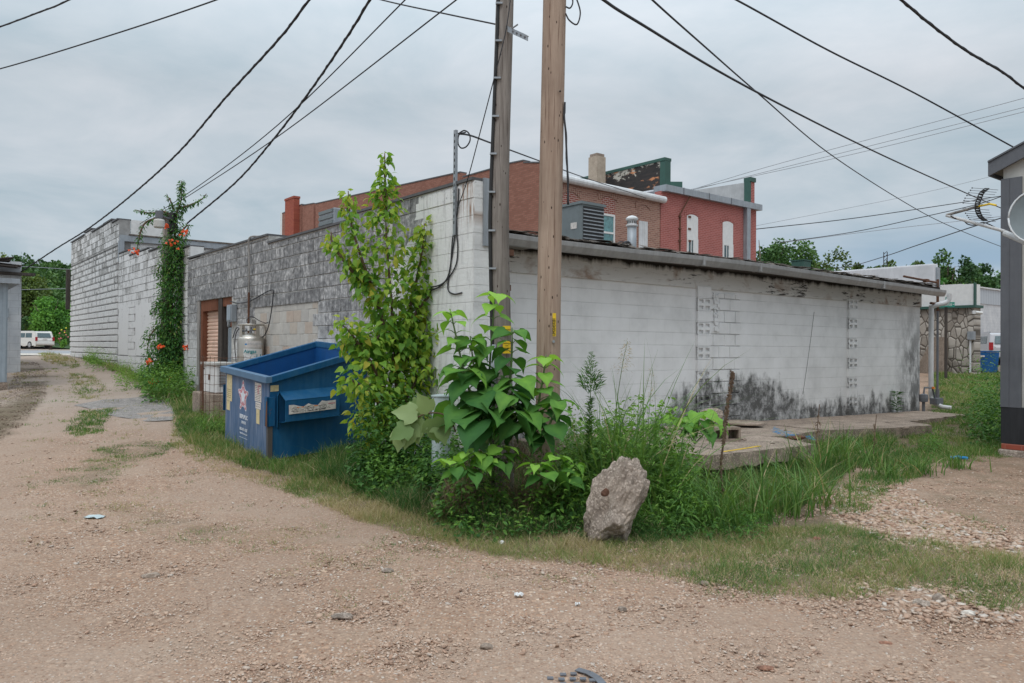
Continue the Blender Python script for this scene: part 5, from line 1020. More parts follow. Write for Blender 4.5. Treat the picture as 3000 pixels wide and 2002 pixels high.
mb.build('valves', M_DKPIPE, tk); MB().cbox(q+Vector((-.02, -.07, 1.50)), (.035, 0, 0), (0, .03, 0), (0, 0, .09)).build('regulator', M_WPAINT, tk); MB().lathe(q+Vector((.10, -.09, 1.47)), [(.005, 0), (.03, .005), (.03, .02), (.005, .025)], 12).build('gauge', M_YEL, tk)
fa = math.atan2(-tc_.y, -tc_.x)
def arcpatch(root, name, mat, a0, a1, z0, z1, r, n=10):
    mb = MB(); vs = []
    for i in range(n+1):
        a = fa+a0+(a1-a0)*i/n
        for rr in (r, r+.0015):
            for z in (z0, z1): vs.append((tc_.x+rr*math.cos(a), tc_.y+rr*math.sin(a), tz+z))
    fs_ = []
    for i in range(n): b = i*4; fs_ += [(b+2, b+6, b+7, b+3), (b, b+1, b+5, b+4), (b+1, b+3, b+7, b+5), (b, b+4, b+6, b+2)]
    return mb.add(vs, fs_).build(name, mat, root)
arcpatch(tk, 'label', M_STICK, -.38, .85, 1.15, 1.27, .2365); lb = arcpatch(tk, 'label', M_WPAINT, -.55, .95, .62, 1.13, .2365); arcpatch(tk, 'blue_band', M_CYAN, -.55, .95, .50, .615, .2365)
rt = Vector((math.cos(fa+math.pi/2), math.sin(fa+math.pi/2), 0)); fd = Vector((math.cos(fa), math.sin(fa), 0))
def tankpt(a, z): return Vector((tc_.x+.2400*math.cos(fa+a), tc_.y+.2400*math.sin(fa+a), tz+z))
def tdir(a): return Vector((-math.sin(fa+a), math.cos(fa+a), 0))
text_mesh('lettering', 'Airgas', .085, M_TEAL, lb, tankpt(-.05, 1.055)+fd*.012, tdir(-.05), ZV, bold=.002); text_mesh('lettering', 'Carbon Dioxide', .045, M_GALV, lb, tankpt(.25, 1.205)+fd*.022, tdir(.25), ZV)
mb = MB(); r_ = random.Random(8)
for k in range(60):
    a = r_.uniform(-.48, .8); z = .66+.025*r_.randint(0, 13); l = r_.uniform(.03, .12); mb.quad(tankpt(a, z), tankpt(a+l, z), tankpt(a+l, z+.006), tankpt(a, z+.006))
mb.build('print', M_GALV, lb); mb = MB(); mb.hexa([tankpt(.42, .98), tankpt(.8, .98), tankpt(.8, .981)+fd*-.002, tankpt(.42, .981)+fd*-.002, tankpt(.42, 1.03), tankpt(.8, 1.03), tankpt(.8, 1.03)+fd*-.002, tankpt(.42, 1.03)+fd*-.002]); mb.build('print', M_TEAL, lb)
mb = MB(); mb.prism([tankpt(-.36+.06*math.cos(x)*1.6, 1.21+.014*math.sin(x)) for x in np.linspace(0, 2*math.pi, 13)[:-1]], -fd*.001); mb.build('print', M_BLUEN, lb)
cable('hose', [q+Vector((-.13, -.06, 1.5)), q+Vector((-.24, -.05, 1.44)), q+Vector((-.28, -.04, 1.2)), q+Vector((-.25, -.02, .8)), q+Vector((-.26, 0, .5))], .008, 'thin black hose hanging down the left of the gas cylinder', cat='hose')
cable('hose', [q+Vector((-.02, -.05, 1.54)), q+Vector((-.08, 0, 1.64)), q+Vector((0, .02, 1.72)), q+Vector((.15, 0, 1.64)), q+Vector((.28, .0, 1.60)), q+Vector((.33, .03, 1.66))], .007, 'black hose looping above the ring handle of the gas cylinder', cat='hose')
cbn = thing('cabinet', W(-.68, 7.0, .75), 'white metal cabinet unit with a louvred panel on a concrete base behind the wire mesh', 'cabinet', rz=TH)
MB().wb(-.86, -.49, 6.58, 7.4, .76, 1.25).build('casing', M_WPAINT, cbn, bevel=.01); MB().wb(-.90, -.46, 6.54, 7.44, 1.253, 1.30).build('lid', M_SIDING, cbn, bevel=.01)
mb = MB()
for k in range(13): mb.wb(-.82, -.62, 6.572, 6.58, .88+k*.027, .893+k*.027)
mb.build('louvre', M_DGREY, cbn); MB().wb(-.868, -.861, 6.95, 7.05, .98, 1.08).build('rust_patch', M_RUST, cbn); MB().cbox(W(-.865, 7.3, 1.18), U*.02, V*.03, ZV*.03).build('latch', M_BLK, cbn)
tag(MB().wb(-.98, -.40, 6.42, 7.62, .15, .75).build('concrete_block', M_SLAB, None, bevel=.02), 'rough concrete block base under the white cabinet', 'concrete block')
ft = thing('wire_mesh', W(-1.2, 6.1, .3), 'rusty welded wire mesh panel bent round behind the dumpster', 'wire mesh', rz=TH)
pth = [W(-1.02, 7.0), W(-1.12, 6.5), W(-1.2, 6.15), W(-1.12, 5.95), W(-.7, 5.65), W(-.03, 5.35)]; seg = []; acc = 0
L = [0]
for a, b in zip(pth[:-1], pth[1:]): L.append(L[-1]+(b-a).length)
def mp(s):
    i = min(max(1, int(np.searchsorted(L, s))), len(L)-1); return pth[i-1].lerp(pth[i], (s-L[i-1])/(L[i]-L[i-1]))
mb = MB(); s = 0; zb_ = .22; zt = 1.42; nrow = 8
while s < L[-1]:
    p = mp(s); mb.tube([p+ZV*(zb_+.02), p+ZV*(zt+.02*math.sin(9*s))+Vector((.01*math.sin(7*s), 0, 0))], .0035, 4); s += .10
for k in range(nrow): z = zt-.02-k*.15; mb.tube([mp(L[-1]*i/24)+ZV*(z+.012*math.sin(i*1.3+k)) for i in range(25)], .0035, 4)
mb.build('mesh', M_RUST, ft)
# ---------------------------------------------------------------- utility poles
def pole(name, pts, rs, mat, label, n=28):
    t = thing(name, pts[0], label, 'utility pole'); c = crom(pts, 8); r = [float(np.interp(i, [0, len(c)-1], rs)) for i in range(len(c))]
    mb = MB(); mb.tube(c, r, n); mb.build('pole', mat, t, smooth=True); return t, c
lp, lc = pole('utility_pole', [px(1475, 1475, 8.0), px(1471, 1120, 8.0), px(1463, 600, 8.0), px(1479, 0, 8.0), px(1500, -900, 8.0)], [.115, .085], M_POLEA, 'weathered grey wooden utility pole with a black cable stapled up its left side')
rp, rc = pole('utility_pole', [px(1601, 1490, 7.8), px(1606, 1100, 7.8), px(1611, 700, 7.8), px(1625, 0, 7.8), px(1644, -900, 7.8)], [.125, .115], M_POLEB, 'tan brown wooden utility pole with a vertical yellow number plate, right of the grey one')
kc = [px(1445, 1440, 7.93), px(1444, 1120, 7.93), px(1436, 700, 7.93), px(1438, 560, 7.93), px(1448, 300, 7.93), px(1460, 0, 7.93), px(1480, -900, 7.93)]
MB().tube(crom(kc, 8), .019, 8).build('riser_cable', M_BLK, lp, smooth=True)
MB().tube([px(1446, 1180, 7.9), px(1444, 1010, 7.9)], .035, 10).build('riser_conduit', M_GALV, lp, smooth=True)
for x, y in ((1460, 10), (1459, 120), (1455, 229), (1450, 341), (1443, 451), (1439, 563), (1439, 676), (1441, 787)): MB().cbox(px(x+2, y, 7.90), (.07, 0, .0), (0, .03, 0), (0, 0, .018)).build('cable_clamp', M_GALV, lp)
br = MB(); a, b = px(1487, 78, 7.88), px(1546, 105, 7.75); br.obox(a, b-a, ZV*-.055, Vector((.004, .005, 0))); br.obox(a, b-a, Vector((-.02, .05, 0)), ZV*.004); br.tube([px(1500, 84, 7.85), px(1517, 72, 7.8)], .008, 6); br.tube([px(1540, 104, 7.7), px(1549, 108, 7.7)], .006, 6)
bo = br.build('bracket', M_GALV, lp)
for i in range(4): MB().cyl(a.lerp(b, .25+.2*i)-Vector((0, .012, .028)), a.lerp(b, .25+.2*i)-Vector((0, .0, .028)), .009, n=8).build('bolt', M_DKPIPE, bo)
def plate(x0, x1, y0, y1, Z, mat, root, name='sign_plate'):
    a, b, c, d = px(x0, y1, Z), px(x1, y1, Z), px(x1, y0, Z), px(x0, y0, Z); return MB().prism([a, b, c, d], Vector((0, .003, 0))).build(name, mat, root)
w1 = plate(1473, 1496, 955, 980, 7.88, M_YEL, lp, 'warning_sign'); text_mesh('lettering', 'WARNING', .018, M_INK, w1, px(1484.5, 968, 7.878), (1, 0, 0), ZV)
w2 = plate(1473, 1496, 1000, 1036, 7.87, M_YEL, lp, 'warning_sign')
for k, tx in enumerate(('UNDERGROUND', 'CABLE', 'BEFORE DIGGING', 'CALL')): text_mesh('lettering', tx, .011, M_INK, w2, px(1484.5, 1007+k*7, 7.868), (1, 0, 0), ZV)
w3 = plate(1619, 1629, 918, 986, 7.65, M_YEL, rp, 'number_plate')
text_mesh('lettering', 'UM20459281', .045, M_INK, w3, px(1627, 984, 7.647), ZV, (-1, 0, 0), align='LEFT', sx=.72)
MB().cyl(px(1622, 1001, 7.69), px(1622, 1001, 7.66), .014, n=10).build('bolt', M_GALV, rp)
MB().cyl(px(1641, 268, 7.69), px(1641, 268, 7.66), .01, n=8).build('knot_hole', M_INK, rp)
G = 'overhead wires'
def wire(pts, r, label, twist=False, mat=None, sub=8): return cable('overhead_wire', [px(*p) for p in pts], r, label, G, mat, 6, 'wire', sub, twist)
wire([(-150, 130, 12), (0, 79, 12), (110, 38, 11.5), (202, 0, 11), (420, -120, 10.4)], .012, 'short black wire crossing the top left corner', True)
wire([(-200, 245, 15), (0, 202, 14), (320, 105, 12.5), (634, 0, 11), (1000, -140, 9.6)], .011, 'straight thin wire running off the left edge high above the alley')
wire([(1300, -520, 8.3), (906, 0, 10), (817, 115, 10.8), (664, 283, 12.4), (523, 447, 14.4), (383, 574, 17), (262, 668, 19.5), (166, 728, 21), (60, 798, 22)], .017, 'thick twisted wire sagging down to the garage at the left', True)
wire([(1250, -300, 8.3), (1083, 0, 9.2), (996, 140, 10.4), (894, 287, 12), (791, 421, 13.8), (689, 536, 15.6), (548, 655, 17.6)], .017, 'thick twisted wire coming down to the vine covered pole', True)
wire([(1430, -250, 8.2), (1187, 0, 9.5), (817, 364, 13), (562, 559, 18), (383, 672, 26), (330, 700, 30)], .009, 'upper of two thin wires passing behind the vine top')
wire([(1460, -90, 8.1), (1337, 0, 8.8), (830, 389, 13), (562, 568, 18), (383, 680, 26), (330, 703, 30)], .009, 'lower of two thin wires passing behind the vine top')
wire([(900, -60, 11), (1117, 0, 9.6), (1310, 42, 8.6), (1488, 79, 7.9)], .009, 'wire running from the top edge to the bracket on the grey pole')
wire([(1502, -60, 7.85), (1483, 85, 7.85), (1447, 232, 7.9), (1409, 379, 8.2), (1371, 522, 8.7), (1340, 612, 8.95)], .006, 'thin wire slanting from the grey pole down to the strut mast')
wire([(1343, 392, 9.3), (1380, 398, 9.8), (1440, 420, 11), (1570, 468, 15), (1710, 520, 21), (1850, 566, 28), (1910, 588, 30.6)], .012, 'wire from the strut mast across behind both poles to the brown building')
wire([(1650, -90, 7.8), (1768, 0, 8.6), (1877, 70, 9.6), (2190, 256, 13.2), (2553, 440, 19), (2821, 562, 26), (2945, 615, 30), (3080, 668, 36)], .018, 'thick wire sagging from the top centre to the right behind the antenna', mat=None)
wire([(1800, -110, 8), (1911, 0, 9), (2068, 140, 11), (2221, 274, 14), (2425, 447, 19), (2630, 581, 25), (2770, 657, 30), (2936, 724, 36), (3050, 762, 40)], .013, 'steep thin wire crossing under the thick wire at right centre')
wire([(1900, -130, 8.5), (2157, 0, 10), (2425, 147, 11.5), (2681, 274, 12.6), (2968, 431, 13.6), (3100, 500, 14)], .013, 'wire running down to the roof corner of the grey building')
wire([(2500, -110, 8), (2640, 0, 8.5), (2719, 66, 9), (2828, 147, 9.6), (2936, 211, 10.2), (3000, 259, 10.6), (3120, 340, 11)], .016, 'twisted wire crossing the top right corner', True)
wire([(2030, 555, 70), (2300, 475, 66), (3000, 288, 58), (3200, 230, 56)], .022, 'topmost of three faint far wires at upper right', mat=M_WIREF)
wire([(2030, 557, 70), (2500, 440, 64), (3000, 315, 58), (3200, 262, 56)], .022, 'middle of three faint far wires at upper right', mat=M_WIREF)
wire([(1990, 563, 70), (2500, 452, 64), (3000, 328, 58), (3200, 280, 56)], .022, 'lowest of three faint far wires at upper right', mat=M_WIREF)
wire([(2213, 672, 36), (2500, 640, 38), (2828, 592, 40), (2860, 586, 40), (2940, 574, 40)], .022, 'dark wire running level from the red building corner towards the antenna')
wire([(2285, 711, 50), (2500, 680, 46), (2700, 637, 43), (2860, 600, 41), (2940, 574, 40)], .022, 'dark wire rising to the right above the treeline')
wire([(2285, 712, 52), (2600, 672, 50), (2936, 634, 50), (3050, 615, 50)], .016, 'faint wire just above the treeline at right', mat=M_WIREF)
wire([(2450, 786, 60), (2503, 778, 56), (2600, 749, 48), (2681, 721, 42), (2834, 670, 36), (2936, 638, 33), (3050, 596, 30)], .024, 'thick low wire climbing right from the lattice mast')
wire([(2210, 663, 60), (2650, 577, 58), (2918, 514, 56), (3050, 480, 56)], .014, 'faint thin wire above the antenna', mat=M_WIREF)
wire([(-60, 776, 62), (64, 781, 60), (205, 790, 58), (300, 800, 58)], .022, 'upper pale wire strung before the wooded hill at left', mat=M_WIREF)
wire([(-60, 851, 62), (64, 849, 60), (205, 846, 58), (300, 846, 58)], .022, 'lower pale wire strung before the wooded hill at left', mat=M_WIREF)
cable('cable', [px(x, y, 7.72) for x, y in ((1657, 40), (1668, 60), (1690, 72), (1700, 40), (1692, 5), (1676, -30))], .008, 'large loop of black cable right of the tan pole top')
cable('cable', [px(x, y, 7.74) for x, y in ((1657, 20), (1670, 24), (1678, 8), (1674, -15), (1664, -30))], .008, 'small inner loop of cable at the tan pole top')
cable('cable', [px(x, y, 7.74) for x, y in ((1655, 300), (1653, 340), (1657, 385), (1660, 450), (1663, 520), (1665, 600))], .011, 'twisted black cable hanging straight down behind the tan pole', twist=True)
# ---------------------------------------------------------------- concrete slabs, rubble
def slab(poly_uv, zt, th, name, label, cat, mat=M_SLAB, seed=1, rough=.012, org=None):
    r = random.Random(seed); pts = []
    n = len(poly_uv)
    for i in range(n):
        a, b = poly_uv[i], poly_uv[(i+1) % n]; L_ = math.hypot(b[0]-a[0], b[1]-a[1]); m_ = max(1, int(L_/.12))
        for k in range(m_): t_ = k/m_; pts.append((a[0]+(b[0]-a[0])*t_+(r.uniform(-rough, rough) if k else 0), a[1]+(b[1]-a[1])*t_+(r.uniform(-rough, rough) if k else 0)))
    zf = zt if callable(zt) else (lambda u, v: zt)
    N = len(pts); vs = [W(u, v, zf(u, v)) for u, v in pts]+[W(u+r.uniform(-.02, .02), v+r.uniform(-.02, .02), zf(u, v)-th*r.uniform(.9, 1.1)) for u, v in pts]
    mb = MB(); mb.add(vs, [tuple(range(N)), tuple(range(N, 2*N))[::-1]]+[(i, (i+1) % N, N+(i+1) % N, N+i) for i in range(N)])
    return tag(mb.build(name, mat), label, cat)
slab([(2.15, -1.75), (4.15, -1.9), (4.45, -1.2), (4.5, .80), (1.2, .80), (1.3, .2)], lambda u, v: .37, .17, 'concrete_slab', 'near concrete slab with a yellow painted stripe and a cinder block on it', 'slab')
slab([(4.56, -.95), (5.0, -1.0), (6.3, -.75), (6.4, .80), (4.56, .80)], lambda u, v: .36-.02*(u-4.5), .16, 'concrete_slab', 'middle concrete slab against the white wall with dark cracked joints', 'slab', seed=2)
slab([(6.46, -.75), (7.8, -1.1), (9.2, -1.2), (9.7, -.6), (13.0, -.3), (13.4, .80), (6.46, .80)], lambda u, v: .32-.015*(u-6.4)-.0, .2, 'concrete_slab', 'far brown concrete slab with a broken dark end near the gas meter', 'slab', seed=3, rough=.03)
mb = MB(); mb.wb(1.9, 4.2, -1.3, -.8, -.2, .19); mb.wb(4.3, 9.0, -.55, -.2, -.2, .19); tag(mb.build('foundation_wall', M_SLAB), 'dark recessed concrete footing under the slabs', 'footing')
for (a_, b_2, c_2, lab) in (((1.35, .35), (4.45, .30), .372, 'dark open joint across the near slab by the wall'), ((2.6, -1.72), (2.9, .78), .372, 'dark crack running across the near slab'), ((4.6, .30), (6.35, .25), .352, 'dark joint in the middle slab')):
    q0, q1_ = W(*a_, c_2), W(*b_2, c_2); rr = random.Random(4); P_ = [q0.lerp(q1_, k/14)+Vector((rr.uniform(-.02, .02), rr.uniform(-.02, .02), 0)) for k in range(15)]; mb = MB()
    for a, b in zip(P_[:-1], P_[1:]): d = (b-a).normalized(); s_ = Vector((-d.y, d.x, 0))*.008; mb.add([a-s_, b-s_, b+s_, a+s_, a-s_+ZV*.001, b-s_+ZV*.001, b+s_+ZV*.001, a+s_+ZV*.001], ((4, 5, 6, 7), (0, 3, 2, 1), (0, 1, 5, 4), (2, 3, 7, 6)))
    tag(mb.build('crack', M_FRAMED), lab, 'crack')

def on_z(x, y, z): d = px(x, y, 1)-Vector((0, 0, EYE)); t_ = (z-EYE)/d.z; return Vector((0, 0, EYE))+d*t_
def strip(pts, w_, z, mat, name, label, cat):
    mb = MB(); P = [on_z(x, y, z) for x, y in pts]
    for a, b in zip(P[:-1], P[1:]):
        d = (b-a).normalized(); s_ = Vector((-d.y, d.x, 0))*w_/2; mb.prism([a-s_, b-s_, b+s_, a+s_], ZV*.002)
    return tag(mb.build(name, mat), label, cat)
strip([(2118, 1324), (2165, 1317), (2226, 1307)], .05, .372, M_YMARK, 'yellow_stripe', 'worn yellow painted stripe on the near slab', 'painted mark')
def smear(x0, y0, x1, y1, z, mat, label, n, seed, name='paint_mark', wy=8):
    mb = MB(); r = random.Random(seed)
    for k in range(n):
        t_ = r.random(); a = on_z(x0+(x1-x0)*t_+r.uniform(-6, 6), y0+(y1-y0)*t_+r.uniform(-wy, wy), z); d = Vector((r.uniform(.02, .09), r.uniform(-.02, .03), 0)); s_ = Vector((0, r.uniform(.006, .02), 0)); mb.prism([a, a+d, a+d+s_, a+s_], ZV*.002)
    return tag(mb.build(name, mat), label, 'painted mark')
smear(2262, 1257, 2330, 1283, .372, M_BLUESPRAY, 'bright blue paint smear on the near slab', 60, 3); smear(2362, 1280, 2380, 1287, .372, M_BLUESPRAY, 'small blue paint patch right of the rusty scrap', 14, 4, wy=3); smear(2640, 1218, 2665, 1228, .245, M_PINK, 'faint red paint mark on the far slab', 14, 5, wy=3)
def cinder(name, c, rz, label, sc=1.0):
    "hollow concrete block lying on its side, two cores facing the camera"
    M_ = Matrix.Translation(c) @ Matrix.Rotation(rz, 4, 'Z'); P = lambda x, y, z: M_ @ Vector((x*sc, y*sc, z*sc)); t = .033
    mb = MB(); bx = lambda x0, x1, y0, y1, z0, z1: mb.hexa([P(x0, y0, z0), P(x1, y0, z0), P(x1, y1, z0), P(x0, y1, z0), P(x0, y0, z1), P(x1, y0, z1), P(x1, y1, z1), P(x0, y1, z1)])
    Lh = .2; h = .19; y = .1
    bx(-Lh, Lh, -y, y, 0, t); bx(-Lh, Lh, -y, y, h-t, h)
    for x in (-Lh, -t/2, Lh-t): bx(x, x+t, -y, y, t+.0005, h-t-.0005)
    bx(-Lh+t+.001, Lh-t-.001, y-.02, y-.01, t+.001, h-t-.001); return tag(mb.build(name, M_CBLK), label, 'cinder block')
p = on_z(2120, 1292, .37); cinder('cinder_block', p, R(12), 'hollow cinder block lying with its cores facing out on the near slab'); p2 = on_z(2158, 1289, .37); 
def chunk(name, c, dims, label, cat, mat=M_ROCK, seed=1, rot=(0, 0, 0), sub=4, amp=.22, flat=None, freq=2.2, taper=0, shear=0):
    from mathutils import noise as mn
    bm = bmesh.new(); bmesh.ops.create_icosphere(bm, subdivisions=sub, radius=1); Rm = Matrix.Rotation(rot[2], 3, 'Z') @ Matrix.Rotation(rot[1], 3, 'Y') @ Matrix.Rotation(rot[0], 3, 'X')
    r = random.Random(seed); cuts = [(Vector((r.gauss(0, 1), r.gauss(0, 1), r.gauss(0, 1))).normalized(), r.uniform(.62, .85)) for _ in range(9)]
    for v in bm.verts:
        p = v.co.copy()
        for n_, d_ in cuts:
            e = p.dot(n_)-d_
            if e > 0: p -= n_*e*.93
        q = p*freq+Vector((seed, seed*2, 0)); p += p*amp*(mn.noise(q)*.6+mn.noise(q*3)*.25+mn.noise(q*8)*.12)
        q = Rm @ Vector((p.x*dims[0], p.y*dims[1], p.z*dims[2])); h_ = q.z/dims[2]; q.x = q.x*(1-taper*h_)+shear*h_*dims[0]; q.y *= 1-taper*h_; v.co = q
    me = bpy.data.meshes.new(name); bm.to_mesh(me); bm.free(); me.materials.append(mat); o = bpy.data.objects.new(name, me); link(o); o.location = c; return tag(o, label, cat)
chunk('concrete_chunk', on_z(2085, 1235, .46)+ZV*.10, (.19, .13, .12), 'rough concrete chunk sitting on the cinder block', 'rubble', seed=3, sub=4); chunk('concrete_chunk', on_z(2070, 1258, .37)+ZV*.12, (.16, .12, .11), 'pale rubble lump behind the cinder block at the left', 'rubble', seed=5)
p = on_z(2178, 1243, .374); mb = MB(); mb.lathe(p, [(.30, 0), (.33, .01), (.33, .03), (.30, .045), (.05, .05)], 28); lo = mb.build('round_lid', M_SLAB); tag(lo, 'round concrete utility lid lying flat by the white wall', 'lid'); MB().cbox(p+ZV*.052, (.12, 0, 0), (0, .03, 0), (0, 0, .006)).build('slot', M_BLK, lo)
chunk('rusty_scrap', on_z(2338, 1283, .39), (.13, .06, .03), 'crumpled rusty brown scrap on the near slab edge', 'scrap', M_RUST, 7, amp=.6)
rk = px(1812, 1462, 6.35); chunk('boulder', Vector((rk.x-.01, 6.35, .31)), (.245, .24, .45), 'large upright pinkish grey boulder in the grass in front of the weeds', 'boulder', M_ROCK, 41, (R(6), R(4), R(20)), 6, .48, freq=1.5, taper=.18, shear=.16)
ro = [o for o in bpy.data.objects if o.name == 'boulder'][0]; b_ = chunk('boulder_lug', px(1772, 1443, 6.05), (.035, .03, .035), None, None, M_RUST, 9); b_.location = Vector(b_.location)-Vector(ro.location); b_.parent = ro
def gchunk(x, y, dims, label, seed, mat=M_ROCK, name='stone', rise=.4): p = gnd(x, y); dims = tuple(d*.72 for d in dims); return chunk(name, p+ZV*dims[2]*rise, dims, label, 'stone', mat, seed, sub=3)
gchunk(2170, 1508, (.11, .07, .045), 'flat pale concrete slab piece in the grass right of the boulder', 11, M_PATH); gchunk(2128, 1524, (.10, .08, .04), 'tan sandstone piece in the grass beside the pale one', 12, M_SLAB); gchunk(2393, 1583, (.06, .05, .03), 'small red stone in the dry grass', 13, M_REDST)
gchunk(2700, 1775, (.075, .06, .045), 'largest grey stone on the gravel edge at lower right', 14); gchunk(2752, 1762, (.06, .05, .05), 'grey stone beside the largest one at lower right', 15); gchunk(2838, 1802, (.06, .045, .03), 'yellowish flat stone on the gravel at lower right', 16, M_PATH); gchunk(2063, 1712, (.05, .04, .025), 'small dark flat stone at the grass edge', 17, M_CBLK)
gchunk(1822, 1788, (.04, .035, .025), 'pale rounded pebble stone on the gravel below the boulder', 18); gchunk(1426, 1900, (.05, .04, .03), 'brown stone on the gravel at lower centre', 19, M_CBLK); gchunk(1138, 1676, (.07, .05, .03), 'reddish stone on the gravel left of centre', 20); gchunk(1002, 1810, (.09, .06, .03), 'broad flat tan stone on the gravel at lower left of centre', 21)
gchunk(2242, 1960, (.06, .04, .02), 'flat rust red stone near the bottom of the gravel', 22, M_REDST); gchunk(2596, 1890, (.06, .04, .02), 'flat orange brown stone on the right gravel', 23, M_REDST); gchunk(1470, 1594, (.03, .03, .03), 'small white stone at the grass edge', 24, M_WPAINT); gchunk(440, 1690, (.09, .06, .03), 'flat brown stone on the left gravel', 25, M_SLAB)
for x, y, s_, sd_, lab in ((2530, 1330, .16, 30, 'brown rubble lump where the gully meets the gravel'), (2400, 1365, .14, 31, 'rubble lump below the near slab'), (2460, 1372, .18, 32, 'dark flat rubble block in the grass below the slabs'), (2290, 1360, .12, 33, 'reddish rubble lump under the slab edge')): gchunk(x, y, (s_, s_*.8, s_*.4), lab, sd_, M_CBLK, 'rubble')
def litter(x, y, w_, d, mat, lab, seed, name='litter', cat='litter', h=.02):
    p = gnd(x, y)+ZV*.012; r = random.Random(seed); n = 5; vs = [p+Vector(((i/n-.5)*w_, (j/n-.5)*d+r.uniform(-.01, .01), r.uniform(0, h))) for j in range(n+1) for i in range(n+1)]
    mb = MB(); mb.add(vs, [(j*(n+1)+i, j*(n+1)+i+1, (j+1)*(n+1)+i+1, (j+1)*(n+1)+i) for j in range(n) for i in range(n)]); return tag(mb.build(name, mat), lab, cat)
litter(278, 1520, .16, .10, M_PEDEST, 'crushed pale blue plastic scrap on the left gravel', 1); litter(2240, 1504, .10, .08, M_ORNG, 'orange plastic wrapper in the grass', 2, h=.06); litter(1520, 1752, .06, .03, M_WPAINT, 'small white paper scrap on the gravel', 3); litter(1692, 1779, .03, .02, M_WPAINT, 'tiny white scrap on the gravel below the boulder', 4)
p = gnd(2808, 1350); mb = MB(); mb.tube([p+Vector((-.11, 0, .04)), p+Vector((0, 0, .05)), p+Vector((.12, -.01, .035))], .022, 8); tag(mb.build('blue_tube', M_BLUEN), 'short bright blue plastic tube on the gravel near the grey building', 'litter')
# tyre track / iron cover fragments at the bottom edge
p = on_z(1700, 1990, .0); g0_ = gnd(1700, 1990)
mb = MB(); a_ = [gnd(x, y)+ZV*.01 for x, y in ((1690, 1968), (1725, 1978), (1750, 1993), (1765, 2010), (1770, 2030))]; 
for q0, q1_ in zip(a_[:-1], a_[1:]): d = (q1_-q0).normalized(); s_ = Vector((-d.y, d.x, 0))*.02; mb.prism([q0-s_, q1_-s_, q1_+s_, q0+s_], ZV*.004)
for x, y in ((1612, 1993), (1650, 1982), (1680, 1980), (1645, 1996), (1678, 1995), (1708, 1995), (1735, 1999), (1650, 2010), (1690, 2010)): q0 = gnd(x, y); mb.cbox(q0+ZV*.01, (.03, 0, 0), (0, .025, 0), (0, 0, .006))
tag(mb.build('iron_cover', M_DKPIPE), 'worn round iron cover half buried in gravel at the bottom edge', 'cover')
pd_ = thing('utility_pedestal', gnd(1290, 1300), 'pale grey green plastic utility pedestal with an orange label among the weeds', 'utility pedestal'); c = px(1292, 1240, 8.4); zt = px(1292, 1158, 8.4).z
MB().lathe((c.x, c.y, 0), [(.10, 0), (.10, zt-.02), (.11, zt-.015), (.11, zt), (.02, zt+.01)], 20).build('body', M_PEDEST, pd_, smooth=False)
MB().prism([px(x, y, 8.29) for x, y in ((1306, 1182), (1318, 1184), (1316, 1228), (1304, 1228))], Vector((0, .003, 0))).build('orange_label', M_ORNG, pd_)
# street light on the vine pole
vpz = W(-.25, 12.35); vz = float(hgt(vpz.x, vpz.y))
vpole = thing('utility_pole', (vpz.x, vpz.y, vz), 'timber pole buried in flowering vine at the alley wall', 'utility pole'); zt = px(510, 625, vpz.y).z
MB().cyl((vpz.x, vpz.y, vz-.2), (vpz.x, vpz.y, zt), .14, .11, 16).build('pole', M_POLEA, vpole, smooth=True)
for y_, s_ in ((638, .12), (668, .16)): MB().cbox(px(506, y_, vpz.y-.2), (s_, 0, 0), (0, .2, 0), (0, 0, .22)).build('splice_box', M_BLK, vpole, bevel=.02)
sl_ = thing('street_light', px(466, 655, vpz.y-.9), 'drum shaped street light hanging at the left of the vine covered pole', 'street light'); c = px(466, 668, vpz.y-.9); r0 = 15/F*c.y
MB().lathe(c, [(r0*.85, 0), (r0*1.0, .02), (r0*1.02, .16), (r0*.9, .19), (r0*.4, .21)], 24).build('lamp_shade', M_SIDING, sl_, smooth=False); MB().lathe(c+ZV*.2, [(.05, 0), (.08, .02), (.08, .18), (.03, .2)], 14).build('housing', M_DKPIPE, sl_); MB().tube([c+ZV*.3, px(490, 640, vpz.y-.5), px(508, 645, vpz.y)], .025).build('arm', M_DKPIPE, sl_)

rq = random.Random(77)
for k, (x, y, s_) in enumerate(((2040, 1335, .07), (2075, 1392, .09), (2180, 1290, .04), (2265, 1300, .035), (2300, 1262, .03), (2425, 1262, .05), (2520, 1262, .06), (2600, 1240, .05), (2655, 1258, .07), (2385, 1340, .10), (2445, 1345, .08), (2335, 1375, .07))):
    p = on_z(x, y, .37 if y < 1310 and x < 2400 else .27) if y < 1310 else gnd(x, y); tag(chunk('rubble', p+ZV*s_*.3, (s_, s_*.8, s_*.45), None, None, (M_CBLK, M_ROCK)[k % 2], 50+k, sub=3), 'small broken concrete lump scattered on and below the slabs', 'rubble', 'rubble lumps around the slabs')
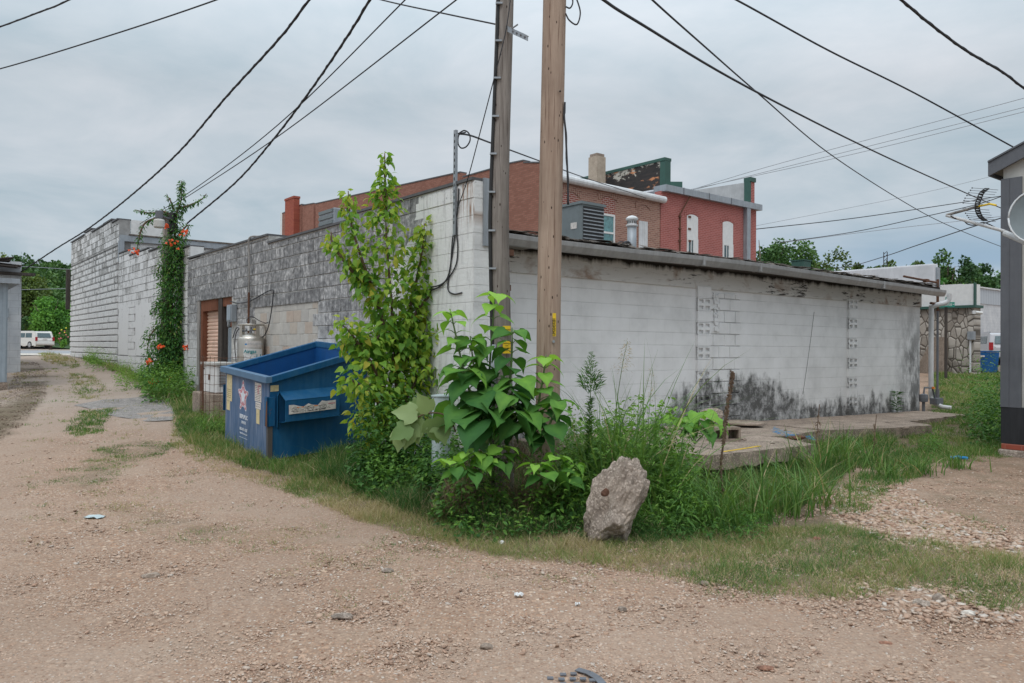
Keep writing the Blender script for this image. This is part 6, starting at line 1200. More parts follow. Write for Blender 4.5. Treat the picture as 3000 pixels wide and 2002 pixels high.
# ---------------------------------------------------------------- vegetation and gravel
def leaf_t(rows, zf=.06, droop=.2, curl=0.0):
    "rows of (x, half width); returns triangle template of a leaf folded along its midrib"
    v = [(0, 0, 0)]; f = []; prev = None
    for x, w_ in rows:
        i = len(v); z = -droop*x*x
        v += [(x, 0, z), (x-(.12 if x < .15 else .0), w_, z+zf*w_*3), (x-(.12 if x < .15 else .0), -w_, z+zf*w_*3)]
        if prev is None: f += [(0, i, i+1), (0, i+2, i)]
        else: p = prev; f += [(p, i, i+1), (p, i+1, p+1), (p, i+2, i), (p, p+2, i+2)]
        prev = i
    v.append((1, 0, -droop*1.25)); t = len(v)-1; f += [(prev, t, prev+1), (prev, prev+2, t)]
    return np.array(v, float), np.array(f)
T_OV = leaf_t([(.3, .27), (.65, .24)], .05, .25); T_HEART = leaf_t([(.02, .33), (.14, .46), (.32, .50), (.50, .42), (.68, .27), (.85, .11)], .045, .34); T_SAP = leaf_t([(.10, .26), (.35, .36), (.65, .22)], .06, .35); T_NAR = leaf_t([(.4, .10)], .2, .3)
def leaf_t3():  # three lobed leaf
    v = np.array([(0, 0, 0), (.45, 0, -.02), (.05, .30, .02), (.55, .52, -.02), (.42, .22, .01), (1, 0, -.22), (.42, -.22, .01), (.55, -.52, -.02), (.05, -.30, .02), (.7, .14, -.06), (.7, -.14, -.06)])
    f = np.array([(0, 1, 2), (2, 4, 3), (1, 4, 2), (1, 9, 4), (1, 5, 9), (1, 10, 5), (1, 6, 10), (0, 8, 1), (8, 7, 6), (1, 8, 6)]); return v, f
T_3L = leaf_t3(); T_3B = (np.array([(0, 0, 0), (-.06, .20, .03), (.12, .42, .02), (.40, .52, -.06), (.46, .34, -.01), (.66, .30, -.05), (.82, .14, -.12), (1.04, 0, -.24), (.82, -.14, -.12), (.66, -.30, -.05), (.46, -.34, -.01), (.40, -.52, -.06), (.12, -.42, .02), (-.06, -.20, .03), (.3, 0, -.05), (.62, 0, -.12)]), np.array([(0, 14, 1), (1, 14, 2), (2, 14, 4), (2, 4, 3), (4, 14, 5), (5, 14, 15), (5, 15, 6), (6, 15, 7), (7, 15, 8), (8, 15, 9), (9, 15, 14), (9, 14, 10), (10, 14, 12), (10, 12, 11), (12, 14, 13), (13, 14, 0)])); HT = np.array([.06]+[.07, -.03, -.03]*6+[0])
def blade_t(bend, seg=3, w_=1.0, tw=0.0):
    v = []; f = []
    for i in range(seg):
        t = i/seg; wd = w_*(1-t**2.2)*.5; x = bend*t*t; z = t-abs(bend)*.28*t**3; v += [(x, -wd, z), (x+tw*t, wd, z)]
        if i: a = 2*(i-1); f += [(a, a+1, a+3), (a, a+3, a+2)]
    v.append((bend, 0, 1-abs(bend)*.28)); a = 2*(seg-1); f.append((a, a+1, 2*seg)); return np.array(v, float), np.array(f)
B3 = [blade_t(b) for b in (.05, .25, .5, .8)]
def leaves(P, D, L, Wd, tint, tpl, updir=None, roll=.5):
    n = len(P); up = np.tile([0, 0, 1.0], (n, 1))+nr.normal(0, roll, (n, 3)) if updir is None else updir
    X, Y, Z_ = basis(D, up); return inst(tpl[0], tpl[1], P, X*L[:, None], Y*(Wd*L)[:, None] if np.ndim(Wd) else Y*(L*Wd)[:, None], Z_*L[:, None], tint)
def blades(P, h, w_, tint, yaw=None, lean=.25):
    n = len(P); yaw = nr.uniform(0, 2*np.pi, n) if yaw is None else yaw; out = []
    k = nr.integers(0, 4, n); c, s = np.cos(yaw), np.sin(yaw); X = np.stack([c, s, 0*c], 1); up = unit(np.stack([nr.normal(0, lean, n), nr.normal(0, lean, n), np.ones(n)], 1)); fy = nr.uniform(0, np.pi, n)
    Y = np.stack([np.cos(fy), np.sin(fy), 0*fy], 1)
    for j in range(4):
        m = k == j; out.append(inst(*B3[j], P[m], X[m]*h[m, None], Y[m]*w_[m, None], up[m]*h[m, None], tint[m]))
    return join(out)
def on_ground(XY): return np.stack([XY[:, 0], XY[:, 1], hgt(XY[:, 0], XY[:, 1])], 1)
def scatter(poly, dens, clump=0):
    P = np.array(poly); lo, hi = P.min(0), P.max(0); n = int(dens*np.prod(hi-lo)); Q = lo+nr.random((n, 2))*(hi-lo); return Q[inpoly(Q, poly)]
def keepout(P):  # drop points inside walls, slabs, dumpster
    r = P[:, :2]-np.array(C0[:2]); u = r @ np.array(U[:2]); v = r @ np.array(V[:2])
    bad = ((u > -.02) & (v > .80) & (u < 13.4)) | ((u > -.02) & (v > -.02) & (u < .42)) | ((u > -1.46) & (u < .0) & (v > 2.55) & (v < 4.32)) | ((u > 2.0) & (u < 4.3) & (v > -1.8)) | ((u > 4.4) & (u < 9.4) & (v > -.85)) | ((u > 9) & (u < 13) & (v > -.45)) | ((u > 1.6) & (u < 2.2) & (v > -.9))
    return P[~bad]
def wob(P, s, seed): return .5+.5*np.sin(P[:, 0]*s+seed+1.7*np.sin(P[:, 1]*s*.8+seed))*np.sin(P[:, 1]*s*1.1+seed*2+1.3*np.sin(P[:, 0]*s*.7))
def grass_patch(pxs, dens, h, tints, tuft=9, w_=.0045, spread=.035, thresh=0.0, seed=1, lean=.42):
    Q = scatter(wpoly(pxs), dens/tuft)
    n1 = wob(Q, 3.1, seed)*.6+wob(Q, 9.0, seed+3)*.4; Q = Q[n1 > thresh-nr.random(len(Q))*.25] if thresh > 0 else Q
    Q = keepout(Q); n = len(Q); 
    if n == 0: return None
    n1 = wob(Q, 1.9, seed+5)
    ti = tints[0]+(tints[1]-tints[0])*np.clip(n1*.75+nr.normal(0, .16, n)+.1, 0, 1); hh = h*(.45+.75*nr.random(n)**1.3)*(.55+.85*wob(Q, 5.3, seed+8))
    P = np.repeat(Q, tuft, 0)+nr.normal(0, spread, (n*tuft, 2)); m = len(P); P3 = on_ground(P); P3[:, 2] -= .005
    H = np.repeat(hh, tuft)*nr.uniform(.45, 1.1, m); tt = np.repeat(ti, tuft)+nr.normal(0, .07, m); d = nr.random(m) < .13; tt[d] = nr.uniform(.7, 1, d.sum())
    return blades(P3, H, w_*nr.uniform(.7, 1.4, m)*np.repeat(np.clip(Q[:, 1]/8, .8, 3), tuft), np.clip(tt, 0, 1), lean=lean)
green = [
 ([(205, 1028), (262, 1038), (400, 1080), (540, 1125), (575, 1150), (545, 1166), (500, 1160), (430, 1128), (330, 1090), (230, 1050)], 420, .30, (.15, .75)),
 ([(185, 1268), (240, 1205), (340, 1198), (300, 1245), (305, 1270), (230, 1280)], 2600, .07, (.15, .45)),
 ([(510, 1176), (600, 1176), (660, 1250), (690, 1300), (790, 1350), (1060, 1308), (1080, 1380), (1000, 1430), (900, 1410), (800, 1385), (700, 1365), (620, 1325), (560, 1300), (520, 1250)], 4200, .17, (.12, .85)),
 ([(940, 1350), (1060, 1308), (1300, 1330), (1500, 1330), (1700, 1400), (1740, 1560), (1500, 1575), (1250, 1525), (1080, 1460), (950, 1405)], 11000, .25, (.06, .40)),
 ([(1740, 1540), (1900, 1590), (2150, 1540), (2380, 1470), (2480, 1380), (2300, 1360), (2000, 1390), (1900, 1430), (1750, 1460)], 8000, .22, (.10, .50)),
 ([(2430, 1520), (2450, 1440), (2560, 1370), (2710, 1350), (2690, 1400), (2600, 1440), (2540, 1500)], 3200, .10, (.2, .5)),
 ([(2735, 1095), (2850, 1094), (2940, 1096), (2940, 1320), (2700, 1335), (2580, 1330), (2600, 1290), (2730, 1240)], 900, .15, (.2, .62)),
 ([(2550, 1335), (2940, 1305), (2940, 1335), (2600, 1375)], 3000, .16, (.15, .5)),
 ([(2200, 1350), (2350, 1330), (2560, 1270), (2620, 1300), (2560, 1370), (2300, 1400)], 3000, .25, (.15, .6)),
]
parts = [grass_patch(a, b, c, d, seed=i) for i, (a, b, c, d) in enumerate(green)]
Vg, Fg, Tg = join([p for p in parts if p]); tag(npmesh('grass', Vg, Fg, L_GRASS, tint=Tg), 'green grass growing along the walls and between the weeds', 'grass', kind='stuff')
dry = [
 ([(880, 1395), (1000, 1405), (1100, 1450), (1300, 1510), (1500, 1550), (1740, 1560), (1790, 1660), (1500, 1645), (1300, 1595), (1100, 1545), (950, 1480), (820, 1430)], 6000, .12, (.25, 1.0), .0),
 ([(1740, 1590), (2150, 1555), (2460, 1540), (2600, 1580), (2800, 1600), (3020, 1640), (3020, 1790), (2880, 1790), (2700, 1720), (2500, 1755), (2250, 1745), (1950, 1695), (1780, 1660)], 6500, .10, (.20, .98), .18),
 ([(110, 1038), (200, 1048), (240, 1072), (222, 1082), (130, 1062)], 260, .20, (.4, .9), .0),
 ([(200, 1093), (270, 1100), (305, 1130), (292, 1168), (240, 1172), (212, 1140)], 420, .12, (.3, .9), .45),
 ([(160, 1405), (300, 1300), (430, 1288), (540, 1305), (430, 1352), (330, 1402), (300, 1445), (180, 1450)], 2600, .04, (.1, .8), .42),
 ([(230, 1480), (430, 1470), (640, 1520), (820, 1590), (640, 1600), (400, 1570)], 1100, .05, (.35, 1.0), .5),
 ([(520, 1180), (600, 1250), (640, 1340), (900, 1430), (860, 1450), (600, 1370), (500, 1300)], 2600, .08, (.45, 1.0), .3),
 ([(700, 1560), (1100, 1540), (1500, 1650), (1900, 1700), (2300, 1760), (1900, 1740), (1300, 1680), (1000, 1760), (700, 1640)], 1300, .045, (.05, .8), .62), ([(0, 1350), (500, 1330), (900, 1480), (1500, 1640), (2200, 1760), (2900, 1800), (2900, 1850), (1500, 1740), (600, 1640), (0, 1600)], 520, .04, (.05, .85), .68), ([(60, 1080), (200, 1080), (500, 1180), (400, 1300), (60, 1330)], 300, .06, (.2, .9), .66),
 ([(900, 1700), (1150, 1600), (1250, 1700), (1050, 2002), (860, 2002)], 800, .035, (.1, .7), .6),
 ([(2400, 1480), (2700, 1560), (3000, 1640), (3000, 1560), (2720, 1480), (2560, 1440)], 1300, .06, (.2, .8), .5),
 ([(2600, 1400), (2700, 1330), (2940, 1330), (2960, 1345), (2760, 1370)], 1400, .07, (.2, .6), .4),
 ([(-100, 1240), (60, 1160), (80, 1060), (60, 1060), (20, 1140), (-100, 1200)], 300, .05, (.6, 1.0), .4)]
parts = [grass_patch(a, b, c, d, thresh=e, seed=20+i, w_=.0038, lean=.7) for i, (a, b, c, d, e) in enumerate(dry)]+[grass_patch(a, 1500, .15, (.75, 1.0), thresh=.35, seed=60, w_=.003, lean=1.3, spread=.07) for a in (dry[0][0], dry[1][0])]
Vg, Fg, Tg = join([p for p in parts if p]); tag(npmesh('dry_grass', Vg, Fg, L_GRASS, tint=Tg), 'sparse yellowed and olive grass fringing the gravel', 'grass', kind='stuff')
# gravel stones
def stone_t(n_):
    bm = bmesh.new(); bmesh.ops.create_icosphere(bm, subdivisions=1, radius=1)
    v = np.array([list(x.co) for x in bm.verts]); f = np.array([[q.index for q in p.verts] for p in bm.faces]); bm.free()
    r = np.random.default_rng(n_); v = v*(1+r.normal(0, .26, (len(v), 1))); v[:, 2] = np.clip(v[:, 2], -.8, .45+.2*r.random()); v[:, 0] = np.clip(v[:, 0], -.75-.2*r.random(), 1); return v, f
octv = np.array([(1, 0, 0), (.1, 1, .1), (-1, .1, 0), (0, -1, -.1), (.1, .1, 1), (0, 0, -1.0)]); octf = np.array([(0, 1, 4), (1, 2, 4), (2, 3, 4), (3, 0, 4)])
TRK = [wpoly(t_) for t_ in TRACK]
def stones(n, ymin, ymax, smin, smax, tpl, power=2.2, dens_noise=True):
    t = nr.random(n); y = ymin*(ymax/ymin)**(t**.9); x = (nr.random(n)*2-1)*y*.72; P = np.stack([x, y], 1)
    nn = wob(P, 1.1, 2)*.5+wob(P, 2.7, 6)*.3+wob(P, 6.3, 9)*.2; P = P[nn > .30+.28*nr.random(n)] if dens_noise else P
    P = P[(P[:, 0] > -1.0-.9*(P[:, 1]-6)*0) | (nr.random(len(P)) < .75)]
    P = keepout(P)
    for tp in TRK: P = P[~(inpoly(P, tp) & (nr.random(len(P)) < .45))]
    n = len(P); s = smin+(smax-smin)*nr.random(n)**power; yaw = nr.uniform(0, 6.28, n); P3 = on_ground(P); P3[:, 2] += s*.12
    c, sn = np.cos(yaw), np.sin(yaw); X = np.stack([c, sn, nr.normal(0, .25, n)], 1); Y = np.stack([-sn, c, nr.normal(0, .25, n)], 1); Z_ = np.tile([0, 0, 1.0], (n, 1))
    return inst(tpl[0], tpl[1], P3, X*(s*nr.uniform(.9, 1.5, n))[:, None], Y*(s*nr.uniform(.6, 1, n))[:, None], Z_*(s*nr.uniform(.35, .7, n))[:, None], nr.random(n))
ps = [stones(5200, 3.2, 11.5, .004, .019, stone_t(k), 2.8) for k in range(6)]+[stones(60000, 3.2, 9.5, .0035, .010, (octv, octf), 1.5, False), stones(50000, 3.2, 7.5, .003, .006, (octv, octf), 1.5, False)]
q_ = np.array(wpoly([(2330, 1470), (2600, 1400), (2700, 1500), (3000, 1560), (3000, 1640), (2700, 1600), (2450, 1560)])); 
def stones_in(pxs, dens, smin, smax, tpl):
    P = keepout(scatter(wpoly(pxs), dens)); c_ = P.mean(0); q = np.abs(P-c_)/P.std(0)/1.9; P = P[(q.max(1)**2+.5*(1-wob(P, 4, 3))) < nr.uniform(.3, 1.2, len(P))]; n = len(P); s = smin+(smax-smin)*nr.random(n)**1.6; yaw = nr.uniform(0, 6.28, n); P3 = on_ground(P); P3[:, 2] += s*.25; c, sn = np.cos(yaw), np.sin(yaw)
    return inst(tpl[0], tpl[1], P3, np.stack([c, sn, nr.normal(0, .2, n)], 1)*(s*1.2)[:, None], np.stack([-sn, c, nr.normal(0, .2, n)], 1)*(s*.85)[:, None], np.tile([0, 0, 1.0], (n, 1))*(s*.6)[:, None], nr.random(n)**.7)
for k in range(2): ps += [stones_in([(2330, 1470), (2520, 1420), (2620, 1400), (2760, 1500), (3000, 1560), (3000, 1660), (2700, 1610), (2450, 1570)], 900, .007, .030, stone_t(10+k)), stones_in([(2450, 1740), (2600, 1690), (3000, 1760), (3000, 1840), (2750, 1850), (2550, 1800)], 900, .007, .026, stone_t(14+k))]
Vg, Fg, Tg = join(ps); tag(npmesh('gravel_stones', Vg, Fg, M_STONE, tint=Tg), 'loose pink and tan gravel stones strewn over the yard', 'gravel', kind='stuff')
# ---- trees built of leaf clumps
T_Q = (np.array([(0, -.5, 0), (.5, -.35, .12), (1, 0, 0), (.5, .45, .1), (.05, .4, -.05)]), np.array([(0, 1, 4), (1, 3, 4), (1, 2, 3)]))
def crown_arr(c, rx, rz, n, ls, seed, lobes=16, tl=(0, 1)):
    r = np.random.default_rng(seed); lc = unit(r.normal(0, 1, (lobes, 3)))*r.uniform(.25, .78, (lobes, 1)); lc[:, 2] = lc[:, 2]*.9+.05; lr = r.uniform(.24, .46, lobes); k = r.integers(0, lobes, n)
    d = unit(r.normal(0, 1, (n, 3))+lc[k]*.9+np.array([0, 0, .35])); P = lc[k]+d*(lr[k]*r.uniform(.55, 1.08, n))[:, None]; P = P*np.array([rx, rx, rz])+np.array(c)
    D = unit(d+r.normal(0, .7, (n, 3))+np.array([0, 0, -.2])); t = np.clip(.35+.22*r.normal(0, 1, lobes)[k]+r.normal(0, .13, n), 0, 1)*(tl[1]-tl[0])+tl[0]
    X, Y, Z_ = basis(D, d+r.normal(0, .4, (n, 3))); s = ls*r.uniform(.6, 1.3, n); return inst(T_Q[0], T_Q[1], P, X*s[:, None], Y*s[:, None], Z_*s[:, None], t)
def tree(name, x, ytop, wpx, Z, label, mat, seed, n=2600, group=None, ybase=None, ls=None, asp=None, lobes=16):
    c = px(x, ytop, Z); zg = float(hgt(c.x, Z)); H = c.z-zg; rx = wpx/F*Z/2; rz = min(H*.46, rx*1.25) if asp is None else H*asp
    t = thing(name, (c.x, Z, zg), label, 'tree', group); v, f, ti = crown_arr((c.x, Z, c.z-rz), rx, rz, n, ls or max(.16, .0035*Z), seed, lobes); npmesh('crown', v, f, mat, t, ti)
    mb = MB(); top = Vector((c.x, Z, c.z-rz*.7)); mb.tube([(c.x, Z, zg-.2), (c.x+.1, Z, zg+H*.3), top], [max(.12, H*.03), H*.02, .05], 8)
    r = random.Random(seed)
    for k in range(6): b0 = Vector((c.x, Z, zg+H*r.uniform(.25, .55))); mb.tube([b0, b0+Vector((r.uniform(-1, 1)*rx*.6, r.uniform(-1, 1)*rx*.6, rz*r.uniform(.4, .9)))], [H*.012, .03], 6)
    mb.build('trunk', M_BARK, t, smooth=True); return t
GT = 'trees beyond the roofs at the right'
for i, (x, yt, wp_, Z, m_, lab) in enumerate([
 (2235, 676, 120, 82, L_FAR, 'tallest dark tree touching the right edge of the red building'), (2315, 700, 110, 88, L_FAR, 'dark tree second from the red building, its crown against the sky'), (2375, 722, 100, 92, L_FAR, 'dark tree above the small green roof box'), (2440, 744, 120, 78, L_FARY, 'rounded olive green tree above the left end of the white parapet'), (2410, 770, 110, 70, L_FAR, 'low green tree right behind the pale green roof box'),
 (2510, 772, 60, 100, L_FARY, 'small distant treetop just right of the olive tree'), (2585, 774, 70, 100, L_FARY, 'small distant treetop beside the lattice mast'), (2650, 772, 60, 96, L_FAR, 'treetop just showing over the middle of the white parapet'), (2705, 764, 60, 92, L_FARY, 'treetop over the right end of the white parapet'),
 (2772, 734, 86, 74, L_FAR, 'tallest tree with sprays of leaves right of the white parapet'), (2838, 768, 100, 76, L_FAR, 'broad green tree above the white sign band'), (2895, 782, 90, 78, L_FAR, 'green tree beside the grey building corner'), (2960, 790, 90, 80, L_FAR, 'tree mostly hidden by the grey building'), (2800, 806, 100, 66, L_BRT, 'lower lighter green tree behind the white sign band'), (2880, 815, 90, 66, L_FAR, 'low green tree above the corrugated wall'),
 (2245, 772, 90, 66, L_BRT, 'bright bushy tree low beside the red building'), (2300, 786, 80, 64, L_BRT, 'second bright bushy tree low behind the roofing')]):
    tree('tree', x, yt-6, wp_*1.55, Z, lab, m_, 100+i, n=4800, group=GT, asp=.47)
tree('tree', 150, 862, 132, 97, 'round bright green tree behind the parked white vehicle at the alley end', L_BRT, 150, n=7000, asp=.50, ls=.26, lobes=26)
tree('tree', 60, 772, 190, 112, 'large olive green tree at the foot of the wooded hill on the left', L_FARY, 151, n=9000, asp=.5, ls=.34, lobes=30)
tree('tree', -10, 740, 150, 124, 'olive green tree behind the garage roof at the left edge', L_FARY, 152, n=7000, asp=.5, ls=.34, lobes=26)
tree('tree', 30, 905, 110, 100, 'darker tree behind the painted garage', L_FAR, 153, n=4000, asp=.48, ls=.26)
def shrub(name, x, yt, wp_, Z, label, mat, seed, n=900, ls=.12, fl=()):
    c = px(x, yt, Z); zg = float(hgt(c.x, Z)); H = c.z-zg; t = thing(name, (c.x, Z, zg), label, 'shrub'); v, f, ti = crown_arr((c.x, Z, zg+H*.52), wp_/F*Z/2, H*.5, n, ls, seed); npmesh('foliage', v, f, mat, t, ti)
    for m_, k in fl:
        r = np.random.default_rng(seed+k); d = unit(r.normal(0, 1, (k, 3))); d[:, 1] = -abs(d[:, 1]); P = np.array((c.x, Z, zg+H*.62))+d*np.array([wp_/F*Z/2, wp_/F*Z/2, H*.45])*.95; mb = MB()
        for p in P: mb.lathe(p, [(.03, 0), (.11, .06), (.03, .14)], 6)
        mb.build('flowers', m_, t)
M_PINKF = plain('pink_flower', (.60, .16, .18), .6, bump=0); M_YELF = plain('yellow_flower', (.75, .60, .05), .6, bump=0)
shrub('rose_bush', 192, 966, 36, 93, 'rose bush with pink and yellow flowers at the far end of the alley', L_FAR, 160, fl=((M_PINKF, 14), (M_YELF, 6))); shrub('shrub', 186, 992, 16, 91, 'small yellow green shrub below the rose bush', L_BRT, 161, 600)
# wooded hill at left, far woods at right
def hz_left(x, y): return 1+np.clip((y-112)/80, 0, 1)**1.1*15
def hill(name, x0, x1, y0, y1, zf, n=24):
    xs = np.linspace(x0, x1, n); ys = np.linspace(y0, y1, n); X, Y = np.meshgrid(xs, ys); Z_ = zf(X, Y); Vv = np.stack([X, Y, Z_], -1).reshape(-1, 3); i = np.arange((n-1)*n).reshape(-1, n)[:, :-1].ravel(); return tag(npmesh(name, Vv, np.stack([i, i+1, i+1+n, i+n], 1), M_HILL), kind='structure')
hill('hill', -260, 10, 110, 260, lambda x, y: hz_left(x, y)+1.5*np.sin(x*.05))
ar = []; r_ = random.Random(31)
for k in range(330):
    x, y = r_.uniform(-165, -45), r_.uniform(116, 205); z = float(hz_left(x, y)); h = r_.uniform(4.5, 7.0); ar.append(crown_arr((x, y, z+h*.62), r_.uniform(3.2, 5.2), h*.55, 520, .62, 300+k, 9, (r_.uniform(0, .15), r_.uniform(.5, 1))))
v, f, ti = join(ar); tag(npmesh('woods', v, f, L_FAR, tint=ti), 'dense green woods covering the hill beyond the alley', 'woods', kind='stuff')
ar = []
for k in range(150):
    x, y = r_.uniform(28, 150), r_.uniform(98, 140); h = r_.uniform(9.5, 14.5)*y/120; ar.append(crown_arr((x, y, 1+h*.5), r_.uniform(3.5, 5.5), h*.5, 620, .6, 700+k, 9, (r_.uniform(0, .15), r_.uniform(.5, 1))))
v, f, ti = join(ar); tag(npmesh('woods', v, f, L_FAR, tint=ti), 'far low belt of woods on the horizon at the right', 'woods', kind='stuff')
# ---- leafy plants
def arr(v): return np.array([v.x, v.y, v.z])
RS = 1.0
def along(pts, n, r0, r1, seed, sub=10, bias=1.0):
    c = crom(pts, sub); A = np.array([arr(p) for p in c]); L = np.concatenate([[0], np.cumsum(np.linalg.norm(np.diff(A, axis=0), axis=1))]); r = np.random.default_rng(seed); s = r.random(n)**bias; Q = np.stack([np.interp(s*L[-1], L, A[:, i]) for i in range(3)], 1)
    d = unit(r.normal(0, 1, (n, 3))*np.array([1, 1, .75])); rad = (r0+(r1-r0)*s)*r.random(n)**.5*RS; return Q, d, Q+d*rad[:, None], s
def leafy(root, branches, mat, tpl, lsz, wid, seed, name='foliage', droop=.6, tint=(.15, .6), bright=.25, stem=M_STEMB, sname='branch', sr=(.02, .006), twig=.35, asone=False):
    ps = []; st = MB(); tw_ = MB()
    for i, (pts, n, r0, r1) in enumerate(branches):
        Q, d, P, s = along(pts, n, r0, r1, seed+i); st.tube(crom(pts, 6), list(np.linspace(sr[0], sr[1], (len(pts)-1)*6+1)), 8)
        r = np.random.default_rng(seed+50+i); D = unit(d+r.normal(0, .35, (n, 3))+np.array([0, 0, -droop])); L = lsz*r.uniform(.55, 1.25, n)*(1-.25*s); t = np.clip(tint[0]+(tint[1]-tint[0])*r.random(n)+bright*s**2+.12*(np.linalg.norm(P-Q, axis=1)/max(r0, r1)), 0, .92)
        o = r.random(n) < .025; t[o] = 1.0; ps.append(leaves(P, D, L, wid, t, tpl, roll=.45))
        for k in range(0, n, max(1, int(1/twig))): tw_.tube([Vector(Q[k]), Vector(Q[k]).lerp(Vector(P[k]), .5)+Vector((0, 0, .02)), Vector(P[k])], [.004, .003, .002], 4, False)
    v, f, ti = join(ps); npmesh(name, v, f, mat, root, ti); st.build(sname, stem, root, smooth=True); tw_.build('twigs', stem, root)
def P3(*a, Z=9.6): return [px(x, y, Z+(a_[0] if a_ else 0)) for x, y, *a_ in a]
sp_ = thing('sapling', px(1150, 1330, 9.3), 'tall leafy sapling with a pointed top growing between the blue dumpster and the painted corner', 'tree')
bs = [(P3((1165, 1340, -.2), (1160, 1100, 0), (1148, 900, 0), (1135, 740, 0), (1128, 600, 0)), 640, .34, .20), (P3((1130, 640), (1128, 540), (1127, 450)), 150, .17, .04),
      (P3((1158, 1100), (1110, 900, -.1), (1060, 760, -.2), (1028, 650, -.2), (1020, 560, -.2)), 400, .26, .07), (P3((1090, 860, -.1), (1020, 780, -.2), (975, 715, -.2), (970, 680, -.2)), 130, .14, .09),
      (P3((1155, 1080), (1195, 930, .1), (1225, 800, .1), (1240, 710, .1), (1243, 655, .1)), 380, .26, .08), (P3((1180, 980), (1230, 900, .1), (1275, 850, .1), (1300, 828, .1)), 130, .13, .07), (P3((1180, 1060), (1240, 1010, .1), (1290, 985, .1)), 110, .18, .12),
      (P3((1150, 1180, -.2), (1085, 1060, -.4), (1030, 980, -.5), (1000, 950, -.6)), 330, .24, .12), (P3((1150, 1230, -.3), (1090, 1160, -.6), (1040, 1120, -.8), (1010, 1110, -.9)), 230, .22, .14), (P3((1165, 1220), (1220, 1060, .1), (1262, 960, .1), (1280, 930, .1)), 320, .26, .14), (P3((1165, 1280, -.1), (1190, 1170, -.1), (1235, 1100, 0), (1280, 1080, 0)), 200, .26, .16), (P3((1150, 1270, -.3), (1110, 1240, -.6), (1070, 1230, -.7)), 260, .26, .2), (P3((1150, 950), (1090, 1000, -.3), (1010, 1010, -.5)), 170, .2, .12)]
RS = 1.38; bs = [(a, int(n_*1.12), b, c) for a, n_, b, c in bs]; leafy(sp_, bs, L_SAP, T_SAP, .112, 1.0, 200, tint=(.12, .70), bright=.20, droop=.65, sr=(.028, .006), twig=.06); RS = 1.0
def bigleaf(root, stem, nt_, l0, l1, seed, up=.5, start=.0, mat=L_CAT, tb=(.12, .95), r0=.014, zsc=1.0):
    c = crom(stem, 10); A = np.array([arr(p) for p in c]); L = np.concatenate([[0], np.cumsum(np.linalg.norm(np.diff(A, axis=0), axis=1))]); r = np.random.default_rng(seed); P, D, S, T = [], [], [], []; mb = MB()
    for k in range(nt_):
        s = start+(1-start)*(k+.3)/nt_; q = np.array([np.interp(s*L[-1], L, A[:, i]) for i in range(3)]); a0 = (k % 2)*math.pi/2+r.normal(0, .3)+seed
        for j in range(2 if k < nt_-1 else 4):
            a = a0+math.pi*j+(math.pi/2*j if k == nt_-1 else 0); ls_ = (l0+(l1-l0)*s**.8)*r.uniform(.8, 1.15); d = np.array([math.cos(a), math.sin(a), 0]); pl = ls_*(.75-.3*s); e = q+d*pl*.85+np.array([0, 0, pl*.42*zsc])
            mb.tube([Vector(q), Vector(q+d*pl*.4+np.array([0, 0, pl*.3*zsc])), Vector(e)], [.005, .004, .003], 5, False); P.append(e); dr = r.uniform(-.75, -.15)+.25*s; D.append(d+np.array([0, 0, dr])); S.append(ls_); T.append(tb[0]+(tb[1]-tb[0])*s**1.6+r.normal(0, .07))
    P, D, S, T = map(np.array, (P, D, S, T)); X, Y, Z_ = basis(unit(D), np.tile([0, 0, 1.0], (len(P), 1))+nr.normal(0, .25, (len(P), 3))); v, f, ti = inst(T_HEART[0], T_HEART[1], P, X*S[:, None], Y*(S*r.uniform(.85, 1.1, len(S)))[:, None], Z_*(S*r.uniform(.4, 1.7, len(S)))[:, None], np.clip(T, 0, 1), HT); npmesh('leaves', v, f, mat, root, ti, True); mb.tube(c, list(np.linspace(r0, .005, len(c))), 8); mb.build('stem', M_STEMG, root, smooth=True)
def Pz(Z, *a): return [px(x, y, Z) for x, y in a]
c1 = thing('catalpa_plant', gnd(1440, 1400), 'tall big leaved plant rising before the grey pole, tiers of heart shaped leaves', 'plant')
bigleaf(c1, Pz(7.35, (1440, 1330), (1432, 1150), (1440, 1000), (1452, 850)), 15, .25, .15, 3, tb=(.25, .95)); 
for k, (pts, n_, a_, b_) in enumerate(((Pz(7.2, (1420, 1260), (1370, 1130), (1335, 980), (1318, 905)), 10, .24, .14), (Pz(7.1, (1440, 1250), (1400, 1180), (1370, 1130), (1350, 1080)), 6, .26, .20), (Pz(7.1, (1450, 1260), (1480, 1200), (1500, 1150), (1520, 1110)), 6, .26, .2), (Pz(7.0, (1430, 1300), (1420, 1230), (1415, 1190)), 2, .32, .30), (Pz(7.25, (1430, 1260), (1400, 1140), (1385, 1050), (1378, 985)), 8, .24, .16), (Pz(7.2, (1450, 1250), (1490, 1130), (1500, 1030), (1500, 960)), 8, .23, .15), (Pz(7.05, (1430, 1300), (1385, 1240), (1350, 1200)), 4, .28, .24), (Pz(7.0, (1450, 1300), (1490, 1240), (1530, 1210)), 3, .30, .26))): bigleaf(c1, pts, n_, a_, b_, 5+k, start=.25, tb=(.25, .9) if k == 0 else (.15, .55))
c2 = thing('catalpa_plant', gnd(1590, 1420), 'second big leaved plant reaching up before the foot of the tan pole', 'plant')
bigleaf(c2, Pz(7.1, (1560, 1330), (1575, 1200), (1592, 1100), (1600, 1040)), 11, .23, .14, 11, start=.1, tb=(.25, .95)); bigleaf(c2, Pz(7.0, (1560, 1330), (1530, 1240), (1510, 1200), (1490, 1150)), 5, .23, .19, 12, start=.2, tb=(.2, .6)); bigleaf(c2, Pz(7.0, (1580, 1320), (1620, 1220), (1640, 1170)), 5, .22, .17, 13, start=.2, tb=(.2, .65))
c3 = thing('drooping_plant', gnd(1330, 1390), 'wilted big leaved stem arching left with pale leaf undersides hanging down', 'plant')
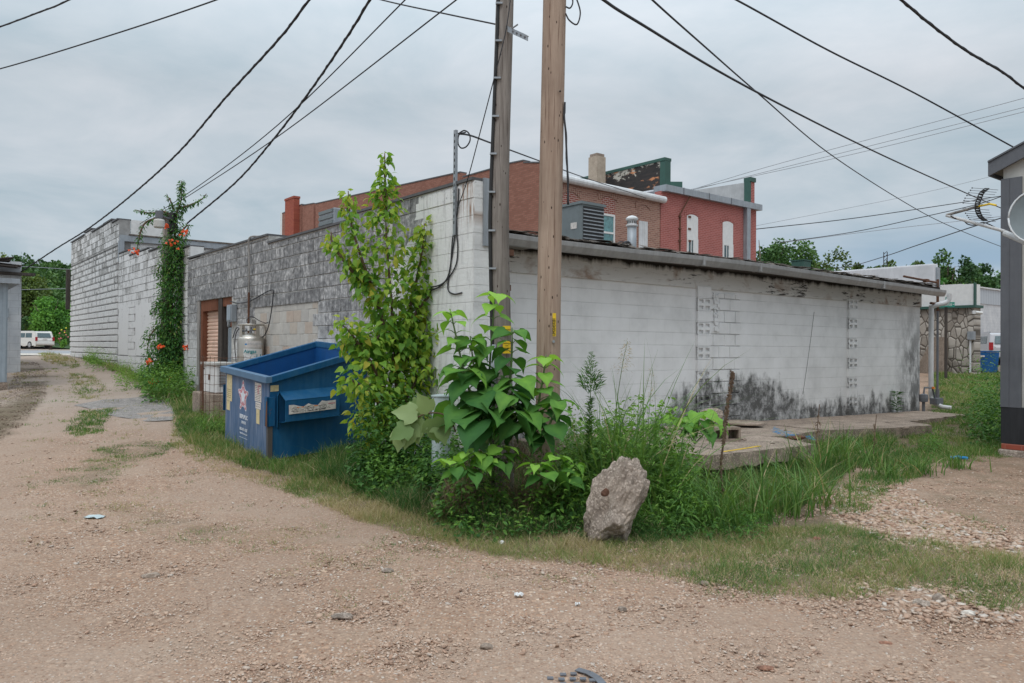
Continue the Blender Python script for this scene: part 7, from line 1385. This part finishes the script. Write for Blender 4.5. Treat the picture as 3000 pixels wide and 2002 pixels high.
st_ = Pz(7.1, (1335, 1265), (1320, 1230), (1290, 1212), (1250, 1212), (1215, 1228), (1190, 1250)); MB().tube(crom(st_, 8), .008, 6).build('stem', M_STEMB, c3, smooth=True)
r = np.random.default_rng(5); P, D, S = [], [], []
for x, y, dx, dz, s_ in ((1250, 1212, -.5, .7, .22), (1235, 1205, -.95, .15, .26), (1225, 1222, -1, -.1, .24), (1200, 1250, -.3, -1, .27), (1215, 1240, .15, -1, .30), (1180, 1260, -.15, -1, .22), (1260, 1225, .25, -1, .28), (1285, 1220, .3, -1, .26), (1195, 1235, -.9, -.5, .24), (1240, 1225, -.1, -1, .24)): P.append(arr(px(x, y, 7.1+r.normal(0, .04)))); D.append((dx, r.normal(-.1, .2), dz)); S.append(s_*.92)
P, D, S = map(np.array, (P, D, S)); up = np.array([[0, -1, .2]])+r.normal(0, .3, (len(P), 3)); P = P+r.normal(0, .035, P.shape); v, f, ti = leaves(P, unit(D), S, .95, r.random(len(P)), T_3B, updir=up); npmesh('leaves', v, f, L_UNDER, c3, ti, True)
for nm, x, y, Z, hpx, l0, l1, n_, sd, lab in (('broadleaf_plant', 1360, 1420, 6.6, 90, .16, .11, 4, 21, 'low bright leafed plant in the grass left of centre'), ('broadleaf_plant', 1620, 1440, 6.7, 100, .17, .12, 4, 22, 'bright yellow green broad leaves low below the tan pole'), ('broadleaf_plant', 2035, 1300, 8.0, 90, .20, .16, 3, 24, 'broad leafed plant leaning over the left edge of the near slab'), ('broadleaf_plant', 1455, 1390, 6.8, 80, .17, .12, 3, 25, 'broad leafed plant beneath the grey pole')):
    t = thing(nm, px(x, y, Z), lab, 'plant', 'low broad leafed plants')
    for k in range(3): bigleaf(t, [px(x, y, Z), px(x+(-30, 10, 45)[k], y-hpx*.5, Z+.1*k), px(x+(-60, 15, 70)[k], y-hpx*(.8, 1.1, .85)[k], Z+.1*k)], n_, l0, l1, sd*3+k, start=.3, tb=(.3, .9), r0=.006)
# vine on the alley pole
vn = thing('trumpet_vine', (vpz.x, vpz.y, vz), 'mass of green trumpet vine with orange flowers climbing the pole by the alley wall', 'vine')
Zv = vpz.y-.15; q = lambda *a: [px(x, y, Zv) for x, y in a]
vb = [(q((505, 1150), (508, 1000), (505, 880), (512, 760), (510, 700)), 9000, .44, .34), (q((512, 730), (515, 640), (530, 590), (532, 530)), 900, .22, .06), (q((515, 640), (480, 620), (440, 625), (395, 615)), 190, .14, .05), (q((480, 635), (430, 650), (412, 680), (405, 710), (400, 740)), 110, .09, .05), (q((530, 610), (560, 600), (590, 585), (605, 568)), 120, .09, .04), (q((510, 620), (500, 590), (488, 572)), 50, .07, .04), (q((470, 1140), (470, 1090), (480, 1040), (490, 1000)), 2600, .6, .3), (q((500, 760), (540, 740), (560, 770), (545, 820)), 260, .14, .12), (q((515, 700), (550, 660), (545, 700)), 90, .12, .05), (q((500, 900), (465, 890), (450, 920)), 180, .2, .1), (q((500, 800), (470, 780), (462, 810)), 150, .16, .1), (q((505, 1000), (470, 960), (440, 985), (430, 1040)), 420, .25, .15), (q((510, 1060), (545, 1020), (555, 1060)), 220, .2, .12), (q((500, 1120), (450, 1080), (420, 1100)), 380, .28, .2)]
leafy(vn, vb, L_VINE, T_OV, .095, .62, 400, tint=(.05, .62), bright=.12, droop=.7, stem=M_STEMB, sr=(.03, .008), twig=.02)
for x, y, s_ in ((540, 684, .10), (505, 715, .12), (400, 738, .10), (545, 1018, .06), (470, 1015, .07), (497, 1108, .05), (447, 1118, .05), (488, 662, .05), (438, 1060, .04)):
    mb = MB(); c = px(x, y, Zv-.42); r = random.Random(x)
    for k in range(9): d = Vector((r.gauss(0, 1), r.gauss(0, .5)-.4, r.gauss(-.2, .6))).normalized(); o_ = c+Vector((r.gauss(0, s_*.45), r.gauss(0, s_*.3), r.gauss(0, s_*.35))); mb.tube([o_, o_+d*.045, o_+d*.065], [.008, .014, .030], 7)
    mb.build('flower', M_ORANGEFL, vn)
# weeds and undergrowth
def weedmass(regions, seed):
    ps = []; r = np.random.default_rng(seed)
    for pxs, Zr, nst, h, nl, ls, tp, ti in regions:
        for k in range(nst):
            x = r.uniform(*pxs); Z = r.uniform(*Zr); b = px(x, 1300, Z); z0 = float(hgt(b.x, Z)); H = h*r.uniform(.4, 1.1); lean = r.normal(0, .12, 2); s = r.random(nl); Q = np.stack([b.x+lean[0]*s*H, b.y+lean[1]*s*H, z0+s*H], 1); a = r.uniform(0, 6.28, nl); d = np.stack([np.cos(a), np.sin(a), 0*a+.15], 1); P = Q+d*(.03+.07*(1-s))[:, None]; L = ls*r.uniform(.6, 1.3, nl)*(1.1-.5*s); t = np.clip(r.uniform(*ti)+.25*s+r.normal(0, .08, nl), 0, 1); kk = keepout(np.concatenate([P[:1], P[:1]])); 
            if len(kk) == 0: continue
            ps.append(leaves(P, unit(d+np.stack([0*a, 0*a, r.uniform(-.6, .3, nl)], 1)), L, {0: .75, 1: .9, 2: 1.0}[tp], t, (T_OV, T_3L, T_NAR)[tp]))
    return join(ps)
v, f, ti = weedmass([((1040, 1330), (8.5, 9.3), 150, 1.05, 34, .075, 0, (.0, .35)), ((1290, 1420), (7.4, 8.4), 60, .85, 30, .08, 0, (.05, .4)), ((1640, 1800), (7.3, 8.4), 110, .80, 30, .085, 0, (.25, .6)), ((1780, 2010), (7.2, 8.3), 150, .62, 30, .08, 0, (.25, .6)), ((1300, 1700), (6.4, 7.3), 55, .26, 20, .055, 0, (.1, .6)), ((1060, 1240), (8.2, 9.0), 60, .5, 24, .06, 1, (.1, .5)), ((1900, 2060), (6.8, 7.6), 60, .40, 30, .06, 2, (.4, .7)), ((1750, 2250), (6.4, 7.3), 190, .24, 26, .055, 2, (.15, .5)), ((1690, 2100), (6.6, 7.8), 120, .5, 34, .09, 2, (.2, .6)), ((1240, 1350), (7.9, 8.2), 50, .55, 30, .08, 0, (.1, .5)), ((1680, 2010), (7.5, 8.5), 190, 1.0, 34, .10, 0, (.3, .7)), ((1300, 1480), (6.9, 7.3), 50, .5, 26, .08, 0, (.15, .6)), ((1540, 1700), (6.8, 7.4), 60, .6, 26, .08, 0, (.2, .65)), ((1650, 2000), (7.0, 7.9), 110, .95, 26, .10, 2, (.3, .65)), ((2860, 2980), (12.0, 15.5), 90, .85, 24, .08, 0, (.05, .5)), ((2850, 2930), (12.0, 20.5), 40, 1.5, 40, .08, 0, (.1, .5)), ((2710, 2760), (11.5, 13), 30, .3, 20, .07, 2, (.3, .6)), ((1100, 1200), (8.0, 8.6), 30, .45, 24, .06, 1, (.2, .6))], 61)
tag(npmesh('weeds', v, f, L_WEED, tint=ti), 'tangled leafy weeds and undergrowth around the poles, sapling and slabs', 'weeds', kind='stuff')
v, f, ti = weedmass([((430, 560), (15.8, 18.6), 160, .8, 26, .08, 0, (.2, .6)), ((340, 470), (18, 22), 110, .55, 20, .09, 2, (.5, .9)), ((250, 350), (22, 29), 120, .6, 20, .10, 2, (.4, .9)), ((580, 680), (11.8, 13.2), 100, .35, 26, .05, 2, (.3, .8))], 62)
tag(npmesh('weeds', v, f, L_WEED, tint=ti), 'straggly weeds along the foot of the alley walls', 'weeds', kind='stuff')
r = np.random.default_rng(77); n = 5200; xs = np.where(r.random(n) < .5, r.normal(1370, 50, n), r.normal(1570, 60, n)); Z = r.uniform(6.9, 7.8, n); P = np.array([arr(px(x, 1290, z)) for x, z in zip(xs, Z)]); P[:, 2] = hgt(P[:, 0], P[:, 1])+r.uniform(.05, .75, n)*np.exp(-((xs-1470)/170)**2)
a = r.uniform(0, 6.28, n); v1 = blades(P, r.uniform(.04, .16, n), np.full(n, .005), r.random(n), lean=.9); tag(npmesh('dead_weeds', *v1[:2], L_DRY, tint=v1[2]), 'brown dried seed weeds tangled between the poles', 'weeds', kind='stuff')
# tall grass clumps, seed heads, stalks
BL = [blade_t(b, 7) for b in (.25, .65, 1.0, 1.3)]
def tall_grass(x, y, Z, h, n, label, w_=.014, tint=(.2, .5), spread=.10, zb=None, name='tall_grass_clump'):
    c = px(x, y, Z); z0 = float(hgt(c.x, Z)) if zb is None else zb; t = thing(name, (c.x, Z, z0), label, 'grass clump', 'tall grass clumps'); P = np.stack([c.x+nr.normal(0, spread, n), Z+nr.normal(0, spread, n), np.full(n, z0)], 1); yaw = nr.uniform(0, 6.28, n); H = h*nr.uniform(.45, 1.15, n); cX = np.stack([np.cos(yaw), np.sin(yaw), 0*yaw], 1); fy = yaw+np.pi/2+nr.normal(0, .5, n); Y = np.stack([np.cos(fy), np.sin(fy), 0*fy], 1); up = unit(np.stack([nr.normal(0, .16, n), nr.normal(0, .16, n), np.ones(n)], 1)); k = nr.integers(0, 4, n); ti = nr.uniform(tint[0], tint[1], n); ti[nr.random(n) < .06] = .85
    out = [inst(*BL[j], P[k == j], (cX*H[:, None]*.9)[k == j], (Y*w_*nr.uniform(.6, 1.3, (n, 1)))[k == j], (up*H[:, None])[k == j], ti[k == j]) for j in range(4)]; v, f, tt = join(out); npmesh('blades', v, f, L_GRASS, t, tt); return t
for a_ in ((1850, 1400, 7.3, 1.75, 110, 'tallest grass clump with long arching blades left of the near slab'), (1780, 1420, 7.2, 1.35, 110, 'dense tall grass clump behind the boulder'), (1960, 1420, 7.2, 1.05, 80, 'arching grass clump between boulder and near slab'), (2110, 1450, 6.9, .72, 70, 'broad bladed clump in front of the dead stalk'), (2230, 1440, 7.2, .8, 55, 'tall grass clump in front of the yellow striped slab'), (2330, 1420, 7.5, .8, 50, 'tall grass clump before the right end of the near slab'), (2420, 1400, 7.8, .7, 40, 'arching grass clump at the right edge of the weeds'), (2390, 1330, 9.6, .75, 80, 'big dark grass clump growing in the gap between slabs'), (2470, 1310, 10.0, .7, 70, 'second grass clump in the gap between slabs'), (2540, 1300, 10.6, .5, 50, 'grass clump beside the broken slab end'), (2290, 1330, 9.3, .55, 30, 'thin grass clump behind the near slab edge'), (2700, 1330, 10.0, .3, 90, 'bright green grass clump before the passage at right'), (2800, 1330, 10.4, .28, 80, 'bright green grass clump near the grey building corner'), (2600, 1350, 9.6, .32, 80, 'short grass clump at the rubble edge'), (1900, 1470, 6.8, .35, 50, 'low grass clump just right of the boulder top'), (600, 1290, 12.2, .42, 70, 'grass clump at the foot of the wire mesh'), (1700, 1380, 7.3, 1.2, 90, 'tall grass between the tan pole and the boulder')): tall_grass(*a_)
def stalkmesh(t, pts, r0, mat, name='stem'): return MB().tube(crom(pts, 8), list(np.linspace(r0, r0*.4, (len(pts)-1)*8+1)), 6).build(name, mat, t, smooth=True)
sg_ = thing('seeding_grass', gnd(1800, 1420), 'tall grass stem with an open tan seed head against the white wall', 'grass'); pts = Pz(7.3, (1790, 1380), (1805, 1200), (1822, 1080), (1838, 1000)); stalkmesh(sg_, pts, .005, M_STEMG)
r = np.random.default_rng(3); n = 150; s = r.random(n); y = 1000+s*95; x = 1838-(y-1000)*.17; Q = np.array([arr(px(a, b, 7.3)) for a, b in zip(x, y)]); d = unit(np.stack([r.normal(0, 1, n), r.normal(0, 1, n), r.uniform(-.1, .6, n)], 1)); P = Q+d*(.02+.11*s*r.random(n))[:, None]; v, f, ti = leaves(P, unit(d+np.array([0, 0, -.4])), np.full(n, .028), .9, r.random(n), T_NAR); npmesh('seed_head', v, f, L_SEED, sg_, ti)
for nm, lab, x0, y0, x1, y1, Z in (('seeding_grass', 'pale fluffy grass head right of the tan one', 1895, 1330, 1912, 1080, 7.4), ('seeding_grass', 'drooping yellow seed spray over the cinder block', 2030, 1400, 2095, 1200, 7.6)):
    t = thing(nm, gnd(x0, 1420), lab, 'grass'); stalkmesh(t, Pz(Z, (x0, y0), ((x0*2+x1)/3, y0*.6+y1*.4), (x1, y1)), .004, M_STEMG); s = r.random(90); Q = np.array([arr(px(x1+(x0-x1)*k*.25, y1+(y0-y1)*k*.35, Z)) for k in s]); d = unit(r.normal(0, 1, (90, 3))); v, f, ti = leaves(Q+d*.05*r.random((90, 1)), d, np.full(90, .022), .9, r.random(90), T_NAR); npmesh('seed_head', v, f, L_SEED, t, ti)
hw = thing('feathery_weed', gnd(1730, 1430), 'tall feathery green weed with a pointed plume against the white wall', 'weed'); pts = Pz(7.25, (1722, 1400), (1725, 1280), (1730, 1150), (1732, 1032)); stalkmesh(hw, pts, .006, M_STEMG)
n = 900; s = r.random(n); c_ = crom(pts, 20); A = np.array([arr(p) for p in c_]); Q = np.stack([np.interp(s, np.linspace(0, 1, len(A)), A[:, i]) for i in range(3)], 1); a = r.uniform(0, 6.28, n); d = np.stack([np.cos(a), np.sin(a), np.full(n, .9)], 1); ln = np.where(s > .62, .09*(1.05-s)/.4+.015, .07); P = Q+unit(d)*(r.random(n)*np.where(s > .62, .16*(1.02-s)/.4, .01))[:, None]; v, f, ti = leaves(P, unit(d+r.normal(0, .25, (n, 3))), ln*.8, .9, r.uniform(.2, .6, n), T_NAR); npmesh('leaves', v, f, L_WEED, hw, ti)
ms2 = thing('dead_stalk', gnd(2115, 1440), 'dead brown knobbly mullein stalk standing before the near slab', 'dead stalk'); c_ = crom(Pz(7.7, (2118, 1440), (2112, 1370), (2120, 1290), (2130, 1200), (2142, 1130), (2147, 1090)), 10)
MB().tube(c_, .010, 7).build('stem', M_STEMB, ms2, smooth=True); mb = MB(); rr = random.Random(2)
for k in range(330): s = rr.random()**.8; p = c_[min(len(c_)-1, int(s*(len(c_)-1)))]; a = rr.uniform(0, 6.28); w_ = .008+.010*min(1, (s > .35)*1.0+s*.5); o_ = p+Vector((math.cos(a)*w_, math.sin(a)*w_, rr.uniform(-.02, .02))); e = rr.uniform(.006, .012); mb.cbox(o_, (e, e*.3, 0), (-e*.2, e, e*.3), (0, 0, e*1.5))
mb.build('seed_pods', M_STEMB, ms2)
for x, y, Z, lab in ((2395, 1200, 9.4, 'thin dead brown stalk before the slab gap'), (2562, 1230, 10.6, 'thin dark dead stem by the broken slab')):
    t = thing('dead_stalk', px(x, y+90, Z), lab, 'dead stalk'); MB().tube(crom([px(x-3, y+110, Z), px(x, y+50, Z), px(x+6, y-15, Z)], 6), .005, 5).build('stem', M_STEMB, t); n = 26; s = r.random(n); Q = np.array([arr(px(x+4*k, y+10+60*k, Z)) for k in s]); d = unit(r.normal(0, 1, (n, 3))*[1, 1, .3]+[0, 0, -1]); v, f, ti = leaves(Q, d, np.full(n, .07), .6, r.random(n), T_NAR); npmesh('withered_leaves', v, f, L_DRY, t, ti)
wp2 = thing('wall_weed', W(wu(2610), .70, .25), 'single dark green leafy weed growing at the foot of the white wall', 'plant'); b = W(wu(2610), .68, .27); n = 60; s = r.random(n); Q = np.stack([b.x+0*s, b.y+0*s, b.z+s*.42], 1); a = r.uniform(0, 6.28, n); d = np.stack([np.cos(a), np.sin(a), .5-s*0], 1); v, f, ti = leaves(Q, unit(d), np.full(n, .17), .9, r.uniform(.1, .4, n), T_NAR); npmesh('leaves', v, f, L_WEED, wp2, ti); MB().tube([b-ZV*.05, b+ZV*.4], .006, 5).build('stem', M_STEMG, wp2)
# brown leaf litter at the left of the alley, looser taller grass before the white wall
pl = wpoly([(-160, 1250), (20, 1150), (62, 1062), (110, 1062), (140, 1100), (135, 1160), (60, 1250), (-60, 1330)])
Q = scatter(pl, 420); n = len(Q); P = on_ground(Q); P[:, 2] += .006; yw = nr.uniform(0, 6.28, n); v, f, ti = leaves(P, np.stack([np.cos(yw), np.sin(yw), nr.normal(0, .15, n)], 1), nr.uniform(.02, .05, n), .8, nr.random(n)*.6, T_OV, roll=.2)
tag(npmesh('leaf_litter', v, f, L_DRY, tint=ti), 'brown fallen leaves along the left side of the alley', 'leaf litter', kind='stuff')
parts = [grass_patch(a, b, c, d, seed=40+i, w_=e, spread=.09, tuft=7) for i, (a, b, c, d, e) in enumerate([
 ([(1660, 1380), (1700, 1300), (2000, 1290), (2060, 1400), (2000, 1470), (1760, 1470)], 900, .55, (.2, .62), .006),
 ([(1950, 1490), (2080, 1400), (2420, 1370), (2440, 1430), (2200, 1500)], 900, .36, (.2, .6), .005),
 ([(1290, 1440), (1500, 1400), (1700, 1430), (1720, 1500), (1400, 1500)], 700, .26, (.2, .6), .004),
 ([(420, 1150), (560, 1150), (600, 1200), (520, 1200)], 500, .35, (.3, .8), .006), ([(560, 1290), (700, 1280), (700, 1370), (620, 1340)], 700, .3, (.3, .85), .005)])]
v, f, ti = join([p for p in parts if p]); tag(npmesh('tall_grass', v, f, L_GRASS, tint=ti), 'loose taller grass rising through the weeds', 'grass', kind='stuff')
for o in bpy.data.objects:
    for k in ('_inv', '_w'):
        if k in o: del o[k]
